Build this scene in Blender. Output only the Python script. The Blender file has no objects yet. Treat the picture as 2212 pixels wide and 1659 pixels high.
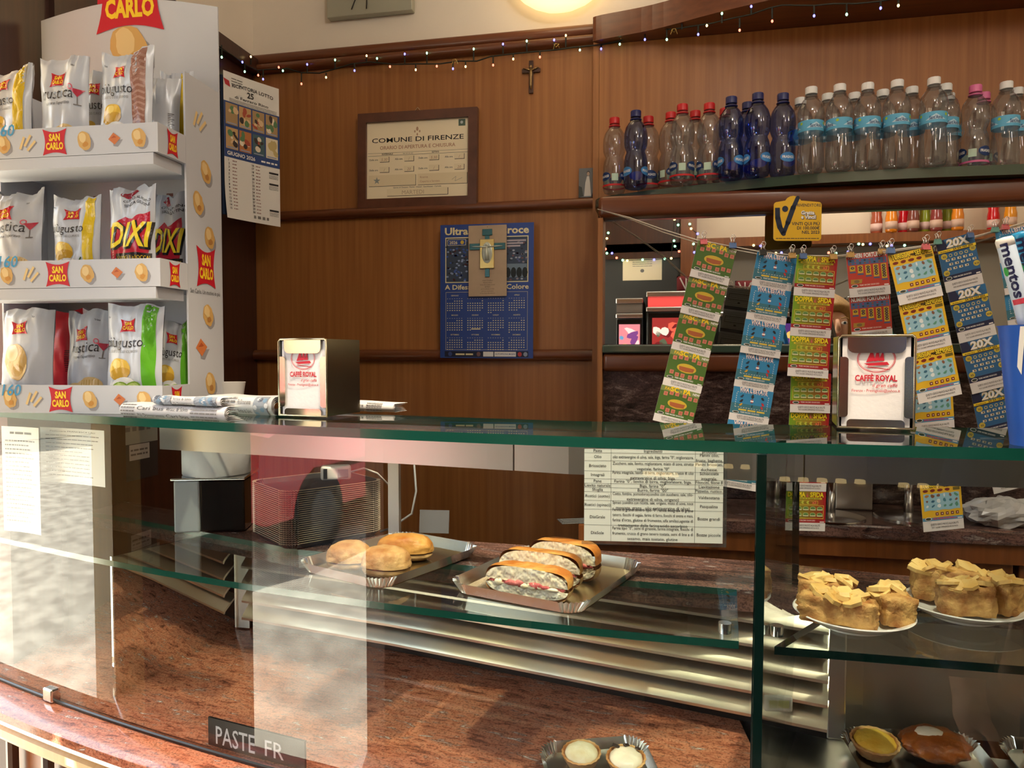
import bpy, bmesh, math, random
from mathutils import Vector, Matrix
from mathutils.geometry import tessellate_polygon

random.seed(7)
SC = bpy.context.scene
COL = SC.collection
PI = math.pi

# ------------------------------------------------------------------ camera
FPX, CX, CY = 1600.0, 1106.0, 829.5          # focal length and centre in pixels of the 2212 x 1659 frame
YAW, PITCH = math.radians(12.0), math.radians(2.2)
EYE = Vector((0.0, 0.0, 1.5))
cam_data = bpy.data.cameras.new('camera')
cam_data.sensor_fit = 'HORIZONTAL'
cam_data.sensor_width = 36.0
cam_data.lens = 36.0 * FPX / 2212.0
cam_data.clip_start = 0.02
cam_data.clip_end = 200
cam = bpy.data.objects.new('camera', cam_data)
COL.objects.link(cam)
cam.location = EYE
cam.rotation_euler = (PI / 2 - PITCH, 0, YAW)
SC.camera = cam
CAMROT = cam.rotation_euler.to_matrix()

# ------------------------------------------------------------------ world, sun, exposure
world = bpy.data.worlds.new('sky')
SC.world = world
world.use_nodes = True
bgn = world.node_tree.nodes['Background']
bgn.inputs[0].default_value = (0.76, 0.87, 1.0, 1)
bgn.inputs[1].default_value = 7.0
sun_d = bpy.data.lights.new('sun', 'SUN')
sun_d.energy = 31.0
sun_d.angle = math.radians(0.6)
sun_d.color = (1.0, 0.965, 0.90)
sun = bpy.data.objects.new('sun', sun_d)
COL.objects.link(sun)
sun.rotation_euler = Vector((0.28, 0.52, -1.0)).to_track_quat('-Z', 'Y').to_euler()

def lamp(name, kind, loc, energy, color, size=0.3, target=None, spot=60, blend=0.6):
    d = bpy.data.lights.new(name, kind)
    d.energy = energy
    d.color = color
    if kind == 'AREA':
        d.shape = 'DISK'
        d.size = size
    else:
        d.shadow_soft_size = size
    if kind == 'SPOT':
        d.spot_size = math.radians(spot)
        d.spot_blend = blend
    o = bpy.data.objects.new(name, d)
    COL.objects.link(o)
    o.location = loc
    if target is not None:
        o.rotation_euler = (Vector(target) - Vector(loc)).to_track_quat('-Z', 'Y').to_euler()
    return o

vs = SC.view_settings
vs.view_transform = 'Standard'
vs.look = 'None'
vs.exposure = 0.15
vs.gamma = 1.0
vs.use_curve_mapping = False
SC.cycles.max_bounces = 12
SC.cycles.transparent_max_bounces = 40
SC.cycles.glossy_bounces = 6
SC.cycles.caustics_reflective = False
SC.cycles.caustics_refractive = False
SC.cycles.sample_clamp_indirect = 6.0
SC.cycles.use_denoising = True

# ------------------------------------------------------------------ pixel helpers (photograph frame 2212 x 1659)
def ray(px, py):
    v = Vector(((px - CX) / FPX, (CY - py) / FPX, -1.0))
    return CAMROT @ v

def at(px, py, d):
    return EYE + ray(px, py) * d

def onz(px, py, z):
    r = ray(px, py)
    return EYE + r * ((z - EYE.z) / r.z)

def ony(px, py, y):
    r = ray(px, py)
    return EYE + r * (y / r.y)

CS, SN = math.cos(YAW), math.sin(YAW)
def cw(xc, d):
    """camera plan coordinates (right, forward) to world x, y"""
    return (xc * CS - d * SN, xc * SN + d * CS)

# ------------------------------------------------------------------ materials
MAT = {}
def srgb(r, g, b):
    f = lambda c: (c / 255) / 12.92 if c / 255 <= 0.04045 else ((c / 255 + 0.055) / 1.055) ** 2.4
    return (f(r), f(g), f(b))

def newmat(name):
    m = bpy.data.materials.new(name)
    m.use_nodes = True
    nt = m.node_tree
    b = nt.nodes['Principled BSDF']
    MAT[name] = m
    return m, nt, b

def pm(name, col, rough=0.5, metal=0.0, spec=0.5, emit=None, es=0.0, bump=0.0, bscale=60.0, coat=0.0, var=0.0, vscale=8.0, vstretch=(1, 1, 1), col2=None):
    m, nt, b = newmat(name)
    b.inputs['Base Color'].default_value = (*col, 1)
    b.inputs['Roughness'].default_value = rough
    b.inputs['Metallic'].default_value = metal
    b.inputs['Specular IOR Level'].default_value = spec
    b.inputs['Coat Weight'].default_value = coat
    if emit:
        b.inputs['Emission Color'].default_value = (*emit, 1)
        b.inputs['Emission Strength'].default_value = es
    N = nt.nodes
    L = nt.links
    if var or col2 or bump:
        tc = N.new('ShaderNodeTexCoord')
    if var or col2:
        mp = N.new('ShaderNodeMapping')
        mp.inputs['Scale'].default_value = vstretch
        L.new(tc.outputs['Object'], mp.inputs[0])
        nz = N.new('ShaderNodeTexNoise')
        nz.inputs['Scale'].default_value = vscale
        nz.inputs['Detail'].default_value = 5
        L.new(mp.outputs[0], nz.inputs['Vector'])
        rp = N.new('ShaderNodeValToRGB')
        c2 = col2 if col2 else tuple(c * (1 - var) for c in col)
        rp.color_ramp.elements[0].position = 0.35
        rp.color_ramp.elements[0].color = (*c2, 1)
        rp.color_ramp.elements[1].position = 0.65
        rp.color_ramp.elements[1].color = (*col, 1)
        L.new(nz.outputs['Fac'], rp.inputs[0])
        L.new(rp.outputs[0], b.inputs['Base Color'])
    if bump:
        nb = N.new('ShaderNodeTexNoise')
        nb.inputs['Scale'].default_value = bscale
        nb.inputs['Detail'].default_value = 4
        L.new(tc.outputs['Object'], nb.inputs['Vector'])
        bp = N.new('ShaderNodeBump')
        bp.inputs['Strength'].default_value = bump
        bp.inputs['Distance'].default_value = 0.002
        L.new(nb.outputs['Fac'], bp.inputs['Height'])
        L.new(bp.outputs[0], b.inputs['Normal'])
    return m

def wood(name, c1, c2, stretch=(30, 30, 1.2), rough=0.33, scale=1.0, coat=0.25):
    m, nt, b = newmat(name)
    N, L = nt.nodes, nt.links
    tc = N.new('ShaderNodeTexCoord')
    mp = N.new('ShaderNodeMapping')
    mp.inputs['Scale'].default_value = tuple(s * scale for s in stretch)
    L.new(tc.outputs['Object'], mp.inputs[0])
    n1 = N.new('ShaderNodeTexNoise')
    n1.inputs['Scale'].default_value = 2.2
    n1.inputs['Detail'].default_value = 7
    n1.inputs['Distortion'].default_value = 0.35
    L.new(mp.outputs[0], n1.inputs['Vector'])
    n2 = N.new('ShaderNodeTexNoise')
    n2.inputs['Scale'].default_value = 1.4
    L.new(tc.outputs['Object'], n2.inputs['Vector'])
    mx = N.new('ShaderNodeMath')
    mx.operation = 'MULTIPLY_ADD'
    mx.inputs[1].default_value = 0.35
    L.new(n2.outputs['Fac'], mx.inputs[0])
    m2 = N.new('ShaderNodeMath')
    m2.operation = 'MULTIPLY'
    m2.inputs[1].default_value = 0.65
    L.new(n1.outputs['Fac'], m2.inputs[0])
    L.new(m2.outputs[0], mx.inputs[2])
    rp = N.new('ShaderNodeValToRGB')
    rp.color_ramp.elements[0].position = 0.33
    rp.color_ramp.elements[0].color = (*c2, 1)
    rp.color_ramp.elements[1].position = 0.66
    rp.color_ramp.elements[1].color = (*c1, 1)
    L.new(mx.outputs[0], rp.inputs[0])
    L.new(rp.outputs[0], b.inputs['Base Color'])
    b.inputs['Roughness'].default_value = rough
    b.inputs['Coat Weight'].default_value = coat
    b.inputs['Coat Roughness'].default_value = 0.25
    return m

def granite(name, cols, stretch=(1.0, 5.0, 5.0), scale=9.0, rough=0.12, rot=0.0):
    m, nt, b = newmat(name)
    N, L = nt.nodes, nt.links
    tc = N.new('ShaderNodeTexCoord')
    r0 = N.new('ShaderNodeMapping')
    r0.inputs['Rotation'].default_value = (0, 0, rot)
    L.new(tc.outputs['Object'], r0.inputs[0])
    mp = N.new('ShaderNodeMapping')
    mp.inputs['Scale'].default_value = stretch
    L.new(r0.outputs[0], mp.inputs[0])
    n1 = N.new('ShaderNodeTexNoise')
    n1.inputs['Scale'].default_value = scale
    n1.inputs['Detail'].default_value = 12
    n1.inputs['Roughness'].default_value = 0.72
    n1.inputs['Distortion'].default_value = 0.6
    L.new(mp.outputs[0], n1.inputs['Vector'])
    rp = N.new('ShaderNodeValToRGB')
    els = rp.color_ramp.elements
    els[0].position, els[0].color = cols[0][0], (*cols[0][1], 1)
    els[1].position, els[1].color = cols[-1][0], (*cols[-1][1], 1)
    for p, c in cols[1:-1]:
        e = els.new(p)
        e.color = (*c, 1)
    L.new(n1.outputs['Fac'], rp.inputs[0])
    n2 = N.new('ShaderNodeTexNoise')
    n2.inputs['Scale'].default_value = 260
    n2.inputs['Detail'].default_value = 3
    L.new(r0.outputs[0], n2.inputs['Vector'])
    r2 = N.new('ShaderNodeValToRGB')
    r2.color_ramp.elements[0].position = 0.36
    r2.color_ramp.elements[0].color = (0.25, 0.22, 0.2, 1)
    r2.color_ramp.elements[1].position = 0.5
    r2.color_ramp.elements[1].color = (1, 1, 1, 1)
    L.new(n2.outputs['Fac'], r2.inputs[0])
    mx = N.new('ShaderNodeMix')
    mx.data_type = 'RGBA'
    mx.blend_type = 'MULTIPLY'
    mx.inputs[0].default_value = 0.6
    L.new(rp.outputs[0], mx.inputs[6])
    L.new(r2.outputs[0], mx.inputs[7])
    L.new(mx.outputs[2], b.inputs['Base Color'])
    b.inputs['Roughness'].default_value = rough
    return m

def glass(name, tint=(0.93, 0.97, 0.95), ior=1.5, rough=0.0, haze=0.0):
    m, nt, b = newmat(name)
    N, L = nt.nodes, nt.links
    N.remove(b)
    tr = N.new('ShaderNodeBsdfTransparent')
    tr.inputs[0].default_value = (*tint, 1)
    gl = N.new('ShaderNodeBsdfGlossy')
    gl.inputs['Roughness'].default_value = rough
    fr = N.new('ShaderNodeFresnel')
    ge = N.new('ShaderNodeNewGeometry')           # a thin sheet reflects the same from both faces
    iv = N.new('ShaderNodeMix')
    iv.inputs[2].default_value = ior
    iv.inputs[3].default_value = 1.0 / ior
    L.new(ge.outputs['Backfacing'], iv.inputs[0])
    L.new(iv.outputs[0], fr.inputs['IOR'])
    mx = N.new('ShaderNodeMixShader')
    L.new(fr.outputs[0], mx.inputs[0])
    L.new(tr.outputs[0], mx.inputs[1])
    L.new(gl.outputs[0], mx.inputs[2])
    out = mx.outputs[0]
    if haze:                                        # pale diffuse mixed in, standing in for highlights on clear plastic
        df = N.new('ShaderNodeBsdfDiffuse')
        df.inputs[0].default_value = (0.8, 0.82, 0.84, 1)
        m2 = N.new('ShaderNodeMixShader')
        m2.inputs[0].default_value = haze
        L.new(out, m2.inputs[1])
        L.new(df.outputs[0], m2.inputs[2])
        out = m2.outputs[0]
    L.new(out, N['Material Output'].inputs[0])
    return m

def printmat(name, rough=0.55, spec=0.4):
    m, nt, b = newmat(name)
    a = nt.nodes.new('ShaderNodeAttribute')
    a.attribute_name = 'ink'
    nt.links.new(a.outputs['Color'], b.inputs['Base Color'])
    b.inputs['Roughness'].default_value = rough
    b.inputs['Specular IOR Level'].default_value = spec
    return m

printmat('ink')
printmat('ink_gloss', 0.25, 0.6)
def screenmat():
    m, nt, b = newmat('screen_ink')
    a = nt.nodes.new('ShaderNodeAttribute')
    a.attribute_name = 'ink'
    nt.links.new(a.outputs['Color'], b.inputs['Base Color'])
    nt.links.new(a.outputs['Color'], b.inputs['Emission Color'])
    b.inputs['Emission Strength'].default_value = 1.1
    b.inputs['Roughness'].default_value = 0.2
screenmat()

# ------------------------------------------------------------------ mesh builder
class MB:
    def __init__(self):
        self.v, self.f, self.mi = [], [], []
        self.cur = 0
    def add(self, vs, fs):
        o = len(self.v)
        self.v.extend(tuple(p) for p in vs)
        for q in fs:
            self.f.append(tuple(i + o for i in q))
            self.mi.append(self.cur)
        return self
    def box(self, x0, y0, z0, x1, y1, z1):
        vs = [(x, y, z) for z in (z0, z1) for y in (y0, y1) for x in (x0, x1)]
        return self.add(vs, [(0, 2, 3, 1), (4, 5, 7, 6), (0, 1, 5, 4), (2, 6, 7, 3), (0, 4, 6, 2), (1, 3, 7, 5)])
    def rbox(self, x0, y0, z0, x1, y1, z1, r=0.004, seg=2):
        bm = bmesh.new()
        bmesh.ops.create_cube(bm, size=1)
        for v in bm.verts:
            v.co = Vector(((x0 + x1) / 2 + v.co.x * (x1 - x0), (y0 + y1) / 2 + v.co.y * (y1 - y0), (z0 + z1) / 2 + v.co.z * (z1 - z0)))
        bmesh.ops.bevel(bm, geom=list(bm.edges), offset=r, segments=seg, affect='EDGES', profile=0.5)
        return self.bm(bm)
    def bm(self, bm, M=None):
        bm.verts.index_update()
        vs = [(M @ v.co) if M else v.co.copy() for v in bm.verts]
        fs = [tuple(v.index for v in f.verts) for f in bm.faces]
        bm.free()
        return self.add(vs, fs)
    def prism(self, pts, z0, z1, side_mi=None):
        """extrude a plan polygon from z0 to z1; the rim may take its own material index"""
        n = len(pts)
        area = sum(pts[i][0] * pts[(i + 1) % n][1] - pts[(i + 1) % n][0] * pts[i][1] for i in range(n))
        if area < 0:
            pts = pts[::-1]
        vs = [(p[0], p[1], z0) for p in pts] + [(p[0], p[1], z1) for p in pts]
        self.add(vs, [tuple(range(n, 2 * n)), tuple(range(n - 1, -1, -1))])
        keep = self.cur
        if side_mi is not None:
            self.cur = side_mi
        self.add(vs, [(i, (i + 1) % n, n + (i + 1) % n, n + i) for i in range(n)])
        self.cur = keep
        return self
    def tube(self, path, r, n=8, closed=False, cap=True):
        P = [Vector(p) for p in path]
        m = len(P)
        rs = r if isinstance(r, (list, tuple)) else [r] * m
        vs, fs = [], []
        up = None
        for i, p in enumerate(P):
            t = (P[(i + 1) % m] - P[i - 1]) if closed else (P[min(i + 1, m - 1)] - P[max(i - 1, 0)])
            if t.length < 1e-9:
                t = Vector((0, 0, 1))
            t.normalize()
            if up is None:
                a = Vector((0, 0, 1)) if abs(t.z) < 0.9 else Vector((1, 0, 0))
                up = (a - t * a.dot(t)).normalized()
            else:
                up = up - t * up.dot(t)
                up = up.normalized() if up.length > 1e-6 else t.orthogonal().normalized()
            s = t.cross(up)
            for k in range(n):
                a = 2 * PI * k / n
                vs.append(p + (up * math.cos(a) + s * math.sin(a)) * rs[i])
        for i in range(m if closed else m - 1):
            j = (i + 1) % m
            for k in range(n):
                k2 = (k + 1) % n
                fs.append((i * n + k, i * n + k2, j * n + k2, j * n + k))
        if cap and not closed:
            fs.append(tuple(range(n - 1, -1, -1)))
            fs.append(tuple(range((m - 1) * n, m * n)))
        return self.add(vs, fs)
    def lathe(self, prof, n=24, c=(0, 0, 0), wob=None):
        """prof: list of (radius, z)"""
        vs, fs = [], []
        for i, (r, z) in enumerate(prof):
            for k in range(n):
                a = 2 * PI * k / n
                rr = r * (wob(a, z) if wob else 1)
                vs.append((c[0] + rr * math.cos(a), c[1] + rr * math.sin(a), c[2] + z))
        m = len(prof)
        for i in range(m - 1):
            for k in range(n):
                k2 = (k + 1) % n
                fs.append((i * n + k, i * n + k2, (i + 1) * n + k2, (i + 1) * n + k))
        if prof[0][0] > 1e-6:
            fs.append(tuple(range(n - 1, -1, -1)))
        if prof[-1][0] > 1e-6:
            fs.append(tuple(range((m - 1) * n, m * n)))
        return self.add(vs, fs)
    def grid(self, fn, nu, nv, closed_u=False):
        vs = [fn(i / nu, j / nv) for j in range(nv + 1) for i in range(nu + (0 if closed_u else 1))]
        w = nu if closed_u else nu + 1
        fs = []
        for j in range(nv):
            for i in range(nu):
                i2 = (i + 1) % w
                fs.append((j * w + i, j * w + i2, (j + 1) * w + i2, (j + 1) * w + i))
        return self.add(vs, fs)
    def ball(self, c, r, nu=14, nv=9, fn=None):
        c = Vector(c)
        rx, ry, rz = r if isinstance(r, (tuple, list)) else (r, r, r)
        def f(u, v):
            a, b = 2 * PI * u, PI * (v - 0.5)
            d = Vector((math.cos(a) * math.cos(b), math.sin(a) * math.cos(b), math.sin(b)))
            k = fn(d) if fn else 1.0
            return c + Vector((d.x * rx, d.y * ry, d.z * rz)) * k
        return self.grid(f, nu, nv, True)
    def sweep(self, path, prof):
        """path: list of (point, outward normal); prof: closed list of (out, z)"""
        n = len(prof)
        vs = []
        for p, nr in path:
            for (o, z) in prof:
                vs.append((p[0] + nr[0] * o, p[1] + nr[1] * o, z))
        fs = []
        for i in range(len(path) - 1):
            for k in range(n):
                k2 = (k + 1) % n
                fs.append((i * n + k, i * n + k2, (i + 1) * n + k2, (i + 1) * n + k))
        fs.append(tuple(range(n - 1, -1, -1)))
        fs.append(tuple(range((len(path) - 1) * n, len(path) * n)))
        return self.add(vs, fs)
    def xf(self, M):
        self.v = [tuple(M @ Vector(p)) for p in self.v]
        return self
    def build(self, name, mat, parent=None, smooth=False, angle=None, loc=None, fix=True):
        me = bpy.data.meshes.new(name)
        me.from_pydata(self.v, [], self.f)
        mats = mat if isinstance(mat, (list, tuple)) else [mat]
        for m in mats:
            me.materials.append(MAT[m] if isinstance(m, str) else m)
        if len(mats) > 1:
            me.polygons.foreach_set('material_index', self.mi)
        if fix:
            bm = bmesh.new()
            bm.from_mesh(me)
            bmesh.ops.recalc_face_normals(bm, faces=bm.faces)
            bm.to_mesh(me)
            bm.free()
        if smooth:
            me.polygons.foreach_set('use_smooth', [True] * len(me.polygons))
            if angle:
                me.set_sharp_from_angle(angle=math.radians(angle))
        me.update()
        o = bpy.data.objects.new(name, me)
        COL.objects.link(o)
        if parent is not None:
            o.parent = parent
        if loc is not None:
            o.location = loc
        return o

def tag(o, label, cat, group=None, kind=None):
    o['label'] = label
    o['category'] = cat
    if group:
        o['group'] = group
    if kind:
        o['kind'] = kind
    return o

def thing(name, label, cat, loc=(0, 0, 0), rot=0.0, group=None):
    o = bpy.data.objects.new(name, None)
    COL.objects.link(o)
    o.location = loc
    o.rotation_euler = (0, 0, rot) if not isinstance(rot, (tuple, list)) else rot
    return tag(o, label, cat, group)

def struct(o, label=None):
    o['kind'] = 'structure'
    if label:
        o['label'] = label
    return o

def copy_tree(o, parent=None):
    c = o.copy()
    COL.objects.link(c)
    c.parent = parent
    for ch in list(o.children):
        copy_tree(ch, c)
    return c

# ------------------------------------------------------------------ flat print: lettering and pictures as thin ink shapes
_glyphs = {}
def text_mesh(s, bold=0.0):
    k = (s, bold)
    if k not in _glyphs:
        cu = bpy.data.curves.new('lettering', 'FONT')
        cu.body = s
        cu.size = 1.0
        cu.offset = bold
        cu.resolution_u = 2
        o = bpy.data.objects.new('lettering', cu)
        me = o.to_mesh()
        me.calc_loop_triangles()
        vs = [(v.co.x, v.co.y) for v in me.vertices]
        ts = [tuple(t.vertices) for t in me.loop_triangles]
        o.to_mesh_clear()
        bpy.data.objects.remove(o)
        bpy.data.curves.remove(cu)
        x0 = min([v[0] for v in vs], default=0)
        x1 = max([v[0] for v in vs], default=0)
        _glyphs[k] = ([(v[0] - x0, v[1]) for v in vs], ts, x1 - x0)
    return _glyphs[k]

class Print:
    def __init__(self):
        self.items = []
    def tri(self, vs, ts, col, l):
        self.items.append((vs, ts, col, l))
        return self
    def poly(self, pts, col, l=1):
        ts = tessellate_polygon([[Vector((p[0], p[1], 0)) for p in pts]])
        return self.tri(list(pts), [tuple(t) for t in ts], col, l)
    def rect(self, x0, y0, x1, y1, col, l=1):
        return self.tri([(x0, y0), (x1, y0), (x1, y1), (x0, y1)], [(0, 1, 2), (0, 2, 3)], col, l)
    def ell(self, cx, cy, rx, ry, col, l=1, n=16, rot=0.0, wob=0.0, seed=0):
        rnd = random.Random(seed)
        c, s = math.cos(rot), math.sin(rot)
        pts = []
        for k in range(n):
            a = 2 * PI * k / n
            q = 1 + wob * (rnd.random() - 0.5)
            x, y = rx * q * math.cos(a), ry * q * math.sin(a)
            pts.append((cx + x * c - y * s, cy + x * s + y * c))
        return self.poly(pts, col, l)
    def ring(self, cx, cy, rx, ry, w, col, l=1, n=24):
        vs, ts = [], []
        for k in range(n):
            a = 2 * PI * k / n
            vs += [(cx + rx * math.cos(a), cy + ry * math.sin(a)), (cx + (rx - w) * math.cos(a), cy + (ry - w) * math.sin(a))]
            i, j = 2 * k, 2 * ((k + 1) % n)
            ts += [(i, j, j + 1), (i, j + 1, i + 1)]
        return self.tri(vs, ts, col, l)
    def line(self, pts, w, col, l=1):
        for (x0, y0), (x1, y1) in zip(pts, pts[1:]):
            dx, dy = x1 - x0, y1 - y0
            n = math.hypot(dx, dy) or 1
            ox, oy = -dy / n * w / 2, dx / n * w / 2
            self.tri([(x0 + ox, y0 + oy), (x0 - ox, y0 - oy), (x1 - ox, y1 - oy), (x1 + ox, y1 + oy)], [(0, 1, 2), (0, 2, 3)], col, l)
        return self
    def frame(self, x0, y0, x1, y1, w, col, l=1):
        self.rect(x0, y0, x1, y0 + w, col, l).rect(x0, y1 - w, x1, y1, col, l)
        return self.rect(x0, y0, x0 + w, y1, col, l).rect(x1 - w, y0, x1, y1, col, l)
    def text(self, s, x, y, size, col, l=2, align='l', bold=0.0, shear=0.0, width=None, rot=0.0, arc=0.0):
        vs, ts, w = text_mesh(s, bold)
        if not vs:
            return self
        sx = width / w if width else size
        wt = w * sx
        ox = -wt / 2 if align == 'c' else (-wt if align == 'r' else 0)
        c, sn = math.cos(rot), math.sin(rot)
        out = []
        for (a, b) in vs:
            u, v = ox + a * sx + b * size * shear, b * size
            if arc:
                v -= arc * (u / max(wt, 1e-6)) ** 2
            out.append((x + u * c - v * sn, y + u * sn + v * c))
        return self.tri(out, ts, col, l)
    def fuzz(self, x0, x1, y, size, col, l=2, words=6, seed=0):
        """a line of print too small to read: short strokes"""
        rnd = random.Random(seed)
        x = x0
        while x < x1:
            w = min((x1 - x0) / words * (0.4 + 0.8 * rnd.random()), x1 - x)
            self.rect(x, y, x + w, y + size, col, l)
            x += w + size * 0.7
        return self
    def clip_box(self):
        return self
    def move(self, dx, dy, s=1.0):
        self.items = [([(a * s + dx, b * s + dy) for a, b in vs], ts, c, l) for vs, ts, c, l in self.items]
        return self
    def merge(self, other, dx=0.0, dy=0.0, s=1.0, rot=0.0, dl=0):
        c, sn = math.cos(rot) * s, math.sin(rot) * s
        for vs, ts, col, l in other.items:
            self.items.append(([(a * c - b * sn + dx, a * sn + b * c + dy) for a, b in vs], ts, col, l + dl))
        return self
    def build(self, name, parent=None, mapf=None, eps=0.0003, maxlen=None, mat='ink', base=0.0):
        V, F, C = [], [], []
        for vs, ts, col, l in self.items:
            h = base + l * eps
            if maxlen:
                cache_v = list(vs)
                todo = list(ts)
                fin = []
                mid = {}
                while todo:
                    a, b, c = todo.pop()
                    e = [(a, b, c), (b, c, a), (c, a, b)]
                    ls = [math.hypot(cache_v[p][0] - cache_v[q][0], cache_v[p][1] - cache_v[q][1]) for p, q, _ in e]
                    m = max(range(3), key=lambda i: ls[i])
                    if ls[m] <= maxlen:
                        fin.append((a, b, c))
                        continue
                    p, q, o = e[m]
                    key = (min(p, q), max(p, q))
                    if key not in mid:
                        mid[key] = len(cache_v)
                        cache_v.append(((cache_v[p][0] + cache_v[q][0]) / 2, (cache_v[p][1] + cache_v[q][1]) / 2))
                    mm = mid[key]
                    todo += [(p, mm, o), (mm, q, o)]
                vs, ts = cache_v, fin
            o = len(V)
            for (a, b) in vs:
                V.append(tuple(mapf(a, b, h)) if mapf else (a, -h, b))
            F.extend(tuple(i + o for i in t) for t in ts)
            C.extend([col] * len(vs))
        me = bpy.data.meshes.new(name)
        me.from_pydata(V, [], F)
        ca = me.color_attributes.new('ink', 'FLOAT_COLOR', 'POINT')
        flat = []
        for c in C:
            flat += [c[0], c[1], c[2], 1.0]
        ca.data.foreach_set('color', flat)
        me.materials.append(MAT[mat])
        me.update()
        ob = bpy.data.objects.new(name, me)
        COL.objects.link(ob)
        if parent is not None:
            ob.parent = parent
        return ob

def smoothcurve(pts, n):
    """Catmull-Rom through plan points, n samples per span"""
    out = []
    P = [Vector((p[0], p[1])) for p in pts]
    P = [2 * P[0] - P[1]] + P + [2 * P[-1] - P[-2]]
    for i in range(1, len(P) - 2):
        for k in range(n):
            t = k / n
            a, b, c, d = P[i - 1], P[i], P[i + 1], P[i + 2]
            out.append(0.5 * ((2 * b) + (c - a) * t + (2 * a - 5 * b + 4 * c - d) * t * t + (3 * b - a - 3 * c + d) * t ** 3))
    out.append(P[-2])
    return [(p.x, p.y) for p in out]

def normals(path, flip=False):
    out = []
    for i, p in enumerate(path):
        a, b = path[max(i - 1, 0)], path[min(i + 1, len(path) - 1)]
        t = Vector((b[0] - a[0], b[1] - a[1])).normalized()
        nr = Vector((t.y, -t.x))
        if flip:
            nr = -nr
        out.append((p, (nr.x, nr.y)))
    return out

def hsh(*a):
    v = math.sin(sum(x * k for x, k in zip(a, (12.9898, 78.233, 37.719)))) * 43758.5453
    return v - math.floor(v)

from mathutils import noise as mnoise
def nz(x, y, z, s=1.0):
    return mnoise.noise(Vector((x * s, y * s, z * s)))
# ------------------------------------------------------------------ palette
wood('wall_wood', srgb(170, 112, 58), srgb(142, 88, 40), stretch=(34, 34, 0.9), rough=0.5, coat=0.06)
wood('trim_wood', srgb(118, 66, 36), srgb(92, 48, 25), stretch=(1.5, 30, 30), rough=0.28)
wood('dark_wood', srgb(74, 40, 26), srgb(50, 26, 17), stretch=(26, 26, 1.0), rough=0.35)
wood('cabinet_wood', srgb(140, 84, 42), srgb(112, 62, 28), stretch=(26, 26, 1.0))
wood('light_wood', srgb(224, 190, 130), srgb(205, 166, 104), stretch=(20, 20, 1.0), rough=0.4)
wood('frame_wood', srgb(104, 62, 44), srgb(82, 46, 32), stretch=(12, 12, 12), rough=0.35)
pm('plaster', srgb(238, 228, 214), 0.85, bump=0.25, bscale=45, var=0.04, vscale=3)
pm('plaster_rear', srgb(232, 216, 192), 0.85, bump=0.15, bscale=45)
pm('grey_wall', srgb(150, 142, 130), 0.6)
pm('floor_tile', srgb(176, 170, 158), 0.35, var=0.2, vscale=3)
pm('ceiling_white', srgb(238, 230, 218), 0.9)
G_RED = [(0.27, srgb(48, 38, 36)), (0.37, srgb(118, 70, 54)), (0.45, srgb(176, 104, 78)), (0.53, srgb(200, 130, 100)), (0.59, srgb(140, 88, 70)), (0.68, srgb(236, 220, 208))]
granite('granite_red', G_RED, stretch=(1.6, 7.5, 7.5), scale=13, rot=math.radians(9))
G_GREY = [(0.30, srgb(30, 24, 26)), (0.42, srgb(92, 72, 68)), (0.50, srgb(132, 100, 90)), (0.58, srgb(84, 62, 62)), (0.70, srgb(196, 186, 180))]
granite('granite_grey', G_GREY, stretch=(1.0, 4.5, 4.5), scale=11, rot=math.radians(9))
G_DARK = [(0.32, srgb(22, 18, 18)), (0.45, srgb(64, 50, 48)), (0.55, srgb(92, 72, 66)), (0.70, srgb(150, 136, 128))]
granite('granite_dark', G_DARK, stretch=(2.0, 6, 6), scale=13, rough=0.2)
glass('case_glass', (0.94, 0.975, 0.96), 1.72)
glass('shelf_glass', (0.93, 0.975, 0.955), 1.52)
glass('top_glass', (0.88, 0.94, 0.92), 1.55)
glass('window_glass', (0.97, 0.98, 0.98), 1.3)
glass('bottle_clear', (0.78, 0.80, 0.81), 1.75, haze=0.035)
glass('bottle_blue', (0.36, 0.46, 0.80), 1.75, haze=0.0)
pm('glass_edge', srgb(18, 74, 62), 0.12, spec=0.8)
pm('glass_edge_dark', srgb(8, 30, 27), 0.12, spec=0.6)
pm('green_glass', srgb(62, 80, 68), 0.12, spec=0.7)
pm('mirror', (0.86, 0.87, 0.86), 0.01, metal=1.0)
pm('steel', (0.62, 0.60, 0.57), 0.30, metal=1.0, bump=0.05, bscale=30)
pm('steel_slat', (0.80, 0.72, 0.60), 0.30, metal=1.0)
pm('steel_soft', (0.60, 0.56, 0.50), 0.42, metal=1.0)
pm('steel_bright', (0.82, 0.82, 0.82), 0.18, metal=1.0)
pm('brass_steel', srgb(196, 186, 160), 0.18, metal=1.0)
pm('black', srgb(16, 16, 17), 0.4)
pm('black_gloss', srgb(18, 18, 19), 0.18)
pm('grey_dark', srgb(58, 60, 62), 0.45)
pm('grey_mid', srgb(168, 174, 178), 0.45)
pm('white_plastic', srgb(236, 234, 230), 0.4)
pm('white_paper', srgb(226, 225, 222), 0.75)
pm('paper_warm', srgb(252, 238, 206), 0.6)
pm('card_white', srgb(198, 200, 206), 0.7)
pm('foil_bag', srgb(200, 206, 216), 0.26, spec=0.7, bump=0.25, bscale=22)
pm('dark_slot', srgb(24, 20, 18), 0.7)
pm('asphalt', srgb(196, 187, 166), 0.9, col2=srgb(158, 149, 131), vscale=5, bump=0.4, bscale=80)
pm('kerb', srgb(226, 218, 204), 0.85)
pm('car_red', srgb(196, 24, 38), 0.25, coat=1.0)
pm('tyre', srgb(24, 24, 25), 0.7)
pm('car_glass', srgb(30, 36, 42), 0.08)
pm('facade', srgb(214, 196, 164), 0.9)

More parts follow.
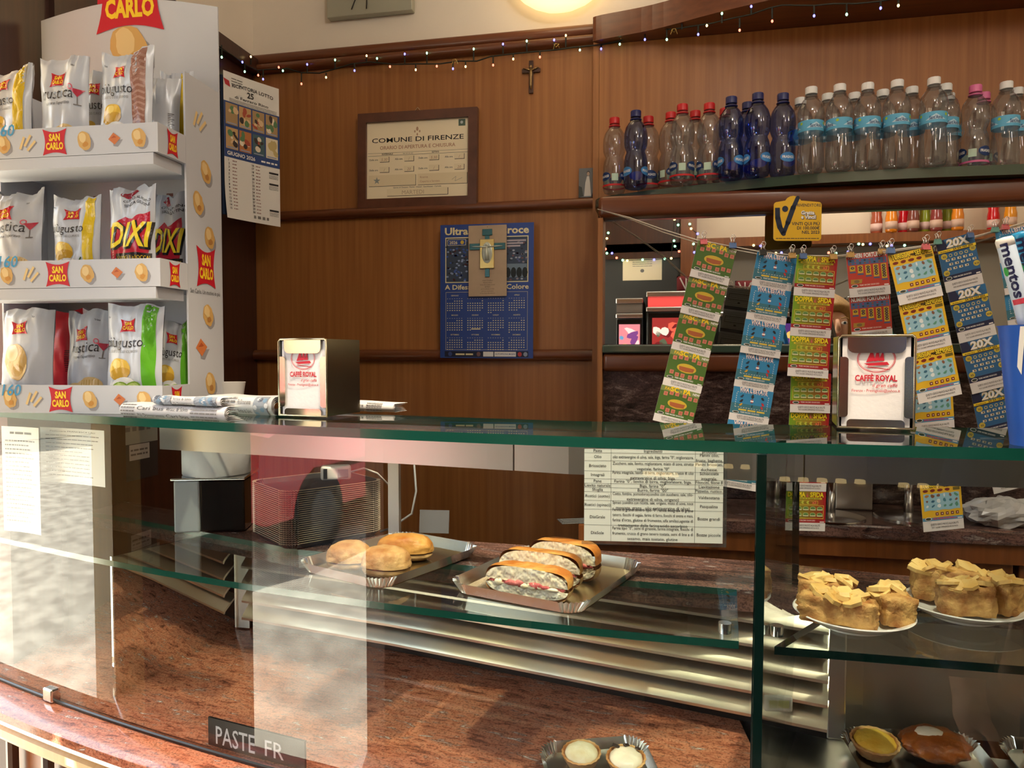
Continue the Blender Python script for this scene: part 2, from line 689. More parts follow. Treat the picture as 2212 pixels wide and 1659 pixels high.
# ------------------------------------------------------------------ room shell
YB, XL, XR, YR, ZC = 2.4, -1.44, 3.2, -1.2, 3.3
X0 = -0.23                                        # where the bottle shelf bay begins
m = MB(); m.box(XL, YB, 2.50, XR, YB + 0.12, ZC)
struct(m.build('wall_back', 'plaster'), 'cream plaster wall above the wooden panelling')
m = MB(); m.box(XL - .1, YB + 0.01, 0, XR, YB + 0.12, 2.50)
struct(m.build('wall_back_base', 'dark_wood'))
# wooden panels of the back wall, each a board of its own between the mouldings
wb = MB(); wb.box(XL, YB, 2.0, X0 - .012, YB + .03, 2.49); struct(wb.build('wall_panel_upper', 'wall_wood'))
wb = MB(); wb.box(XL, YB, 1.52, X0 - .012, YB + .03, 1.975); struct(wb.build('wall_panel_middle', 'wall_wood'))
wb = MB(); wb.box(XL, YB, 0.0, X0 - .012, YB + .03, 1.485); struct(wb.build('wall_panel_lower', 'wall_wood'))
wb = MB(); wb.box(X0 - .012, YB - .03, 0.0, X0 + .006, YB + .03, 2.49); struct(wb.build('trim_6', 'wall_wood'))
def mould(z0, z1, out, name, xa=XL, xb=X0 - .012, y=YB):
    zc, h = (z0 + z1) / 2, (z1 - z0) / 2
    prof = [(0, z0)] + [(out * (0.45 + 0.55 * math.cos(a)), zc + h * math.sin(a)) for a in [k * PI / 8 - PI / 2 for k in range(9)]] + [(0, z1)]
    mm = MB(); mm.sweep([((xa, y), (0, -1)), ((xb, y), (0, -1))], prof)
    return struct(mm.build(name, 'trim_wood', smooth=True, angle=50))
mould(2.485, 2.515, .032, 'trim_1'); mould(2.515, 2.55, .02, 'trim_2')
mould(1.972, 2.004, .030, 'trim_3')
mould(1.483, 1.520, .030, 'trim_4')
# left wall: openings to the street
def lw(name, y0, y1, z0, z1, mat, x1=XL, t=.1):
    mm = MB(); mm.box(x1 - t, y0, z0, x1, y1, z1)
    return struct(mm.build(name, mat))
lw('wall_left', 1.72, YB + .1, 2.52, ZC, 'plaster')
lw('wall_left_panel', 1.72, YB + .1, 0, 2.52, 'dark_wood')
lw('wall_left_pilaster', 1.36, 1.72, 0, ZC, 'dark_wood', XL + .015)
lw('trim_7', 1.50, 1.56, 0, ZC, 'dark_wood', XL + .03, .04)
lw('wall_left_lintel', YR, 1.36, 2.42, ZC, 'plaster')
lw('trim_8', YR, 1.36, 2.36, 2.44, 'trim_wood', XL + .012, .12)
lw('wall_left_low', YR, -.26, 0, 1.42, 'dark_wood')
lw('wall_left_pier', .57, .97, 0, 2.36, 'dark_wood')  # upper half closed too, to block sun from the granite ledge
# left wall trim that carries the light string, and the inset panel line below
mm = MB(); mm.sweep([((XL, YB), (1, 0)), ((XL, 1.72), (1, 0))], [(0, 2.485), (.03, 2.485), (.03, 2.53), (0, 2.55)])
struct(mm.build('trim_5', 'dark_wood'))
# doorway frames, and an unseen high window added to let in daylight
def added_window(name, y0, y1, z0, z1, pane=True, mat='light_wood', w=.05):
    f = MB()
    f.box(XL - .08, y0, z0, XL - .02, y0 + w, z1); f.box(XL - .08, y1 - w, z0, XL - .02, y1, z1)
    f.box(XL - .08, y0 + w, z1 - w, XL - .02, y1 - w, z1)
    if pane:
        f.box(XL - .08, y0 + w, z0, XL - .02, y1 - w, z0 + w)
    o = struct(f.build(name, mat))
    if pane:
        g = MB(); g.add([(XL - .05, y0 + w, z0 + w), (XL - .05, y1 - w, z0 + w), (XL - .05, y1 - w, z1 - w), (XL - .05, y0 + w, z1 - w)], [(0, 1, 2, 3)])
        g.build('pane', 'window_glass', o)
    return o
added_window('added_window_1', YR, -.26, 1.42, 2.36)
f = MB(); f.box(XL - .12, .97, 0, XL + .03, 1.05, 2.36); struct(f.build('door_1', 'light_wood'))
f = MB(); f.box(XL - .10, -.26, 0, XL + .01, -.15, 2.36); struct(f.build('door_2', 'frame_wood'))
# rest of the room
m = MB(); m.box(XL - .1, YR - .12, -.1, XR + .1, YB + .12, 0); struct(m.build('floor', 'floor_tile'))
m = MB(); m.box(XL - .1, YR - .12, ZC, XR + .1, YB + .12, ZC + .1); struct(m.build('ceiling', 'ceiling_white'))
m = MB(); m.box(XL - .1, YR - .12, 2.29, XR, YR, ZC); struct(m.build('wall_rear', 'plaster_rear'))
m = MB(); m.box(XL - .1, YR - .10, 0, XR, YR, 2.28); struct(m.build('wall_rear_low', 'grey_wall'))
m = MB(); m.box(XL - .1, YR - .10, 2.24, XR, YR + .05, 2.30); struct(m.build('trim_9', 'cabinet_wood'))
m = MB(); m.box(XR, YR - .1, 0, XR + .1, YB + .1, ZC); struct(m.build('wall_right', 'plaster_rear'))

# ------------------------------------------------------------------ the street outside
m = MB(); m.box(-30, -30, -.2, XL - .1, 30, -.02); struct(m.build('street', 'asphalt'))
m = MB(); m.box(-15.2, -30, 0, -15, 30, 7); struct(m.build('street_facade', 'facade'), 'sunlit house front across the street')
m = MB(); m.box(XL - .85, .25, 2.52, XL - .1, 2.2, 2.56); struct(m.build('sun_block_roof', 'facade'))  # unseen slab added to keep direct sun out of the shop

def make_car(loc):
    t = thing('parked_car', 'red parked car on the sunny street outside the doorway', 'car', loc, 0)
    # body runs along +y, side profile in (y, z)
    prof = [(0.05, .32), (0.0, .55), (0.06, .78), (.55, .92), (.98, .96), (1.55, 1.42), (2.75, 1.46), (3.45, 1.02), (3.72, .95), (3.8, .62), (3.75, .32)]
    arches = []
    b = MB()
    def sec(x, inset):
        return [(x, y, z if z < .9 else .9 + (z - .9) * (1 - 0.0 * inset)) for y, z in prof]
    n = len(prof)
    W = 1.62
    rows = []
    for x, k in ((0.0, 0.985), (0.06, 1.0), (W - .06, 1.0), (W, .985)):
        rows.append([(x, 1.9 + (y - 1.9) * k, .32 + (z - .32) * k) for y, z in prof])
    vs = [p for r in rows for p in r]
    fs = []
    for i in range(3):
        for j in range(n):
            j2 = (j + 1) % n
            fs.append((i * n + j, i * n + j2, (i + 1) * n + j2, (i + 1) * n + j))
    fs.append(tuple(range(n)))
    fs.append(tuple(range(4 * n - 1, 3 * n - 1, -1)))
    b.add(vs, fs)
    b.build('body', 'car_red', t)
    for x in (-.006, W + .006):
        for pts in ([(1.12, .98), (1.6, 1.36), (2.1, 1.38), (2.1, .98)], [(2.16, .98), (2.16, 1.38), (2.7, 1.39), (3.2, 1.02)]):
            g = MB(); g.add([(x, y, z) for y, z in pts], [tuple(range(4))]); g.build('window', 'car_glass', t)
        for yc in (.72, 3.02):
            a = MB()
            pts = [(x, yc + .36 * math.cos(q), max(.30, .30 + .36 * math.sin(q))) for q in [k * PI / 12 for k in range(13)]]
            a.add(pts, [tuple(range(13))])
            a.build('wheel_arch', 'tyre', t)
        d = MB(); s = -.008 if x < 0 else W + .008
        d.box(s - .003, .95, .62, s + .003, 3.1, .66); d.build('side_strip', 'black', t)
        h = MB(); h.rbox(s - .02, 1.95, .84, s + .012, 2.07, .87, .005); h.build('door_handle', 'car_red', t)
    for yc in (.72, 3.02):
        for xc in (0.02, W - .02):
            w = MB()
            M = Matrix.Translation((xc, yc, .30)) @ Matrix.Rotation(PI / 2, 4, 'Y')
            w.lathe([(.001, -.09), (.2, -.09), (.29, -.08), (.305, -.05), (.305, .05), (.29, .08), (.2, .09), (.001, .09)], 28)
            w.xf(M); wo = w.build('wheel', 'tyre', t, smooth=True, angle=40)
            w2 = MB(); w2.lathe([(.001, -.1), (.06, -.105), (.18, -.095), (.19, -.09)], 20); w2.lathe([(.19, .09), (.18, .095), (.06, .105), (.001, .1)], 20); w2.xf(M)
            w2.build('hub_cap', 'grey_dark', wo)
    for yc, x in ((.03, .35), (.03, 1.27)):
        l = MB(); l.rbox(x - .18, yc - .02, .62, x + .18, yc + .03, .74, .01); l.build('headlight', 'white_plastic', t)
    return t
make_car((-5.55, -5.15, -.02))

# ------------------------------------------------------------------ bottle shelf bay
shelf_pts = [cw(.2576, 2.235), cw(.358, 2.15), cw(.52, 2.055), cw(.749, 1.945), cw(1.0, 1.88), cw(1.272, 1.835), cw(1.6, 1.79), cw(2.0, 1.73)]
shelf_pts = [(X0 + .004, YB - .03)] + [(p[0], p[1]) for p in shelf_pts]
sc_ = smoothcurve(shelf_pts, 6)
def inset(curve, d):
    out = []
    for (p, nr) in normals(curve):
        out.append((p[0] - nr[0] * d, p[1] - nr[1] * d))
    return out
wsh = thing('wall_shelf', 'long curved wall shelf with dark green glass top above the mirror', 'shelf', (0, 0, 0))
m = MB(); m.prism(sc_ + [(sc_[-1][0], YB), (X0 + .004, YB)], 1.945, 1.97); m.build('glass_top', 'green_glass', wsh)
XB = -.1985                                       # left corner of the projecting bay
YV = 2.085                                        # its front
m = MB(); m.rbox(XB, YV, 1.885, XR, YB - .031, 1.9445, .014, 4); m.build('valance', 'trim_wood', wsh, smooth=True, angle=40)
# upper panel behind the bottles and the cornice board above
m = MB(); m.box(X0 + .007, YB - .03, 1.972, XR, YB + .02, 2.475); struct(m.build('wall_panel_bottle', 'wall_wood'))
cor = [(X0 + .007, YB - .035)] + [(p[0], p[1]) for p in (cw(.26, 2.335), cw(.42, 2.26), cw(.605, 2.135), cw(.76, 2.05), cw(1.0, 1.96), cw(1.4, 1.87), cw(1.9, 1.78))]
cc_ = smoothcurve(cor, 6)
m = MB(); m.prism(cc_ + [(cc_[-1][0], YB - .002), (X0 + .007, YB - .002)], 2.476, 2.55); struct(m.build('trim_10', 'trim_wood'), 'curved wooden cornice board')
# mirror
YMI = YV + .045
mi = MB(); mi.box(XB + .014, YMI, 1.532, XR - .05, YMI + .006, 1.884)
tag(mi.build('wall_mirror', 'mirror'), 'wide wall mirror between the bottle shelf and the dark ledge', 'mirror')
m = MB(); m.box(XB, YV + .004, 0, XB + .0138, YB - .031, 1.884); struct(m.build('wall_bay_side', 'wall_wood'))
m = MB(); m.box(XB + .014, YMI + .0065, 0, XR - .05, YMI + .03, 1.884); struct(m.build('wall_bay', 'dark_wood'))
# ledge under the mirror
lt = thing('back_ledge', 'dark narrow ledge with rounded wooden edge under the mirror', 'ledge', (0, 0, 0))
m = MB(); m.rbox(XB + .014, YV - .006, 1.507, XR, YMI - .0005, 1.53, .004); m.build('dark_top', 'green_glass', lt)
m = MB(); m.rbox(XB + .014, YV + .002, 1.455, XR, YMI - .0005, 1.5065, .012, 4); m.build('wood_edge', 'trim_wood', lt, smooth=True, angle=40)
# granite splash, back counter, cabinets
m = MB(); m.box(XB + .014, YMI - .008, 1.106, XR, YMI - .0005, 1.4545); struct(m.build('wall_back_splash', 'granite_dark'))
YC = 1.85
m = MB(); m.rbox(XB + .002, YC, 1.07, XR, YMI - .0085, 1.105, .006)
tag(m.build('back_counter_top', 'granite_grey'), 'granite worktop of the back bar under the mirror', 'worktop')
xs = [XB + .016, .30, .78, 1.26, 1.74]
for i in range(4):
    c = thing('base_cabinet', ['brown wooden cabinet unit beside the wall panel under the back worktop', 'brown wooden cabinet unit beneath the cake stands', 'brown wooden cabinet with scratched letters on its door', 'brown wooden cabinet unit at the far end of the back bar'][i], 'cabinet', (xs[i], YC + .03, 0), 0, 'cabinets under the back bar')
    w = xs[i + 1] - xs[i]
    m = MB(); m.box(.002, .02, 0.05, w - .002, .23, 1.068); m.build('body', 'cabinet_wood', c)
    m = MB(); m.rbox(.006, 0.0, .1, w - .006, .0195, 1.025, .003); d = m.build('door', 'cabinet_wood', c)
    m = MB(); m.tube([(w - .05, -.001, .95), (w - .05, -.03, .95), (w - .05, -.03, .80), (w - .05, -.001, .80)], .005, 6); m.build('handle', 'steel_bright', d, smooth=True)
    if i == 2:
        p = Print()
        p.text('ASO  A/', .10, .91, .055, srgb(150, 108, 70), 1, shear=.2)
        q = p.build('scratched_lettering', d, mapf=lambda a, b, h: (.45 - a, -.0005 - h, b))
m = MB(); m.box(X0 + .007, YC + .012, 1.025, XR, YC + .03, 1.069); struct(m.build('trim_11', 'cabinet_wood'))
# ------------------------------------------------------------------ display counter
ZT0, ZT1 = 1.371, 1.386        # top glass
ZS0, ZS1 = 1.099, 1.110        # middle glass shelf
ZF = 0.86                      # floor of the display
def d_mid(x):
    if x <= .33:
        return 1.0705 - .333 * x + .1089 * x * x
    return 0.9725 - .22 * (x - .33)
def d_top(x):
    return d_mid(x) + .004
ZL = 0.80                      # granite ledge outside the pane
def d_bot(x):
    return d_mid(x)
def d_glass(x, z):
    return d_mid(x)
def lin(a, b, n):
    return [a + (b - a) * i / n for i in range(n + 1)]
def W(pts):
    return [cw(*p) for p in pts]

DC = thing('display_counter', 'glass fronted pastry display counter with curved front and granite base', 'counter', (0, 0, 0))
# --- granite base slab with projecting nose
xs_ = lin(-1.32, 1.0, 40)
front = W([(x, d_bot(x)) for x in xs_])
back_l = W([(-1.25, 1.98), (-.66, 1.75), (-.242, 1.585), (.42, 1.275), (.58, 1.21)])
back_r = W([(1.2, 1.0)])
nose = normals(front)
m = MB()
prof = [(-.06, .755), (.045, .755), (.060, .761), (.068, .776), (.066, .790), (.055, .798), (.0, .80), (-.06, .80)]
m.sweep(nose, prof); m.build('granite_ledge', 'granite_red', DC, smooth=True, angle=35)
LVX = [(-1.3, 1.99), (-.61, 1.735), (-.242, 1.582), (.42, 1.272), (.60, 1.19), (1.1, 1.06)]
def d_lv(x):
    for (a, da), (b, db) in zip(LVX, LVX[1:]):
        if x <= b: return da + (db - da) * (x - a) / (b - a)
    return LVX[-1][1]
def z_floor(x, d):
    k = (d - d_mid(x)) / (d_lv(x) - d_mid(x)); return .803 + (ZF - .803) * max(0, min(1, k))
def floor_pt(u, v, xa, xb, dz=0.0, f=.012):
    x = xa + (xb - xa) * u; d = d_mid(x) + f + (d_lv(x) + .004 - d_mid(x) - f) * v
    return Vector((*cw(x, d), z_floor(x, d) + dz))
m = MB(); m.grid(lambda u, v: floor_pt(u, v, -1.3, .40), 40, 8); m.grid(lambda u, v: floor_pt(u, v, -1.3, .40, -.03), 40, 8)
m.build('granite_floor', 'granite_red', DC, fix=False)
m = MB()
prof = [(-.05, .70), (.018, .70), (.035, .707), (.046, .722), (.046, .737), (.03, .754), (-.05, .754)]
m.sweep(nose, prof); m.build('wood_moulding', 'light_wood', DC, smooth=True, angle=35)
m = MB(); m.sweep(nose, [(-.10, 0), (-.045, 0), (-.045, .70), (-.10, .70)]); m.build('base_panel', 'cabinet_wood', DC)
# upright battens on the curved base, seen under the moulding
for xq in (-1.19, -1.1, -.98):
    p, q = cw(xq, d_bot(xq) + .03), cw(xq + .03, d_bot(xq + .03) + .03)
    m = MB(); m.tube([(p[0], p[1], .0), (p[0], p[1], .70)], .012, 8); m.build('batten', 'dark_wood', DC)
# --- front glass panes
def pane(xa, xb, n, name):
    g = MB()
    g.grid(lambda u, v: (*cw(xa + (xb - xa) * u, d_glass(xa + (xb - xa) * u, .802 + (1.3705 - .802) * v)), .802 + (1.3705 - .802) * v), n, 1)
    return g.build(name, 'case_glass', DC, smooth=True)
pane(-1.30, .318, 40, 'front_pane')
pane(.334, .98, 12, 'front_pane')
# dark seal under the panes
for xa, xb in ((-1.3, .318), (.334, .98)):
    s = MB(); s.tube([(*cw(x, d_bot(x)), .8035) for x in lin(xa, xb, 24)], .0035, 6); s.build('rubber_seal', 'black', DC)
# --- divider pane, seen on edge
dv = MB()
a0, b0 = cw(.3262, .966), cw(.488, 1.255)
a1 = cw(.3262, .93)
t = Vector((b0[0] - a0[0], b0[1] - a0[1])).normalized(); nn = Vector((-t.y, t.x)) * .0055
def dcorner(p, z, s): return (p[0] + nn.x * s, p[1] + nn.y * s, z)
top_b = (a0[0] + t.x * .30, a0[1] + t.y * .30)
bot_f = cw(.3262, d_bot(.326) + .008)
vs_ = []
for s in (-1, 1):
    vs_ += [dcorner(bot_f, .803, s), dcorner(b0, ZF - .01, s), dcorner(top_b, ZT0 - .001, s), dcorner(a0, ZT0 - .001, s)]
dv.add(vs_, [(0, 1, 2, 3), (4, 5, 6, 7)])
dv.cur = 1
dv.add(vs_, [(0, 4, 7, 3), (1, 5, 6, 2), (0, 1, 5, 4), (3, 2, 6, 7)])
dv.build('divider_pane', ['shelf_glass', 'glass_edge_dark'], DC)
st = MB(); f0, f1 = cw(.3262, d_bot(.326) - .004), cw(.3262, .962)
st.add([(f0[0] - .006, f0[1], .803), (f0[0] + .006, f0[1], .803), (f1[0] + .006, f1[1], ZT0 - .001), (f1[0] - .006, f1[1], ZT0 - .001),
        (f0[0] - .006, f0[1] + .012, .803), (f0[0] + .006, f0[1] + .012, .803), (f1[0] + .006, f1[1] + .01, ZT0 - .001), (f1[0] - .006, f1[1] + .01, ZT0 - .001)],
       [(0, 1, 2, 3), (4, 5, 6, 7), (0, 3, 7, 4), (1, 2, 6, 5)])
st.build('divider_edge', 'glass_edge_dark', DC)
# --- top glass
top_front = W([(x, d_top(x) - .006) for x in lin(-1.32, 1.0, 30)])
top_back = W([(-1.2, 1.80), (-.85, 1.663), (.107, 1.285), (.40, 1.225), (1.05, 1.11)])
m = MB(); m.prism(top_front + top_back[::-1], ZT0, ZT1, side_mi=1); m.build('top_glass', ['top_glass', 'glass_edge'], DC)
# --- steel hood band under the back edge of the top glass
def band(pts, name):
    P = W(pts)
    b = MB(); b.sweep(normals(P), [(.0, 1.297), (.012, 1.297), (.012, ZT0 - .001), (.0, ZT0 - .001)])
    return b.build(name, 'steel', DC)
band([(-.76, 1.612), (.006, 1.312)], 'hood_band'); band([(.009, 1.312), (.10, 1.273), (.395, 1.208), (.47, 1.196)], 'hood_band'); band([(.473, 1.196), (.7, 1.155), (1.0, 1.102)], 'hood_band')
# --- middle shelves
S = [(-1.22, 1.63), (-1.08, 1.56), (-.934, 1.486), (-.80, 1.409), (-.70, 1.365), (-.61, 1.319), (-.47, 1.248), (-.27, 1.18), (-.1, 1.118), (.1265, 1.0435), (.31, .998)]
S = [(x, max(d, d_glass(x, 1.105) + .008)) for x, d in S]
Sb = [(-1.1, 1.86), (-.92, 1.765), (-.43, 1.476), (.213, 1.268), (.375, 1.222)]
m = MB(); m.prism(smoothcurve(W(S), 4) + W(Sb)[::-1], ZS0, ZS1, side_mi=1); m.build('glass_shelf', ['shelf_glass', 'glass_edge'], DC)
Sr = [(.352, d_mid(.352) + .012), (.6, d_mid(.6) + .012), (.97, d_mid(.97) + .012)]
m = MB(); m.prism(W(Sr) + W([(1.05, 1.08), (.56, 1.19)]), ZS0, ZS1, side_mi=1); m.build('glass_shelf', ['shelf_glass', 'glass_edge_dark'], DC)
for p in ((.30, 1.03), (.37, 1.02)):
    q = cw(*p); c = MB(); c.lathe([(.009, 0), (.009, .014)], 14, (q[0], q[1], ZS1)); c.build('shelf_clip', 'steel_bright', DC, smooth=True, angle=40)
# --- service worktop behind
near = [(-1.1, 1.865), (-.92, 1.769), (-.43, 1.480), (.213, 1.272), (.376, 1.226), (.56, 1.194), (1.05, 1.084)]
far = [(-1.2, 2.1), (-.95, 1.915), (-.64, 1.745), (-.32, 1.612), (.466, 1.396), (.859, 1.243), (1.15, 1.14)]
m = MB(); m.prism(W(near) + W(far)[::-1], 1.072, 1.1085); m.build('service_worktop', 'granite_grey', DC)
m = MB(); m.prism(W([(-.9, 1.86), (-.62, 1.76), (.42, 1.32), (.57, 1.275), (.838, 1.222), (1.06, 1.145)]) + W([(1.09, 1.165), (.85, 1.255), (.44, 1.392), (-.60, 1.775), (-.88, 1.88)]), 0.0, 1.071); m.build('rear_body', 'cabinet_wood', DC)
# --- louvres: one slat each
LV = [(-.612, 1.722), (-.242, 1.568), (.42, 1.258), (.525, 1.206)]
LVn = normals(W(LV))
for i in range(5):
    z = .893 + .04 * i
    s = MB()
    prof = [(.000, z + .036), (.030, z + .008), (.034, z + .002), (.034, z - .003), (.031, z - .004), (.029, z + .002), (-.001, z + .033)]
    s.sweep(LVn, prof)
    s.build('slat', 'steel_slat', DC, smooth=True, angle=25)
m = MB(); m.sweep(LVn, [(-.014, ZF), (-.008, ZF), (-.008, 1.07), (-.014, 1.07)]); m.build('louvre_back', 'black', DC)
# end post, mirror end panel
q = cw(-.632, 1.735); m = MB(); m.box(q[0] - .019, q[1] - .015, ZF, q[0] + .019, q[1] + .02, 1.072); m.build('end_post', 'steel_soft', DC)
pa, pb = Vector(cw(-.652, 1.715)), Vector(cw(-.805, 1.472))
tt = (pb - pa).normalized(); nv = Vector((tt.y, -tt.x))
if nv.x < 0: nv = -nv
m = MB()
q4 = [(pa + nv * .003), (pb + nv * .003), (pb - nv * .003), (pa - nv * .003)]
m.prism([(p.x, p.y) for p in q4], .806, ZS0 - .002)
m.build('end_mirror', 'mirror', DC)
# right hand compartment: steel post, back panel, floor
q = cw(.541, 1.222); m = MB(); m.rbox(q[0] - .014, q[1] - .012, ZF, q[0] + .016, q[1] + .018, 1.072, .003); m.build('steel_post', 'steel', DC)
m = MB(); m.sweep(normals(W([(.556, 1.243), (.838, 1.20), (1.05, 1.12)])), [(-.006, ZF), (0, ZF), (0, 1.07), (-.006, 1.07)]); m.build('steel_back', 'steel_soft', DC)
m = MB(); m.grid(lambda u, v: floor_pt(u, v, .405, 1.0, .002), 14, 6); m.grid(lambda u, v: floor_pt(u, v, .405, 1.0, -.01), 14, 6); m.build('steel_floor', 'steel', DC, fix=False)
# glass clip on the curved pane
c0 = cw(*[(lambda x: (x, d_glass(x, .85) - .004))(-.935)][0])
m = MB(); m.rbox(-.016, -.006, .0, .016, .01, .026, .003); o = m.build('pane_clip', 'steel_bright', DC); o.location = (c0[0], c0[1], .802); o.rotation_euler = (0, 0, -.3)
# rear uprights carrying the hood
for p in ((-.252, 1.576),):
    q = cw(*p); m = MB(); m.box(q[0] - .012, q[1] - .006, 1.1085, q[0] + .012, q[1] + .008, 1.298); m.build('hood_upright', 'steel_soft', DC)
# --- added ceiling lamps of the room
def fill_globe(loc, power, label):  # unseen fixture added for dependable indoor light
    t = thing('fill_lamp', label, 'lamp', loc)
    m = MB(); m.lathe([(.05, 0), (.05, -.02), (.012, -.03), (.012, -.10)], 16); m.build('stem', 'brass_steel', t, smooth=True, angle=40)
    m = MB(); m.ball((0, 0, -.20), .11, 20, 12); m.build('globe', 'globe_warm', t, smooth=True)
    l = lamp('fill_globe_light', 'POINT', (loc[0], loc[1], loc[2] - .38), power, (1.0, .93, .86), .12)
pm('globe_warm', (.9, .85, .7), .4, emit=(1, .78, .45), es=6.0)
fill_globe((.35, .40, ZC), 17, 'added white globe lamp hanging over the customer side of the counter')
fill_globe((2.1, .3, ZC), 9, 'added white globe lamp hanging towards the far end of the counter')
fill_globe((1.2, -.55, ZC), 11, 'added white globe lamp hanging before the slot machines')
def fill_spot_fix(x, y, tgt, power, label):  # unseen spotlight added to light the food in the display
    t = thing('fill_spot', label, 'lamp', (x, y, ZC))
    m = MB(); m.lathe([(.04, 0), (.04, -.015), (.008, -.02), (.008, -.06)], 14); m.build('mount', 'black', t)
    m = MB(); m.lathe([(.03, -.05), (.045, -.12), (.04, -.12), (.026, -.06)], 16); m.build('shade', 'black', t)
    lamp('fill_spot_light', 'SPOT', (x, y, ZC - .13), power, (1.0, .82, .58), .03, tgt, 42, .7)
fill_spot_fix(.25, .62, (*cw(.05, 1.2), 1.1), 160, 'added black ceiling spotlight above the sandwich trays')
fill_spot_fix(.80, .62, (*cw(.55, 1.08), 1.1), 75, 'added black ceiling spotlight above the cake plates')
fill_spot_fix(-.35, .70, (*cw(-.3, 1.3), 1.1), 150, 'added black ceiling spotlight above the curved end of the counter')
# ------------------------------------------------------------------ colours for print
RED, YEL, WHT, BLK = srgb(200, 24, 44), srgb(250, 208, 40), srgb(240, 240, 238), srgb(24, 22, 24)
INK, GRY = srgb(44, 42, 46), srgb(120, 118, 118)
CHIP, CHIPD, CHIPL = srgb(212, 168, 98), srgb(180, 126, 66), srgb(230, 200, 140)
SHAD = srgb(150, 148, 152)

def sc_logo(p, cx, cy, w, h, l=3):
    """red panel with bowed-in sides and the two-line yellow name"""
    k = 7
    pts = []
    for i in range(k):
        t = i / k; pts.append((cx - w / 2 + w * t, cy + h / 2 - .13 * h * math.sin(PI * t)))
    for i in range(k):
        t = i / k; pts.append((cx + w / 2 - .10 * w * math.sin(PI * t), cy + h / 2 - h * t))
    for i in range(k):
        t = i / k; pts.append((cx + w / 2 - w * t, cy - h / 2 + .10 * h * math.sin(PI * t)))
    for i in range(k):
        t = i / k; pts.append((cx - w / 2 + .10 * w * math.sin(PI * t), cy - h / 2 + h * t))
    p.poly(pts, RED, l)
    p.text('SAN', cx, cy + .05 * h, .36 * h, YEL, l + 1, 'c', .045, width=.46 * w)
    p.text('CARLO', cx, cy - .28 * h, .36 * h, YEL, l + 1, 'c', .045, width=.72 * w)
    return p

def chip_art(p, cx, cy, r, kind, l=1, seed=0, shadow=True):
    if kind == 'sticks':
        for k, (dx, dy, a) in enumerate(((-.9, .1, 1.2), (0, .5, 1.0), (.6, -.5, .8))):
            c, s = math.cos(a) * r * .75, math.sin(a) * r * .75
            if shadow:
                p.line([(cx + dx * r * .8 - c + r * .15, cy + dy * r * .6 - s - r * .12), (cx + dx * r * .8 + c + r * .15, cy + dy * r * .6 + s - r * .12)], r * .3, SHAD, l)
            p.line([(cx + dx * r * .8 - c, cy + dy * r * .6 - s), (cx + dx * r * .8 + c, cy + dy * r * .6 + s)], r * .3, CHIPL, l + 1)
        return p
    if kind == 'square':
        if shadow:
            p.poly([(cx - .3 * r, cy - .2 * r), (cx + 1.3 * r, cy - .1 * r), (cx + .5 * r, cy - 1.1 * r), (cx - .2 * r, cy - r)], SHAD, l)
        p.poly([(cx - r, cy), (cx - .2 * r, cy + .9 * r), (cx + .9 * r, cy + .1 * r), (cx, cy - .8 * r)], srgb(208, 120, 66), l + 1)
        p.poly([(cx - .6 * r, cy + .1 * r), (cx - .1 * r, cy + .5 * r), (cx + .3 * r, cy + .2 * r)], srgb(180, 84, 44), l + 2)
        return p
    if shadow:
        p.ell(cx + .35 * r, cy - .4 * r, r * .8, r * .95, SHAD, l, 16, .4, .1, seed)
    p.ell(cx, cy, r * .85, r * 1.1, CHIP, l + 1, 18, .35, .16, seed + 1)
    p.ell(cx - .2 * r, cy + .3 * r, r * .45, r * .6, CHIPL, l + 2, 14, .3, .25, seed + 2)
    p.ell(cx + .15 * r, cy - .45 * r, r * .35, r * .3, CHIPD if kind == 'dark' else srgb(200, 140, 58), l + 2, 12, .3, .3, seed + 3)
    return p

# ------------------------------------------------------------------ cardboard crisp display on the counter
ST_ROT = math.radians(3)
_o = cw(-.671, 1.42)
STAND = (_o[0], _o[1], ZT1)
def st_x(px, y):
    k = (px - CX) / FPX
    return (k * (1.42 + .988 * y) + .671 - .156 * y) / (.988 + .156 * k)
cs = thing('crisp_display', 'white cardboard counter display rack with red and yellow crisp brand logos', 'display rack', STAND, ST_ROT)
SW, SD = .43, .215
TZ = [(0.0, .056), (.246, .300), (.500, .556)]
for i, (z0, z1) in enumerate(TZ):
    m = MB()
    m.box(-SW, 0, z0 + .0005, 0, .0035, z1)                         # front strip
    m.box(-.0035, .0036, z0 + .0005, 0, .0895, z1)                  # right wing
    m.box(-SW, .0036, z0 + .0005, -SW + .0035, .0895, z1)
    m.box(-SW + .0036, .0036, z0 + .0005, -.0036, SD - .004, z0 + .006)   # floor
    if i:
        m.box(-SW + .01, .0, z0 - .022, -.01, .09, z0 - .0005)      # folded stiffener below
    tr = m.build('tray', 'card_white', cs)
    p = Print()
    H = z1 - z0
    for k, (px, kind) in enumerate(((20, 'oval'), (72, 'sticks'), (130, 'logo'), (193, 'oval'), (258, 'square'), (310, 'oval'))):
        x = st_x(px, 0)
        if kind == 'logo':
            sc_logo(p, x, z0 + H / 2, .052, H * .90)
        else:
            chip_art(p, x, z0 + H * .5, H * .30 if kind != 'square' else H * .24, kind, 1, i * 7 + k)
    p.text(['€160', '€160', '€160'][i], st_x(10, 0), z0 + H * (.78 if i else .62), .032, srgb(60, 150, 200), 4, 'c', .01, shear=.2)
    p.build('front_print', tr, mapf=lambda a, b, h: (a, -h, b))
    p = Print(); sc_logo(p, .045, z0 + H / 2, .034, H * .9)
    p.build('wing_print', tr, mapf=lambda a, b, h: (h, a, b))
m = MB(); m.box(-.004, .09, .0005, 0, SD, .684); sp = m.build('side_panel', 'card_white', cs)
p = Print()
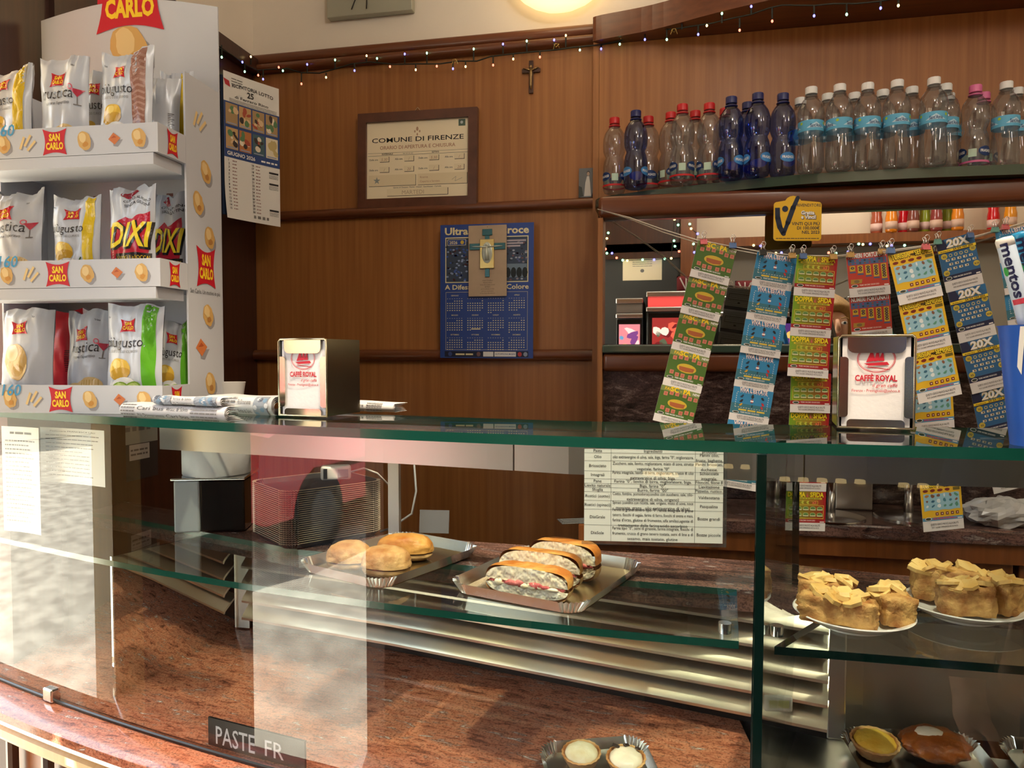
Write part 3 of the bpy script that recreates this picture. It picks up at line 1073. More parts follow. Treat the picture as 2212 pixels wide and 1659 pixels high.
for k, (z, kind, yy) in enumerate(((.60, 'sticks', .05), (.50, 'dark', .07), (.43, 'dark', .04), (.365, 'dark', .08), (.20, 'dark', .07), (.13, 'square', .045), (.055, 'dark', .075))):
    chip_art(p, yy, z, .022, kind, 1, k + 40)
sc_logo(p, .065, .30, .07, .085)
p.text('San Carlo. Un motivo in più', .062, .243, .013, INK, 2, 'c', width=.11)
p.build('side_print', sp, mapf=lambda a, b, h: (h, .09 + a, b))
m = MB(); m.box(-SW, .09, .0005, -SW + .004, SD, .684); m.build('side_panel', 'card_white', cs)
# back card with arched top and the logo standing proud of it
m = MB()
arch = [(-SW, 0.0005), (0, .0005), (0, .868)] + [(-SW * t, .868 + .03 * math.sin(PI * t)) for t in [k / 10 for k in range(1, 10)]] + [(-SW, .868)]
vs_ = [(x, SD + .0005, z) for x, z in arch] + [(x, SD + .004, z) for x, z in arch]
n_ = len(arch)
m.add(vs_, [tuple(range(n_)), tuple(range(2 * n_ - 1, n_ - 1, -1))] + [(i, (i + 1) % n_, n_ + (i + 1) % n_, n_ + i) for i in range(n_)])
bk = m.build('back_card', 'card_white', cs)
m = MB(); m.box(-SW * .5 - .075, SD - .0035, .80, -SW * .5 + .075, SD - .0005, .97); hp = m.build('logo_plate', 'red_card', cs) if False else None
p = Print()
sc_logo(p, -SW * .485, .905, .165, .155, 5)
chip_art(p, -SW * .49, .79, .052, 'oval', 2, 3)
for x in (-.30, -.12):
    p.rect(x - .008, .465, x + .008, .472, srgb(120, 70, 60), 1)
p.build('header_print', bk, mapf=lambda a, b, h: (a, SD + .0005 - h, b))
hd = MB()
pts = [(-SW * .485 - .08, .895), (-SW * .485 + .08, .895), (-SW * .485 + .074, .99), (-SW * .485 - .074, .99)]
hd.add([(x, SD + .001, z) for x, z in pts] + [(x, SD + .004, z) for x, z in pts], [(0, 1, 2, 3), (7, 6, 5, 4), (0, 4, 5, 1), (1, 5, 6, 2), (2, 6, 7, 3), (3, 7, 4, 0)])
pm('card_red', RED, .6)
hd.build('logo_crest', 'card_red', cs)

# ------------------------------------------------------------------ crisp bags
def bag_surface(w, h, t, seed, pinch=0.06):
    def S(u, v, side=1):
        b = t / 2 * max(0, 1 - abs(u) ** 2.6) ** .75 * max(0, math.sin(PI * min(1, max(0, (v * .93 + .02))))) ** .6
        if v > .93:
            b *= max(0, (1 - v) / .07) * .8 + .02
        x = u * w / 2 * (1 - pinch * math.sin(PI * v))
        z = h * v + .016 * v * v * nz(u * 1.6, seed, 3.1) + .007 * v ** 4 * (abs(u) ** 3)
        wr = .007 * nz(x * 22 + seed, z * 16, side * 2.3) + .0055 * abs(nz(x * 46 + seed * 3, z * 22, 1.7))
        wr += .012 * abs(nz(u * 5 + seed, 7.7, side)) * max(0, v - .65) / .35
        y = -side * b - wr * min(1, 6 * (1 - abs(u)) + .15) * (1 if side > 0 else -1) + .006 * v * math.sin(u * 3 + seed)
        return Vector((x, y, z))
    return S

def bag(label, loc, yaw, w, h, t, seed, art, lean=0.0, roll=0.0, group='crisp bags in the cardboard rack', mat='foil_bag'):
    S = bag_surface(w, h, t, seed)
    m = MB()
    m.grid(lambda u, v: S(2 * u - 1, v, 1), 22, 26)
    m.grid(lambda u, v: S(1 - 2 * u, v, -1), 22, 26)
    # zig-zag crimp on top
    o = m.build('crisp_bag', mat, None, smooth=True, fix=False)
    o.location = loc
    o.rotation_euler = (lean, roll, yaw)
    tag(o, label, 'crisp bag', group)
    p = art(w, h)
    if p.items:
        def mp(a, b, hh):
            u, v = max(-1, min(1, a / (w / 2))), max(0, min(1, b / h))
            P = S(u, v, 1); du = S(min(1, u + .02), v, 1) - S(max(-1, u - .02), v, 1); dv = S(u, min(1, v + .02), 1) - S(u, max(0, v - .02), 1)
            n = du.cross(dv); n.normalize()
            if n.y > 0: n = -n
            return P + n * (hh + .0004)
        p.build('label_print', o, mapf=mp, maxlen=.007, eps=.0003, mat='ink_gloss')
    return o

def cocktail(p, x, y, s, l=3):
    p.poly([(x - .5 * s, y + .6 * s), (x + .5 * s, y + .6 * s), (x, y)], srgb(190, 60, 80), l)
    p.line([(x, y), (x, y - .6 * s)], .07 * s, GRY, l)
    p.line([(x - .25 * s, y - .6 * s), (x + .25 * s, y - .6 * s)], .07 * s, GRY, l)
    p.ring(x - .5 * s, y + .7 * s, .22 * s, .22 * s, .07 * s, srgb(220, 90, 110), l)
def ridged(p, cx, cy, w, h, l=2):
    p.ell(cx, cy, w, h, CHIPL, l, 18, .15, .08, 5)
    for k in range(-3, 4):
        p.line([(cx + k * w * .25 - .05 * w, cy - h * .7), (cx + k * w * .2 + .1 * w, cy + h * .75)], w * .05, srgb(206, 168, 84), l + 1)
def art_rustica(w, h):
    p = Print()
    sc_logo(p, -.06 * w, .76 * h, .30 * w, .15 * h)
    p.text('bar', .22 * w, .88 * h, .03 * h, INK, 2)
    p.text('rustica', -.02 * w, .565 * h, .155 * h, INK, 3, 'c', -.004, shear=.1, width=.62 * w)
    p.text("scatena l'aperitivo", -.02 * w, .505 * h, .045 * h, INK, 3, 'c', 0, shear=.12, width=.50 * w)
    cocktail(p, .36 * w, .58 * h, .13 * h)
    ridged(p, -.22 * w, .17 * h, .24 * w, .07 * h); ridged(p, .10 * w, .20 * h, .26 * w, .10 * h)
    return p
def art_piu(stripe, kind):
    def f(w, h):
        p = Print()
        p.rect(.21 * w, .01 * h, .42 * w, .985 * h, stripe, 1)
        if kind == 'ham':
            for k in range(16):
                z = .08 * h + k * .055 * h
                p.line([(.22 * w, z), (.315 * w, z + .03 * h), (.41 * w, z)], .004, srgb(190, 150, 136), 2)
        sc_logo(p, -.02 * w, .80 * h, .26 * w, .13 * h)
        p.text('bar', -.40 * w, .86 * h, .03 * h, INK, 2)
        p.text('piùgusto', -.10 * w, .59 * h, .14 * h, INK, 3, 'c', -.002, width=.66 * w)
        p.text('IL GUSTO È DEI CURIOSI', -.12 * w, .535 * h, .036 * h, GRY, 3, 'c', 0, width=.56 * w)
        p.ell(-.16 * w, .38 * h, .20 * w, .105 * h, srgb(226, 186, 70), 2, 20, .2, .1, 4)
        p.ell(-.16 * w, .335 * h, .19 * w, .06 * h, srgb(200, 156, 50), 3, 18, .2, .1, 6)
        p.ell(-.20 * w, .425 * h, .09 * w, .045 * h, srgb(244, 216, 120), 3, 14, .2, .1, 7)
        p.ell(-.12 * w, .24 * h, .20 * w, .06 * h, WHT, 4, 16, .2)
        if kind == 'lime':
            for dx, a in ((-.18, .3), (.04, .5)):
                p.ell(dx * w, .19 * h, .16 * w, .065 * h, srgb(140, 176, 60), 5, 16, a)
                p.ell(dx * w, .195 * h, .13 * w, .048 * h, srgb(196, 216, 120), 6, 16, a)
            rnd = random.Random(3)
            for k in range(14):
                p.ell((-.3 + .25 * rnd.random()) * w, (.08 + .06 * rnd.random()) * h, .008 * w, .006 * h, INK, 5, 6)
        elif kind == 'chili':
            p.line([(-.30 * w, .15 * h), (-.10 * w, .13 * h), (.06 * w, .18 * h), (.14 * w, .25 * h)], .05 * h, srgb(176, 20, 34), 5)
            p.line([(.14 * w, .25 * h), (.18 * w, .31 * h)], .014 * h, srgb(60, 90, 40), 5)
            p.line([(-.34 * w, .18 * h), (-.24 * w, .17 * h)], .02 * h, srgb(90, 140, 60), 5)
            rnd = random.Random(5)
            for k in range(18):
                p.ell((-.2 + .3 * rnd.random()) * w, (.06 + .06 * rnd.random()) * h, .014 * w, .010 * h, srgb(190, 40, 40), 5, 6)
        else:
            p.ell(-.10 * w, .14 * h, .20 * w, .075 * h, srgb(176, 84, 84), 5, 16, .1, .1, 3)
            for k in range(5):
                p.line([(-.26 * w + k * .06 * w, .10 * h), (-.16 * w + k * .06 * w, .19 * h)], .01 * h, srgb(226, 170, 160), 6)
        return p
    return f
def art_classica(w, h):
    p = Print()
    sc_logo(p, .0, .80 * h, .30 * w, .13 * h)
    p.text('bar', .22 * w, .90 * h, .03 * h, INK, 2)
    p.ell(-.06 * w, .46 * h, .24 * w, .19 * h, srgb(216, 182, 116), 2, 22, .3, .1, 3)
    p.ell(-.12 * w, .55 * h, .13 * w, .09 * h, srgb(236, 212, 160), 3, 18, .3, .15, 4)
    p.ell(.0, .37 * h, .12 * w, .06 * h, srgb(198, 158, 84), 3, 16, .3, .15, 5)
    p.text('classica', .02 * w, .115 * h, .125 * h, INK, 3, 'c', -.002, width=.72 * w)
    return p
def art_dixi(w, h):
    p = Print()
    p.poly([(-.46 * w, .58 * h), (-.1 * w, .70 * h), (.05 * w, .66 * h), (.44 * w, .74 * h), (.46 * w, .45 * h), (.40 * w, .30 * h), (.2 * w, .22 * h), (-.2 * w, .30 * h), (-.46 * w, .22 * h)], srgb(186, 22, 50), 1)
    p.poly([(-.2 * w, .92 * h), (.0, .98 * h), (.16 * w, .91 * h), (.02 * w, .87 * h)], srgb(150, 30, 50), 1)
    for dx, dy, c, l in ((.035, -.014, BLK, 3), (0, 0, srgb(246, 220, 50), 4)):
        p.text('DIXI', (-.01 + dx) * w, (.38 + dy) * h, .36 * h, c, l, 'c', .05 if l == 3 else .02, shear=.12, width=.84 * w)
    p.text('COTTO AL FORNO', .16 * w, .845 * h, .035 * h, INK, 2, 'c', .01)
    p.text('SENZA GLUTINE', .16 * w, .80 * h, .04 * h, INK, 2, 'c', .01)
    p.rect(-.28 * w, .225 * h, .46 * w, .31 * h, BLK, 5)
    p.text('SI SCIOGLIE in BOCCA!', .09 * w, .245 * h, .055 * h, YEL, 6, 'c', .0, width=.68 * w)
    p.ell(-.36 * w, .10 * h, .12 * w, .09 * h, srgb(244, 226, 150), 2, 16)
    return p
def art_plain(w, h):
    p = Print()
    for k in range(12):
        p.rect(.30 * w, (.35 + .02 * k) * h, (.36 + .03 * (k % 3)) * w, (.357 + .02 * k) * h, INK, 1)
    return p
GRN, YLS, BRN = srgb(96, 176, 40), srgb(222, 190, 30), srgb(164, 116, 100)
def put_bag(label, px, lvl, y, w, h, t, seed, art, yaw=0.0, roll=0.0, lean=.05, lift=0.0):
    x = max(-SW + .011 + w / 2, min(-.011 - w / 2, st_x(px, y)))
    c, s = math.cos(ST_ROT), math.sin(ST_ROT)
    loc = (STAND[0] + x * c - y * s, STAND[1] + x * s + y * c, STAND[2] + TZ[lvl][0] + .0095 + lift)
    return bag(label, loc, ST_ROT + yaw, w, h, t, seed, art, -lean, roll)
put_bag('white crisp bag with wide yellow stripe and chili, end of the top tray', 4, 2, .046, .112, .185, .040, 1, art_piu(YLS, 'chili'), .0, .0)
put_bag('white ridged crisp bag with cocktail glass in the top tray', 152, 2, .046, .112, .198, .040, 2, art_rustica, .0, .0)
put_bag('crisp bag with brown herringbone stripe and ham in the top tray', 283, 2, .046, .116, .198, .042, 3, art_piu(BRN, 'ham'), .0, .0)
put_bag('plain silver crisp bag turned sideways in the top tray', 352, 2, .128, .088, .18, .030, 4, art_plain, .12, .0)
put_bag('crisp bag half hidden behind the cocktail bag, top tray', 226, 2, .130, .110, .20, .030, 5, art_piu(BRN, 'ham'), .0, .0)
put_bag('yellow cornered crisp bag poking above the side card', 388, 2, .182, .080, .208, .018, 16, art_piu(YLS, 'chili'), .0, .02, .0)
put_bag('white ridged crisp bag with cocktail glass in the middle tray', 40, 1, .046, .118, .190, .042, 6, art_rustica, .0, .0)
put_bag('crisp bag with yellow stripe and red chili in the middle tray', 172, 1, .046, .106, .172, .042, 7, art_piu(YLS, 'chili'), .0, .0)
put_bag('white bag with big yellow slanted letters in the middle tray', 292, 1, .046, .102, .190, .042, 8, art_dixi, .0, .0)
put_bag('second slanted letter bag pressed against the side card', 368, 1, .140, .078, .195, .028, 9, art_dixi, .0, .0)
put_bag('white crisp bag with one big plain crisp in the bottom tray', 55, 0, .042, .124, .196, .040, 10, art_classica, .0, .0)
put_bag('smaller cocktail crisp bag between two others in the bottom tray', 190, 0, .092, .106, .196, .028, 11, art_rustica, .0, .0)
put_bag('crisp bag with green stripe and lime in the bottom tray', 288, 0, .036, .124, .204, .036, 12, art_piu(GRN, 'lime'), .0, .0)
put_bag('leaning crisp bag with green stripe beside the side card', 398, 0, .120, .082, .175, .026, 13, art_piu(GRN, 'lime'), .0, .0)
put_bag('silver bag behind the lime crisp bag of the bottom tray', 232, 0, .160, .120, .200, .028, 14, art_plain, .0, .0)
m_ = pm('foil_red', srgb(196, 30, 46), .35, spec=.6)
put_bag('crisp bag with a red top behind the plain crisp bag', 85, 0, .150, .120, .200, .028, 17, art_plain, .0, .0).data.materials[0] = m_

# ------------------------------------------------------------------ newspapers
def newspaper(label, xc, d, L, dep, hgt, seed, yaw, z=ZT1, lift=0.0):
    c = Vector((*cw(xc, d), 0))
    t = thing('folded_newspaper', label, 'newspaper', (c.x, c.y, z + lift), yaw, 'folded newspapers on the glass top')
    for k in range(4):
        i = k * .0028
        m = MB()
        path = [(dep - .01 * k, hgt - i)] + [((hgt / 2 - i) * (1 - math.cos(a)) + i + .001, hgt / 2 + (hgt / 2 - i) * math.sin(a)) for a in [PI / 2 - q * PI / 8 for q in range(9)]] + [(dep - .006 * k, i + .0003)]
        path = [(y + .0, zz) for y, zz in path]
        m.grid(lambda u, v: Vector((L * u, path[int(round(v * (len(path) - 1)))][0] + (.004 * math.sin(8 * u + seed) if v in (0,) else 0), path[int(round(v * (len(path) - 1)))][1] + .0012 * math.sin(6 * u + seed + k) * (1 if v < .5 else 0))), 12, len(path) - 1)
        o = m.build('sheet', 'newsprint', t, smooth=True, fix=False)
    p = Print()
    rnd = random.Random(seed)
    x = .004
    heads = ['Vertice da Salvini', 'Più Donnarumma', 'Vertice da Salvini', 'Cari bus', 'Più Donnarumma']
    while x < L - .02:
        w = .03 + .05 * rnd.random()
        kind = rnd.random()
        if kind < .45:
            p.text(heads[rnd.randrange(5)], x, .62, .0, INK, 1) if False else None
            for q in range(2):
                p.text(heads[(seed + q + int(x * 50)) % 5], x, hgt * (.56 - .33 * q), hgt * .26, INK, 1, width=min(w, L - x - .01))
        elif kind < .75:
            p.rect(x, hgt * .12, min(x + w, L - .01), hgt * .92, srgb(150, 158, 170), 1)
            for q in range(8):
                p.ell(x + rnd.random() * min(w, L - x - .01), hgt * (.2 + .6 * rnd.random()), .005, .003, rnd.choice([srgb(90, 96, 110), srgb(210, 212, 216), srgb(120, 150, 176)]), 2, 7)
        else:
            for q in range(5):
                p.fuzz(x, min(x + w, L - .01), hgt * (.15 + .16 * q), hgt * .06, GRY, 1, 5, seed * 9 + q)
        x += w + .006
    def mp(a, b, h):
        ang = PI / 2 - (1 - b / hgt) * PI
        return (a, hgt / 2 - (hgt / 2 + h) * math.cos(ang) + .001, hgt / 2 + (hgt / 2 + h) * math.sin(ang))
    p.build('column_print', t, mapf=mp, maxlen=.005, base=.0012)
    return t
pm('newsprint', srgb(214, 214, 216), .8)
newspaper('lowest folded newspaper with its open fold towards the napkins', -.735, d_mid(-.735) + .008, .262, .046, .024, 1, math.radians(-12.5))
newspaper('rolled newspaper lying across the others beside the crisp rack', -.612, 1.462, .17, .080, .034, 2, math.radians(-11))
newspaper('thin folded newspaper on the lowest one before the crisp rack', -.655, d_mid(-.655) + .010, .165, .040, .014, 3, math.radians(-12.5), lift=.0262)
newspaper('folded newspaper sticking out behind the napkin holder', -.425, 1.548, .20, .06, .018, 5, math.radians(-9))
# white cup behind the papers
_c = at(500, 868, 1.66)
m = MB(); m.lathe([(.022, 0), (.03, .05), (.031, .055), (.029, .055), (.021, .004), (.001, .003)], 20)
o = m.build('paper_cup', 'white_paper', smooth=True, angle=40, loc=(_c.x, _c.y, ZT1)); tag(o, 'small white paper cup behind the newspapers', 'cup')

# ------------------------------------------------------------------ napkin holders
def napkin_holder(label, px, py, yaw):
    c = onz(px, py, ZT1)
    t = thing('napkin_holder', label, 'napkin holder', (c.x, c.y, ZT1), yaw, 'napkin holders on the glass top')
    w, dp, h = .104, .112, .148
    m = MB()
    m.box(-w / 2, .004, .004, -w / 2 + .0016, dp, h - .004); m.box(w / 2 - .0016, .004, .004, w / 2, dp, h - .004)
    m.box(-w / 2 + .0016, .004, h - .0056, w / 2 - .0016, dp, h - .004); m.box(-w / 2 + .0016, .004, .004, w / 2 - .0016, dp, .0056)
    m.box(-w / 2 + .0017, dp - .0016, .0057, w / 2 - .0017, dp - .0002, h - .0057)
    m.build('shell', 'brass_steel', t)
    def tab(pts, r):
        q = []
        for (x, z, cx, cz) in pts:
            if cx == 0:
                q.append((x, z)); continue
            for k in range(5):
                a0 = math.atan2(-cz, -cx) - PI / 4 + 0
                a = {(-1, -1): PI, (1, -1): -PI / 2, (1, 1): 0, (-1, 1): PI / 2}[(cx, cz)] + k * PI / 8
                q.append((x - cx * r + r * math.cos(a), z - cz * r + r * math.sin(a)))
        return q
    def plate(q, y0, name):
        n = len(q); b = MB()
        b.add([(x, y0, z) for x, z in q] + [(x, y0 + .0014, z) for x, z in q], [tuple(range(n)), tuple(range(2 * n - 1, n - 1, -1))] + [(i, (i + 1) % n, n + (i + 1) % n, n + i) for i in range(n)])
        return b.build(name, 'brass_steel', t)
    plate(tab([(-.040, h - .030, -1, -1), (.040, h - .030, 1, -1), (.040, h - .003, 0, 0), (-.040, h - .003, 0, 0)], .010), .0024, 'top_tab')
    plate(tab([(-.040, .003, 0, 0), (.040, .003, 0, 0), (.040, .017, 1, 1), (-.040, .017, -1, 1)], .006), .0024, 'bottom_tab')
    plate(tab([(-w / 2, .020, 0, 0), (-w / 2 + .0135, .020, 1, -1), (-w / 2 + .0135, h - .036, 1, 1), (-w / 2, h - .036, 0, 0)], .005), .0024, 'side_tab')
    plate(tab([(w / 2 - .0135, .020, -1, -1), (w / 2, .020, 0, 0), (w / 2, h - .036, 0, 0), (w / 2 - .0135, h - .036, -1, 1)], .005), .0024, 'side_tab')
    e = MB()
    e.tube([(-w / 2, .003, .004), (-w / 2, .003, h - .008), (-w / 2 + .004, .003, h - .004), (w / 2 - .004, .003, h - .004), (w / 2, .003, h - .008), (w / 2, .003, .004)], .0022, 6, closed=True)
    e.build('rolled_rim', 'brass_steel', t, smooth=True)
    b = MB()
    b.grid(lambda u, v: Vector((-.047 + .094 * u, .0062 + .0012 * math.sin(5 * u) * math.sin(4 * v), .006 + (h - .013) * v)), 10, 10)
    nk = b.build('napkin_front', 'napkin', t, smooth=True, fix=False)
    b = MB(); b.box(-.047, .012, .006, .047, dp - .004, h - .007); b.build('napkin_pack', 'napkin', t)
    p = Print()
    R = srgb(196, 36, 56)
    p.ring(0, .109, .0265, .021, .0009, R, 1, 40); p.ring(0, .109, .0248, .0194, .0006, R, 1, 40)
    p.poly([(-.014, .104), (-.006, .124), (-.001, .106)], R, 1); p.poly([(-.003, .105), (.002, .128), (.005, .107)], R, 1); p.poly([(.003, .106), (.009, .122), (.011, .106)], R, 1)
    p.poly([(-.017, .102), (.015, .1045), (.018, .100), (-.01, .0985)], R, 1)
    for k in range(6):
        p.line([(-.012 + .004 * k, .097 - .0006 * k), (-.004 + .0045 * k, .0955 - .0005 * k)], .0012, R, 1)
    p.text('CAFFÈ ROYAL', 0, .0755, .0125, R, 1, 'c', .035, width=.058)
    p.text('il gran caffé', .029, .0665, .0075, R, 1, 'r', .006, shear=.25)
    p.text('Firenze - Prestigesas@yahoo.it', 0, .0588, .006, R, 1, 'c', .006, width=.066)
    p.build('napkin_print', t, mapf=lambda a, bb, h2: (a, .0052 - h2, bb))
    return t
pm('napkin', srgb(238, 236, 238), .85, bump=.2, bscale=120)
napkin_holder('shiny napkin holder facing straight out beside the ticket strips', 1891, 931, math.radians(-7))
napkin_holder('shiny napkin holder turned sideways beside the newspapers', 652, 903, math.radians(-9))

# ------------------------------------------------------------------ sweets cup at the edge
_c = onz(2262, 962, ZT1)
sc = thing('sweets_bucket', 'blue paper bucket printed with white swoosh holding sweet rolls', 'sweets bucket', (_c.x, _c.y, ZT1), 0)
pm('paper_blue', srgb(36, 96, 206), .35)
m = MB(); m.lathe([(.040, 0), (.056, .15), (.058, .152), (.055, .150), (.039, .004), (.001, .003)], 40); m.build('bucket', 'paper_blue', sc, smooth=True, angle=40)
p = Print()
p.poly([(-.9, .0), (-.6, .02), (-.35, .06), (-.45, .03), (-.2, .0)], WHT, 1)
p.poly([(-1.1, .10), (-.98, .15), (-.86, .15), (-1.0, .09)], WHT, 1)
p.build('swoosh_print', sc, mapf=lambda a, b, h: ((.0405 + .107 * b + h) * math.sin(a), -(.0405 + .107 * b + h) * math.cos(a), b), maxlen=.03)
pm('roll_cyan', srgb(40, 150, 206), .3); pm('roll_pale', srgb(196, 214, 236), .3)
def roll(label, px, py, px2, py2, d, base, cap, word):
    a, b = at(px2, py2, d), at(px, py, d)
    t = thing('sweet_roll', label, 'sweet roll', a, 0, 'sweet rolls in the bucket')
    ax = (b - a); L = ax.length; q = ax.to_track_quat('Z', 'Y')
    t.rotation_mode = 'QUATERNION'; t.rotation_quaternion = q
    # keep the printed side towards the customers
    m = MB(); m.lathe([(.001, 0), (.0095, .0), (.0102, .003), (.0102, L - .004), (.0085, L - .001), (.001, L)], 24); m.build('wrapper', base, t, smooth=True, angle=40)
    m = MB(); m.lathe([(.0104, L - .012), (.0104, L - .004), (.0088, L - .0008)], 24); m.build('end_twist', cap, t, smooth=True)
    v = q.inverted() @ (EYE - a); a0 = math.atan2(v.y, v.x)
    p = Print()
    p.text(word, -L * .93, -.006, .0165, srgb(22, 26, 74), 1, 'l', .03, width=L * .62)
    p.ell(-L * .62, -.0075, .006, .003, srgb(50, 160, 70), 2, 12)
    p.rect(-L * .30, -.010, -L * .24, .006, srgb(200, 60, 80), 1)
    p.build('name_print', t, mapf=lambda x, y, h: ((.0104 + h) * math.cos(a0 + y / .0104), (.0104 + h) * math.sin(a0 + y / .0104), -x), maxlen=.004)
    return t
roll('pale blue mint roll with dark lettering standing in the bucket', 2168, 512, 2220, 700, .93, 'roll_pale', 'white_plastic', 'mentos')
roll('bright cyan mint roll leaning in the bucket', 2203, 500, 2250, 700, .95, 'roll_cyan', 'roll_cyan', 'mentos')
# ------------------------------------------------------------------ things on the back wall
def wallrect(px0, py0, px1, py1, y):
    """rectangle on the wall plane y that spans these pixels: x0, z0, x1, z1"""
    a, b = ony(px0, (py0 + py1) / 2, y), ony(px1, (py0 + py1) / 2, y)
    c = (px0 + px1) / 2
    return a.x, ony(c, py1, y).z, b.x, ony(c, py0, y).z

# opening hours notice in a wooden frame
x0, z0, x1, z1 = wallrect(773, 238, 1030, 445, YB - .02)
fw, fh = x1 - x0, z1 - z0
fr = thing('framed_notice', 'opening hours notice in a brown wooden frame', 'framed notice', (x0, YB - .004, z0), (0, math.radians(.6), 0))
bw = .030
def frame_bar(q, name='frame_bar'):
    m = MB(); n = 4
    m.add([(x, -.022, z) for x, z in q] + [(x, -.001, z) for x, z in q], [(0, 1, 2, 3), (7, 6, 5, 4), (0, 4, 5, 1), (1, 5, 6, 2), (2, 6, 7, 3), (3, 7, 4, 0)])
    m.build(name, 'frame_wood', fr)
frame_bar([(0, 0), (fw, 0), (fw - bw, bw), (bw, bw)]); frame_bar([(0, fh), (bw, fh - bw), (fw - bw, fh - bw), (fw, fh)])
frame_bar([(0, 0), (bw, bw), (bw, fh - bw), (0, fh)]); frame_bar([(fw, 0), (fw, fh), (fw - bw, fh - bw), (fw - bw, bw)])
m = MB(); m.box(bw - .002, -.012, bw - .002, fw - bw + .002, -.006, fh - bw + .002); m.build('notice_sheet', 'paper_warm', fr)
m = MB(); m.tube([(fw * .5 - .012, -.008, fh), (fw * .5, -.008, fh + .014), (fw * .5 + .012, -.008, fh)], .0016, 6); m.build('hanging_hook', 'brass_steel', fr)
p = Print()
w, h = fw - 2 * bw, fh - 2 * bw
DK, BR = srgb(30, 26, 24), srgb(190, 140, 110)
for dx, dy, rx, ry in ((0, .045, .006, .012), (-.012, .03, .004, .007), (.012, .03, .004, .007), (0, .012, .004, .008)):
    p.ell(w * .50 + dx * .7, h * .86 + (dy - .03) * .55, rx * .7, ry * .6, srgb(196, 160, 130), 1, 10)
p.text('COMUNE DI FIRENZE', w * .50, h * .735, h * .085, DK, 1, 'c', .008, width=w * .90)
p.text('ORARIO DI APERTURA E CHIUSURA', w * .50, h * .645, h * .065, BR, 1, 'c', .01, width=w * .74)
p.line([(.01 * w, h * .60), (.99 * w, h * .60)], .0007, DK, 1); p.line([(.01 * w, h * .565), (.99 * w, h * .565)], .0009, DK, 1)
p.text('INVERNALE', w * .15, h * .574, h * .03, DK, 1, 'l', .02); p.text('ESTIVO', w * .68, h * .574, h * .03, DK, 1, 'c', .02)
p.text('DEL 30/10 AL 30/3', w * .36, h * .576, h * .018, DK, 1, 'l')
for r in range(2):
    for c in range(4):
        bx, by = w * (.125 + .245 * c), h * (.485 - .135 * r)
        p.text('Dalle ore' if c % 2 == 0 else 'Alle ore', bx - .015 * w, by + .005, h * .032, DK, 1, 'r', .006)
        p.rect(bx + .0016, by - .0016, bx + w * .095 + .0016, by + h * .07 - .0016, DK, 1)
        p.rect(bx, by, bx + w * .095, by + h * .07, srgb(244, 230, 196), 2)
        p.text([['5.30', '/', '5.30', '/'], ['/', '20', '/', '20']][r][c], bx + w * .048, by + h * .012, h * .05, BR, 3, 'c', shear=.2)
for xa, xb in ((.015, .485), (.505, .985)):
    p.rect(xa * w + .0015, h * .165, xb * w + .0015, h * .305, DK, 1); p.rect(xa * w, h * .17, xb * w, h * .312, srgb(240, 224, 188), 2)
star = [(w * .10 + (h * .05 if k % 2 == 0 else h * .02) * math.cos(PI / 2 + k * PI / 5), h * .24 + (h * .05 if k % 2 == 0 else h * .02) * math.sin(PI / 2 + k * PI / 5)) for k in range(10)]
p.poly(star, srgb(150, 156, 150), 3)
p.text('Ricarica', w * .53, h * .255, h * .035, BR, 3); p.text('Coperto e Servizio', w * .53, h * .20, h * .035, BR, 3)
p.line([(w * .84, h * .22), (w * .88, h * .26), (w * .87, h * .20), (w * .94, h * .24)], .0008, GRY, 3)
p.text('Giorno di Chiusura - Ferme - Closed - Geschlossen - Cerrado', w * .5, h * .135, h * .026, DK, 1, 'c', .004)
p.rect(w * .205, h * .032, w * .805, h * .122, DK, 1); p.rect(w * .20, h * .038, w * .80, h * .127, srgb(244, 230, 196), 2)
p.text('MARTEDI', w * .46, h * .052, h * .075, srgb(196, 172, 140), 3, 'c')
p.rect(w * .90, h * .90, w * .965, h * .985, srgb(90, 110, 96), 1); p.ell(w * .93, h * .945, w * .014, h * .02, srgb(190, 200, 200), 2, 10)
p.move(bw, bw)
p.build('notice_print', fr, mapf=lambda a, b, hh: (a, -.012 - hh, b))

# crucifix
c = ony(1148, 168, YB)
cr = thing('crucifix', 'small dark wooden crucifix with bronze figure on the panelling', 'crucifix', (c.x, YB - .001, c.z))
s_ = .001 * 2.36
m = MB(); m.rbox(-.007, -.008, -.052, .007, 0, .052, .001); m.rbox(-.030, -.0085, .014, .030, -.0002, .027, .001); m.build('cross', 'dark_wood', cr)
pm('bronze', srgb(150, 124, 84), .35, metal=.8)
m = MB()
m.ball((0, -.012, .030), (.0055, .005, .0065), 10, 7); m.tube([(0, -.011, .025), (.001, -.012, .008), (0, -.0115, -.006), (0, -.012, -.028), (.001, -.011, -.04)], [.0045, .006, .005, .0045, .002], 8)
m.tube([(0, -.011, .020), (-.013, -.011, .024), (-.025, -.010, .028)], [.004, .0025, .0015], 6); m.tube([(0, -.011, .020), (.013, -.011, .024), (.025, -.010, .028)], [.004, .0025, .0015], 6)
m.build('figure', 'bronze', cr, smooth=True)

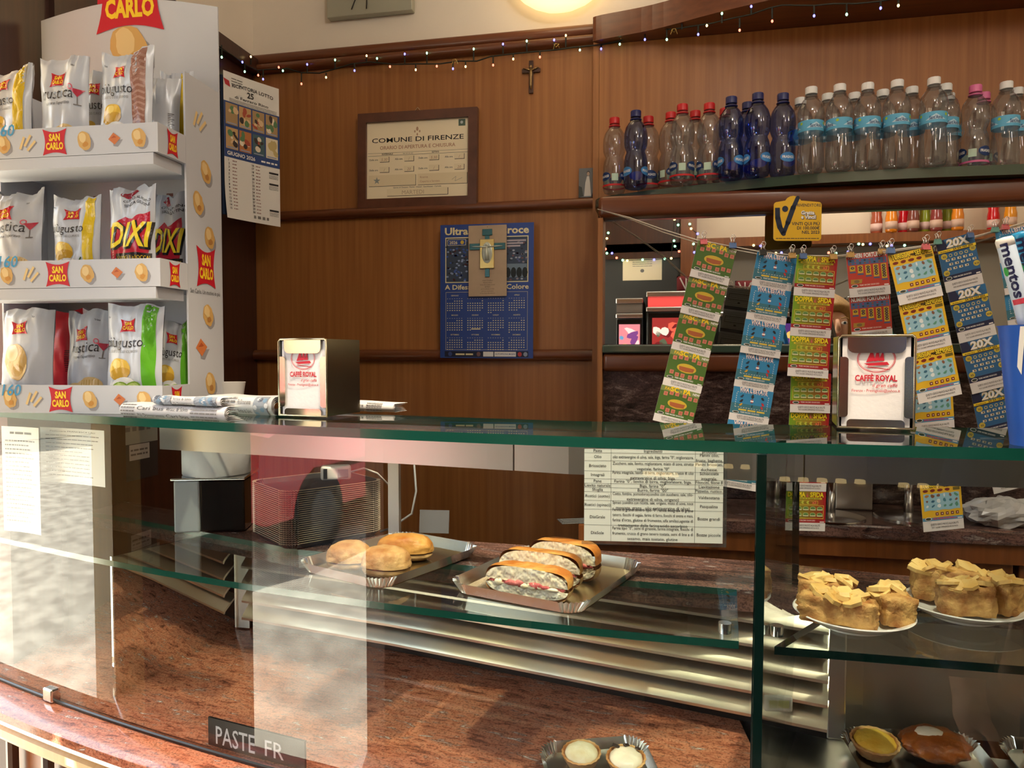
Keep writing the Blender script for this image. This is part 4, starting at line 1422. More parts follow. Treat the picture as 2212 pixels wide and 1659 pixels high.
# blue year calendar with a picture card in front
x0, z0, x1, z1 = wallrect(956, 486, 1155, 773, YB - .006)
w, h = x1 - x0, z1 - z0
bc = thing('wall_calendar', 'blue year calendar of a supporters club on the middle panel', 'calendar', (x0, YB - .0345, z0), (0, math.radians(.3), 0))
pm('calendar_blue', srgb(40, 72, 150), .45)
m = MB(); m.box(0, 0, 0, w, .0015, h); m.build('sheet', 'calendar_blue', bc)
p = Print(); CRM = srgb(240, 228, 180)
p.text('Ultra Santa Croce', w * .5, h * .925, h * .075, CRM, 2, 'c', .03, width=w * .90)
p.rect(.055 * w, .565 * h, .945 * w, .905 * h, CRM, 1); p.rect(.065 * w, .572 * h, .935 * w, .898 * h, srgb(60, 74, 96), 2)
rnd = random.Random(11)
for k in range(150):                                                     # crowd picture on each half
    xa = rnd.choice([(.07, .30), (.70, .93)]); yy = rnd.random()
    cx_, cy_ = w * (xa[0] + (xa[1] - xa[0]) * rnd.random()), h * (.58 + .30 * yy)
    col = rnd.choice([srgb(150, 140, 150), srgb(90, 100, 150), srgb(120, 84, 90), srgb(44, 50, 66), srgb(170, 180, 200)]) if xa[0] > .5 else rnd.choice([srgb(70, 100, 180), srgb(40, 46, 60), srgb(150, 170, 210), srgb(80, 40, 50)])
    if cy_ > .88 * h: continue
    p.ell(cx_, cy_, w * .014, h * .007, col, 3, 7)
p.rect(.70 * w, .60 * h, .93 * w, .70 * h, srgb(120, 140, 160), 4)
for k in range(4): p.ell(w * (.73 + .06 * k), .635 * h, w * .03, h * .04, srgb(30, 38, 40), 5, 9)
p.rect(.08 * w, .845 * h, .28 * w, .89 * h, CRM, 4); p.rect(.085 * w, .848 * h, .275 * w, .887 * h, srgb(40, 72, 150), 5)
p.text('2026', .10 * w, .855 * h, h * .032, CRM, 6, 'l', .02); p.ell(.24 * w, .867 * h, .02 * w, .015 * h, srgb(220, 190, 70), 6, 8)
for k, yy in enumerate((.865, .845, .825)): p.rect(.70 * w, yy * h, (.92 - .03 * k) * w, (yy + .012) * h, srgb(190, 180, 190), 4)
p.text('A Difesa di un Solo Colore', w * .5, h * .515, h * .05, CRM, 2, 'c', .02, width=w * .90)
p.frame(.06 * w, .062 * h, .94 * w, .495 * h, .0008, CRM, 1)
MONTHS = ['GENNAIO', 'FEBBRAIO', 'MARZO', 'APRILE', 'MAGGIO', 'GIUGNO', 'LUGLIO', 'AGOSTO', 'SETTEMBRE', 'OTTOBRE', 'NOVEMBRE', 'DICEMBRE']
for i in range(12):
    mx, my = w * (.075 + .222 * (i % 4)), h * (.465 - .147 * (i // 4))
    p.text(MONTHS[i], mx + .085 * w, my, h * .013, CRM, 2, 'c', .01)
    off, nd = [3, 6, 6, 2, 4, 0, 2, 5, 1, 3, 6, 1][i], [31, 28, 31, 30, 31, 30, 31, 31, 30, 31, 30, 31][i]
    for dd in range(7): p.rect(mx + dd * .026 * w, my - .022 * h, mx + dd * .026 * w + .010 * w, my - .0165 * h, srgb(170, 170, 180), 2)
    for dd in range(nd):
        q = dd + off
        p.rect(mx + (q % 7) * .026 * w, my - (.040 + .0175 * (q // 7)) * h, mx + (q % 7) * .026 * w + .012 * w, my - (.0335 + .0175 * (q // 7)) * h, CRM, 2)
p.rect(.34 * w, .214 * h, .44 * w, .222 * h, CRM, 3)
p.rect(0.05 * w, .008 * h, .95 * w, .052 * h, srgb(26, 34, 60), 2)
p.fuzz(.17 * w, .36 * w, .022 * h, .012 * h, CRM, 3, 2, 6); p.rect(.47 * w, .012 * h, .58 * w, .048 * h, WHT, 3); p.rect(.59 * w, .012 * h, .82 * w, .048 * h, WHT, 3)
p.text('AUTOFFICINA MASINI', .705 * w, .026 * h, h * .014, srgb(30, 50, 120), 4, 'c', .01, width=.21 * w)
for cx_, cc in ((.11, srgb(60, 80, 140)), (.42, srgb(120, 90, 90)), (.86, srgb(190, 60, 60)), (.92, srgb(150, 160, 180))): p.ell(cx_ * w, .03 * h, .022 * w, .017 * h, cc, 3, 12)
p.build('calendar_print', bc, mapf=lambda a, b, hh: (a, -hh, b))

x0, z0, x1, z1 = wallrect(1013, 487, 1095, 640, YB - .04)
w, h = x1 - x0, z1 - z0
pc = thing('relief_card', 'tan devotional card with enamelled metal cross hanging over the blue calendar', 'devotional card', (x0, YB - .045, z0))
pm('card_tan', srgb(196, 172, 144), .6, var=.12, vscale=20)
m = MB(); m.box(0, 0, 0, w, .0035, h); m.build('card', 'card_tan', pc)
pm('enamel_teal', srgb(58, 104, 106), .25, metal=.4); pm('gilt', srgb(200, 172, 104), .25, metal=.9); pm('pearl', srgb(206, 214, 200), .25, metal=.3)
cx_, cz = w * .5, h * .68
for q in ((cx_ - .13 * w, .855, cx_ + .13 * w, .945), (cx_ - .06 * w, .77, cx_ + .06 * w, .854), (.03 * w, .655, .309 * w, .745), (.681 * w, .655, .97 * w, .745), (cx_ - .06 * w, .27, cx_ + .06 * w, .389)):
    m = MB(); m.rbox(q[0], -.004, h * q[1], q[2], -.0002, h * q[3], .001); m.build('enamel_arm', 'enamel_teal', pc)
m = MB(); m.rbox(.31 * w, -.006, h * .39, .68 * w, -.0002, h * .80, .001); m.build('gilt_plaque', 'gilt', pc)
m = MB(); m.ball((cx_, -.0062, h * .61), (.14 * w, .002, .15 * h), 18, 8); m.build('pearl_niche', 'pearl', pc, smooth=True)
m = MB(); m.ball((cx_, -.010, h * .72), (.03 * w, .002, .018 * h), 8, 6); m.tube([(cx_, -.009, h * .70), (cx_ - .01 * w, -.0095, h * .62), (cx_ + .01 * w, -.009, h * .50)], [.05 * w * .5, .05 * w, .06 * w], 8)
m.tube([(cx_, -.008, h * .69), (.2 * w, -.006, h * .70), (.1 * w, -.005, h * .70)], [.02 * w, .016 * w, .01 * w], 6); m.tube([(cx_, -.008, h * .69), (.8 * w, -.006, h * .70), (.9 * w, -.005, h * .70)], [.02 * w, .016 * w, .01 * w], 6)
m.build('relief_figure', 'pearl', pc, smooth=True)
p = Print()
for k, s in enumerate(['Cristo Crocifisso', 'Misericordioso', 'Colui che è stato inviato', 'dal Padre', 'per la salvezza di tutti', 'ed a Lui restituiamo', 'la Tua Santa Benedizione']):
    p.text(s, w * .5, h * (.215 - .030 * k), h * .022, srgb(70, 60, 54), 1, 'c', 0, shear=.2)
p.ell(w * .5, h * .975, .0012, .0012, BLK, 1, 8)
p.build('verse_print', pc)

# holy card resting on the middle moulding
x0, z0, x1, z1 = wallrect(1250, 379, 1284, 445, YB - .05)
m = MB(); m.box(0, 0, 0, x1 - x0, .0008, z1 - z0)
pm('card_grey', srgb(104, 106, 108), .5)
hc = m.build('holy_card', 'card_grey', loc=(x0 - .004, YB - .018, 2.0045)); tag(hc, 'small grey holy card with white robed figure propped beside the bottles', 'holy card')
hc.rotation_euler = (math.radians(-6), 0, 0)
w, h = x1 - x0, z1 - z0
p = Print(); p.poly([(w * .35, .04 * h), (w * .8, .04 * h), (w * .72, .5 * h), (w * .66, .72 * h), (w * .52, .72 * h), (w * .42, .5 * h)], srgb(206, 200, 192), 1); p.ell(w * .6, .80 * h, .09 * w, .07 * h, srgb(176, 150, 130), 2, 12)
p.ell(w * .6, .83 * h, .11 * w, .07 * h, srgb(64, 56, 52), 1, 12); p.poly([(0, 0), (w * .3, .04 * h), (w * .2, .35 * h), (0, .4 * h)], srgb(60, 66, 64), 1); p.poly([(w * .8, 0), (w, 0), (w, .3 * h)], srgb(40, 36, 36), 1)
p.build('figure_print', hc)

# wall clock, square
x0, z0, x1, z1 = wallrect(708, -150, 892, 33, YB - .02)
ck = thing('wall_clock', 'square pale grey wall clock with dark hands on the plaster', 'clock', ((x0 + x1) / 2, YB - .0005, z0))
pm('clock_grey', srgb(176, 176, 160), .3, metal=.3)
w, h = x1 - x0, x1 - x0
m = MB(); m.rbox(-w / 2, -.03, 0, w / 2, -.0006, h, .003); m.build('face', 'clock_grey', ck)
m = MB(); m.tube([(0, -.034, h * .5), (-.20 * w, -.034, h * .06)], .002, 6); m.build('hand', 'black', ck)
m = MB(); m.tube([(0, -.036, h * .5), (-.02 * w, -.036, h * .05)], .0022, 6); m.build('hand', 'black', ck)
m = MB(); m.lathe([(.008, 0), (.008, .010)], 12); m.xf(Matrix.Translation((0, -.03, h * .5)) @ Matrix.Rotation(PI / 2, 4, 'X')); m.build('hub', 'black', ck)

# glowing wall bowl lamp
c = ony(1210, -104, YB - .06)
wl = thing('wall_lamp', 'round glowing glass wall lamp on the plaster', 'lamp', (c.x, YB - .001, c.z))
m = MB(); m.lathe([(.05, 0), (.05, .02)], 20); m.xf(Matrix.Rotation(PI / 2, 4, 'X')); m.build('mount', 'steel', wl)
pm('lamp_glow', (.9, .8, .6), .4, emit=(1.0, .72, .34), es=1.25)
m = MB(); m.ball((0, -.055, 0), (.185, .05, .185), 36, 14); m.build('glass_bowl', 'lamp_glow', wl, smooth=True)
lamp('bowl_light', 'POINT', (c.x, YB - .30, c.z - .05), 1.2, (1.0, .78, .48), .1)
# small dark speaker above the cornice
c = ony(1598, 0, YB - .03)
sp = thing('small_speaker', 'little black speaker box standing on the cornice', 'speaker', (c.x, YB - .12, 2.5505))
m = MB(); m.rbox(-.045, -.05, 0, .045, .05, .14, .004); m.build('box', 'black', sp)
m = MB(); m.lathe([(.001, 0), (.03, .001), (.034, .004)], 18); m.xf(Matrix.Translation((0, -.0505, .07)) @ Matrix.Rotation(PI / 2, 4, 'X')); m.build('cone', 'grey_dark', sp)

# calendar of the month in the corner
A, B = Vector((-1.345, 2.07)), Vector((-1.262, 2.255))
w = (B - A).length; h = .45
mc = thing('month_calendar', 'long month calendar with blue picture band hanging in the corner', 'calendar', (A.x, A.y, 1.925), math.atan2(B.y - A.y, B.x - A.x))
pm('calendar_backing', srgb(26, 44, 72), .5)
m = MB(); m.box(-.004, .006, .012, w - .01, .012, h * .97); m.build('backing', 'calendar_backing', mc)
m = MB(); m.tube([(w * .3, .013, h * .955), (w * .3, .165, h * .955)], .002, 6); m.build('wall_pin', 'steel', mc)
m = MB()
def curl(u, v): return -.012 * max(0, .25 - v) ** 1.5 * 8 * (1 - u) + .004 * math.sin(3 * u)
m.grid(lambda u, v: Vector((w * u, curl(u, v), h * v)), 8, 16); m.build('page', 'white_paper', mc, smooth=True, fix=False)
p = Print(); BL = srgb(44, 70, 128)
p.rect(0, .42 * h, w, .80 * h, BL, 1)
p.text('RICEVITORIA LOTTO', w * .52, .915 * h, .034 * h, INK, 2, 'c', .02, width=.74 * w, arc=.02); p.text('25', w * .48, .865 * h, .055 * h, INK, 2, 'c', .03)
p.text('di Ferraro Rino', w * .5, .835 * h, .028 * h, INK, 2, 'c', .01, width=.6 * w)
for k in range(3): p.fuzz(.1 * w, .95 * w, (.822 - .009 * k) * h, .003 * h, GRY, 2, 8, k)
p.poly([(0, .95 * h), (.1 * w, .94 * h), (.12 * w, .9 * h), (.03 * w, .91 * h)], srgb(190, 50, 60), 2)
for k in range(3): p.fuzz(.14 * w, .34 * w, (.96 - .018 * k) * h, .006 * h, GRY, 2, 2, k + 5)
rnd = random.Random(4)
for r in range(2):
    for c in range(4):
        xa, ya = w * (.03 + .24 * c), h * (.645 - .165 * r)
        p.rect(xa, ya, xa + .215 * w, ya + .145 * h, rnd.choice([srgb(70, 100, 110), srgb(170, 140, 100), srgb(196, 160, 110), srgb(120, 60, 110), srgb(186, 120, 70)]) if (r, c) != (1, 3) else srgb(226, 216, 190), 2)
        for q in range(7):
            p.ell(xa + w * (.04 + .14 * rnd.random()), ya + h * (.03 + .09 * rnd.random()), w * (.02 + .03 * rnd.random()), h * (.01 + .022 * rnd.random()), rnd.choice([srgb(220, 190, 150), srgb(60, 50, 50), srgb(170, 80, 60), srgb(90, 130, 90), srgb(230, 220, 200)]) if (r, c) != (1, 3) else srgb(196, 176, 120), 3, 9, rnd.random())
        p.rect(xa + .02 * w, ya + .006 * h, xa + .19 * w, ya + .014 * h, srgb(150, 160, 190), 4)
p.text('GIUGNO 2026', .05 * w, .437 * h, .036 * h, WHT, 3, 'l', .02, width=.5 * w); p.fuzz(.66 * w, .95 * w, .44 * h, .012 * h, WHT, 3, 3, 9)
for k in range(15):
    for c in range(2):
        yy = h * (.395 - .0235 * k)
        p.text(str(k + 1 + 15 * c), w * (.07 + .42 * c), yy, .02 * h, INK, 2, 'l', .02)
        p.fuzz(w * (.14 + .42 * c), w * (.22 + .42 * c), yy + .003 * h, .006 * h, srgb(150, 110, 110), 2, 2, k + 20 * c)
for yy in (.37, .29, .10):
    p.rect(.80 * w, yy * h, .97 * w, (yy + .013) * h, INK, 2)
    for k in range(3): p.fuzz(.80 * w, .97 * w, (yy - .012 - .01 * k) * h, .003 * h, GRY, 2, 3, k)
p.fuzz(.5 * w, .78 * w, .03 * h, .02 * h, GRY, 2, 4, 3)
p.build('page_print', mc, mapf=lambda a, b, hh: (a, curl(a / w, b / h) - hh - .0003, b), maxlen=.03)

# ------------------------------------------------------------------ fairy lights
LC = {'g': (.35, 1, .55), 'b': (.2, .2, 1), 'r': (1, .2, .12), 'y': (1, .72, .3)}
for k_, c_ in LC.items():
    pm('bulb_' + k_, c_, .3, emit=c_, es=3.2)
pm('wire_dark', srgb(30, 34, 26), .6)
fl = thing('fairy_lights', 'string of coloured fairy lights along the top trim', 'light string', (0, 0, 0))
def trim_pt(px, py, out=.0):
    if px < 560:
        r = ray(px, py); return EYE + r * ((XL + .035 + out) / r.x)
    if px < 1288:
        return ony(px, py, YB - .036 - out)
    k = [(1288, 2.335), (1400, 2.255), (1560, 2.11), (1700, 2.02), (1900, 1.93), (2100, 1.87)]
    for (a, da), (b, db) in zip(k, k[1:]):
        if px <= b: return at(px, py, da + (db - da) * (px - a) / (b - a) - out)
    return at(px, py, 1.86 - out)
wire = [(462, 98), (500, 118), (530, 140), (556, 152), (580, 150), (620, 148), (650, 157), (690, 158), (720, 150), (760, 138), (800, 134), (850, 139), (900, 138), (950, 138), (990, 132), (1030, 132), (1060, 122), (1110, 116), (1150, 112), (1200, 108), (1240, 102), (1284, 98), (1300, 96), (1340, 88), (1380, 66), (1420, 60), (1450, 64), (1500, 56), (1540, 50), (1580, 40), (1620, 32), (1660, 18), (1690, 11), (1760, 12), (1800, 8), (1850, 8), (1900, 3), (1960, -8)]
m = MB(); m.tube([trim_pt(x, y, .004) for x, y in wire], .0022, 6); m.build('wire', 'wire_dark', fl, smooth=True)
Z3 = [(100, 318, 'g'), (215, 345, 'b'), (262, 315, 'y'), (228, 398, 'g'), (303, 418, 'r'), (330, 440, 'b'), (417, 374, 'r'), (440, 393, 'g'), (543, 466, 'r'), (575, 358, 'b'), (680, 430, 'y'), (730, 333, 'g'), (838, 392, 'b'), (905, 310, 'y'), (963, 325, 'g'), (1035, 370, 'r'), (1117, 300, 'b'), (1178, 388, 'y'), (1240, 295, 'g'), (1295, 368, 'r'), (1385, 382, 'b'), (1455, 370, 'y'), (1500, 272, 'g'), (1608, 362, 'r'), (1663, 245, 'b'), (1720, 328, 'y'), (1795, 228, 'g'), (1868, 317, 'r'), (1947, 222, 'b'), (2012, 197, 'y'), (2090, 278, 'g')]
Z7 = [(395, 210, 'b'), (440, 120, 'y'), (475, 190, 'g'), (525, 97, 'r'), (583, 170, 'b'), (619, 80, 'y'), (677, 170, 'g'), (742, 90, 'r'), (812, 148, 'b'), (849, 110, 'y'), (914, 58, 'g'), (990, 130, 'r'), (1040, 28, 'b'), (1130, 91, 'r'), (1310, 68, 'b'), (1450, 62, 'g'), (1596, 35, 'b'), (1672, 24, 'y')]
bulbs = [(440 + x * .3888, y * .3888, c) for x, y, c in Z3] + [(1100 + x * .5027, y * .5027, c) for x, y, c in Z7]
for x, y, c in bulbs:
    wy = min(wire, key=lambda q: abs(q[0] - x))[1]
    P, Q = trim_pt(x, wy, .005), trim_pt(x, y, .010)
    m = MB(); m.tube([P, P.lerp(Q, .82)], .0024, 6); st_ = m.build('socket', 'wire_dark', fl)
    m = MB(); m.ball(Q, (.0032, .0032, .0042), 8, 6); m.build('bulb', 'bulb_' + c, st_, smooth=True)
for x, y in ((1202, 100), (983, 133), (1348, 78), (1456, 68)):
    P = trim_pt(x, y, .012); m = MB()
    m.tube([P + Vector((-.01, 0, -.008)), P + Vector((-.004, -.004, .006)), P + Vector((.004, -.004, .006)), P + Vector((.01, 0, -.008))], .0012, 5); m.tube([P + Vector((-.008, 0, .006)), P + Vector((0, -.004, -.004)), P + Vector((.008, 0, .006))], .0012, 5)
    m.build('wire_clip', 'gilt', fl)

# ------------------------------------------------------------------ water bottles
def bottle_parts(kind):
    """root is the body; local origin on the base"""
    H, R = .205, .0325
    if kind == 'white':        # waisted with broad label high up
        prof = [(.001, .004), (.018, 0), (.028, .002), (.0325, .012), (.0325, .03), (.0315, .06), (.0295, .085), (.029, .095), (.0305, .101), (.0305, .128), (.0318, .134), (.0328, .145), (.0322, .158), (.028, .173), (.0205, .185), (.0138, .192), (.0125, .196), (.0125, .205)]
        lab = (.1015, .1285, .0299)
    else:
        prof = [(.001, .004), (.018, 0), (.028, .002), (.0325, .012), (.0328, .05), (.0325, .078), (.0300, .092), (.0264, .101), (.0260, .105), (.0290, .112), (.0322, .122), (.0330, .140), (.0322, .156), (.028, .172), (.0205, .184), (.0138, .191), (.0125, .196), (.0125, .205)]
        lab = (.030, .062, .0322)
    return prof, lab
SHORT = {'white': 'clear', 'red': 'clear', 'blue': 'blue', 'pink': 'clear'}
CAPC = {'white': srgb(226, 228, 228), 'red': srgb(200, 34, 40), 'blue': srgb(34, 40, 96), 'pink': srgb(216, 110, 160)}
for k_, c_ in CAPC.items(): pm('cap_' + k_, c_, .4)
pm('water', (1, 1, 1), .0)
protos = {}
def make_bottle(kind):
    prof, lab = bottle_parts(kind)
    t = thing('water_bottle', '', 'bottle', (0, 0, 0))
    rib = (lambda a, z: 1 + .018 * math.sin(6 * a + 40 * z) * (1 if .012 < z < .09 else 0) + .010 * math.cos(10 * a) * (1 if .13 < z < .17 else 0)) if kind == 'white' else (lambda a, z: 1 + .012 * math.cos(8 * a) * (1 if .012 < z < .085 or .12 < z < .17 else 0))
    pr = []
    for (r0, z0_), (r1, z1_) in zip(prof, prof[1:]):
        n = max(1, int((z1_ - z0_) / .006))
        pr += [(r0 + (r1 - r0) * i / n, z0_ + (z1_ - z0_) * i / n) for i in range(n)]
    pr.append(prof[-1])
    m = MB(); m.lathe(pr, 32, wob=rib); m.build('body', 'bottle_blue' if kind == 'blue' else 'bottle_clear', t, smooth=True)
    m = MB(); m.lathe([(.0132, .2), (.0148, .2005), (.0148, .216), (.0138, .218), (.001, .2182)], 22, wob=lambda a, z: 1 + .02 * math.cos(11 * a)); m.build('cap', 'cap_' + kind, t, smooth=True, angle=40)
    m = MB(); m.lathe([(.0165, .192), (.0165, .195)], 18); m.build('neck_ring', 'cap_' + kind if kind != 'white' else 'bottle_clear', t, smooth=True)
    z0_, z1_, r = lab
    p = Print()
    if kind == 'white':
        p.rect(-PI, z0_, PI, z1_, srgb(96, 176, 214), 1)
        for a in (-1.9, .1, 2.1):
            p.poly([(a - .75, z0_ + .007), (a - .3, z0_ + .016), (a, z0_ + .021), (a + .3, z0_ + .015), (a + .75, z0_ + .007)], srgb(190, 222, 238), 2)
            p.text("Sant'Anna", a, z0_ + .008, .0125, srgb(24, 60, 120), 3, 'c', .02, width=.95)
            p.ell(a + .8, z0_ + .020, .12, .0035, srgb(170, 206, 60), 3, 10)
    else:
        for a in (-1.6, .4, 2.4):
            col = srgb(20, 52, 104) if kind != 'blue' else srgb(60, 130, 196)
            p.ell(a, (z0_ + z1_) / 2, .62, .0125, col, 1, 18)
            p.text('FRASASSI', a, (z0_ + z1_) / 2 - .003, .0095, WHT, 2, 'c', .02, width=.92)
        if kind != 'blue':
            p.rect(-PI, z0_ - .012, PI, z0_ - .007, CAPC[kind], 1)
            for a in (-.6, 1.4, 3.3): p.rect(a - .28, z0_ + .002, a + .28, z0_ + .022, srgb(190, 216, 196), 1)
    p.build('label_print', t, mapf=lambda a, b, h: ((r + .0012 + h) * math.cos(a), (r + .0012 + h) * math.sin(a), b), maxlen=.12)
    return t
BOT = [(1325, 262, 'red'), (1372, 248, 'blue'), (1402, 257, 'red'), (1440, 252, 'red'), (1473, 235, 'red'), (1503, 241, 'red'), (1525, 237, 'red'), (1562, 238, 'red'), (1575, 220, 'blue'), (1602, 230, 'blue'), (1632, 213, 'blue'), (1687, 213, 'blue'),
       (1722, 214, 'white'), (1744, 200, 'white'), (1779, 210, 'white'), (1802, 195, 'white'), (1838, 208, 'white'), (1862, 190, 'white'), (1897, 202, 'white'), (1922, 185, 'white'), (1958, 195, 'white'), (1998, 181, 'white'), (2030, 191, 'white'), (2050, 206, 'white'), (2083, 198, 'pink'), (2112, 209, 'pink'), (2156, 187, 'white'), (2197, 196, 'white'), (2235, 190, 'white')]
BL_ = {'red': ('clear water bottle with red cap', 'red capped water bottles on the shelf'), 'blue': ('blue plastic water bottle with navy cap', 'blue water bottles on the shelf'), 'white': ('clear water bottle with white cap and light blue label', 'white capped water bottles on the shelf'), 'pink': ('clear water bottle with pink cap', 'pink capped water bottles on the shelf')}
spots_ = []
for i, (px, top, kind) in enumerate(BOT):
    d = (.470 + .2182) * 1600 / (768 - top)
    P = at(px, 768, d)
    spots_.append([P.x, P.y, kind])
for it in range(160):                     # let neighbours make room for each other
    for a in range(len(spots_)):
        for b in range(a):
            dx, dy = spots_[a][0] - spots_[b][0], spots_[a][1] - spots_[b][1]
            q = math.hypot(dx, dy)
            if q < .0675:
                s = (.0675 - q) / 2 / max(q, 1e-4)
                spots_[a][0] += dx * s * .6; spots_[a][1] += dy * s; spots_[b][0] -= dx * s * .6; spots_[b][1] -= dy * s
rnd = random.Random(2)
for i, (x, y, kind) in enumerate(spots_):
    if kind not in protos:
        protos[kind] = o = make_bottle(kind)
    else:
        o = copy_tree(protos[kind])
    o.location = (x, y, 1.9702); o.rotation_euler = (0, 0, rnd.uniform(-.5, .5) - 1.3)
    row = ' in the front row' if i in (0, 1, 4, 6, 8, 10, 11, 13, 15, 17, 19, 21, 24, 26) else ' in the row behind'
    o['label'] = BL_[kind][0] + row; o['group'] = BL_[kind][1] + row
o = protos['red']; o['label'] = 'clear water bottle with red cap at the very end of the shelf'
# yellow retailer sign hanging on the shelf edge
c = at(1723, 474, 1.925)
ys = thing('retailer_sign', 'yellow plastic lottery retailer sign with dark blue V on the shelf edge', 'sign', (c.x, c.y, c.z - .055), YAW)
pm('sign_yellow', srgb(232, 186, 30), .35)
w, h = .124, .108
m = MB(); pts = []
for (qx, qz, a0) in ((-w / 2 + .008, .008, PI), (w / 2 - .008, .008, 1.5 * PI), (w / 2 - .008, h - .016, 0), (-w / 2 + .008, h - .016, PI / 2)):
    pts += [(qx + .008 * math.cos(a0 + k * PI / 8), qz + .008 * math.sin(a0 + k * PI / 8)) for k in range(5)]
bump_ = [(-.012 + .022 * math.cos(a), h - .012 + .020 * math.sin(a)) for a in [k * PI / 8 for k in range(1, 8)]]
pts = pts[:15] + bump_ + pts[15:]
n_ = len(pts)
m.add([(x, 0, z) for x, z in pts] + [(x, .003, z) for x, z in pts], [tuple(range(n_)), tuple(range(2 * n_ - 1, n_ - 1, -1))] + [(i, (i + 1) % n_, n_ + (i + 1) % n_, n_ + i) for i in range(n_)])
m.build('plate', 'sign_yellow', ys)
p = Print(); NV = srgb(26, 40, 66)
def strip(pts, ws, col, l):
    for (a, b), (wa, wb) in zip(zip(pts, pts[1:]), zip(ws, ws[1:])): p.line([a, b], (wa + wb) / 2, col, l); p.ell(b[0], b[1], wb / 2, wb / 2, col, l, 10)
strip([(-.053, .085), (-.052, .06), (-.046, .035), (-.036, .018)], [.012, .014, .014, .012], NV, 1); strip([(-.036, .018), (-.026, .045), (-.012, .085), (.0, .112)], [.008, .012, .014, .008], NV, 1)
p.ell(-.033, .082, .008, .008, NV, 1, 16)
p.text('RIVENDITORE', .060, .088, .011, NV, 1, 'r', .005, width=.062)
p.text('Gratta', .026, .068, .013, WHT, 2, 'c', .05); p.text('e Vinci!', .028, .057, .013, WHT, 2, 'c', .05); p.text('Gratta', .027, .067, .013, NV, 1, 'c', .09); p.text('e Vinci!', .029, .056, .013, NV, 1, 'c', .09)
for k, s in enumerate(('VINTI QUI PIÙ', 'DI 100.000€', 'NEL 2023')): p.text(s, .057, .040 - .011 * k, .0115, NV, 1, 'r', .015)
p.fuzz(-.056, .056, .005, .0018, NV, 1, 10, 3)
p.build('sign_print', ys)
# ------------------------------------------------------------------ scratch tickets hung on a cord
TW = .0885
def t_common(p, H, dark=True):
    p.rect(0, 0, TW, .21 * H, srgb(226, 224, 224), 1)
    p.text('QUESTO GIOCO NUOCE ALLA SALUTE', TW * .53, .115 * H, .0062, INK, 2, 'c', .01, width=TW * .68)
    p.text('PUÒ CAUSARE DIPENDENZA PATOLOGICA', TW * .53, .055 * H, .0052, INK, 2, 'c', .005, width=TW * .64)
def t_foot(p, H, col):
    p.ell(.14 * TW, .255 * H, .085 * TW, .035 * H, WHT, 4, 12); p.ell(.14 * TW, .255 * H, .07 * TW, .026 * H, srgb(60, 70, 60), 5, 12)
    p.text('PREMIO MASSIMO 500.000 EURO', .26 * TW, .245 * H, .005, col, 3, 'l', .01, width=.48 * TW)
    p.rect(.86 * TW, .222 * H, .97 * TW, .245 * H, WHT, 3)
def tk_scopa(H):
    p = Print(); G = srgb(74, 108, 44); t_common(p, H)
    p.rect(0, .21 * H, TW, H, G, 1); p.rect(0, .86 * H, TW, H, srgb(126, 142, 84), 2)
    p.text('FAI', .10 * TW, .89 * H, .010, srgb(240, 200, 60), 4, 'l', .02, shear=.1); p.text('SC', .25 * TW, .885 * H, .0145, srgb(246, 212, 40), 4, 'l', .04, width=.21 * TW); p.ell(.52 * TW, .925 * H, .02 * TW, .012 * H, srgb(240, 200, 60), 4, 8)
    p.text('PA', .58 * TW, .885 * H, .0145, srgb(246, 212, 40), 4, 'l', .04, width=.19 * TW); p.text('NEW', .82 * TW, .905 * H, .007, WHT, 4, 'l', .03)
    p.ell(.5 * TW, .57 * H, .25 * TW, .125 * H, srgb(206, 176, 60), 3, 22); p.poly([(.30 * TW, .60 * H), (.70 * TW, .60 * H), (.68 * TW, .50 * H), (.5 * TW, .475 * H), (.32 * TW, .50 * H)], srgb(170, 96, 58), 4)
    for k in range(6):
        for r in range(2):
            x = TW * (.10 + .145 * k + (.05 if k > 2 else 0)); z = H * ((.72 if r == 0 else .33) + (.045 if k in (1, 2, 3) else .0) * (1 if r == 0 else -1) + .02)
            p.rect(x, z, x + .10 * TW, z + .105 * H, srgb(206, 132, 112), 3); p.rect(x + .02 * TW, z + .02 * H, x + .08 * TW, z + .085 * H, srgb(186, 104, 88), 4)
    t_foot(p, H, WHT); return p
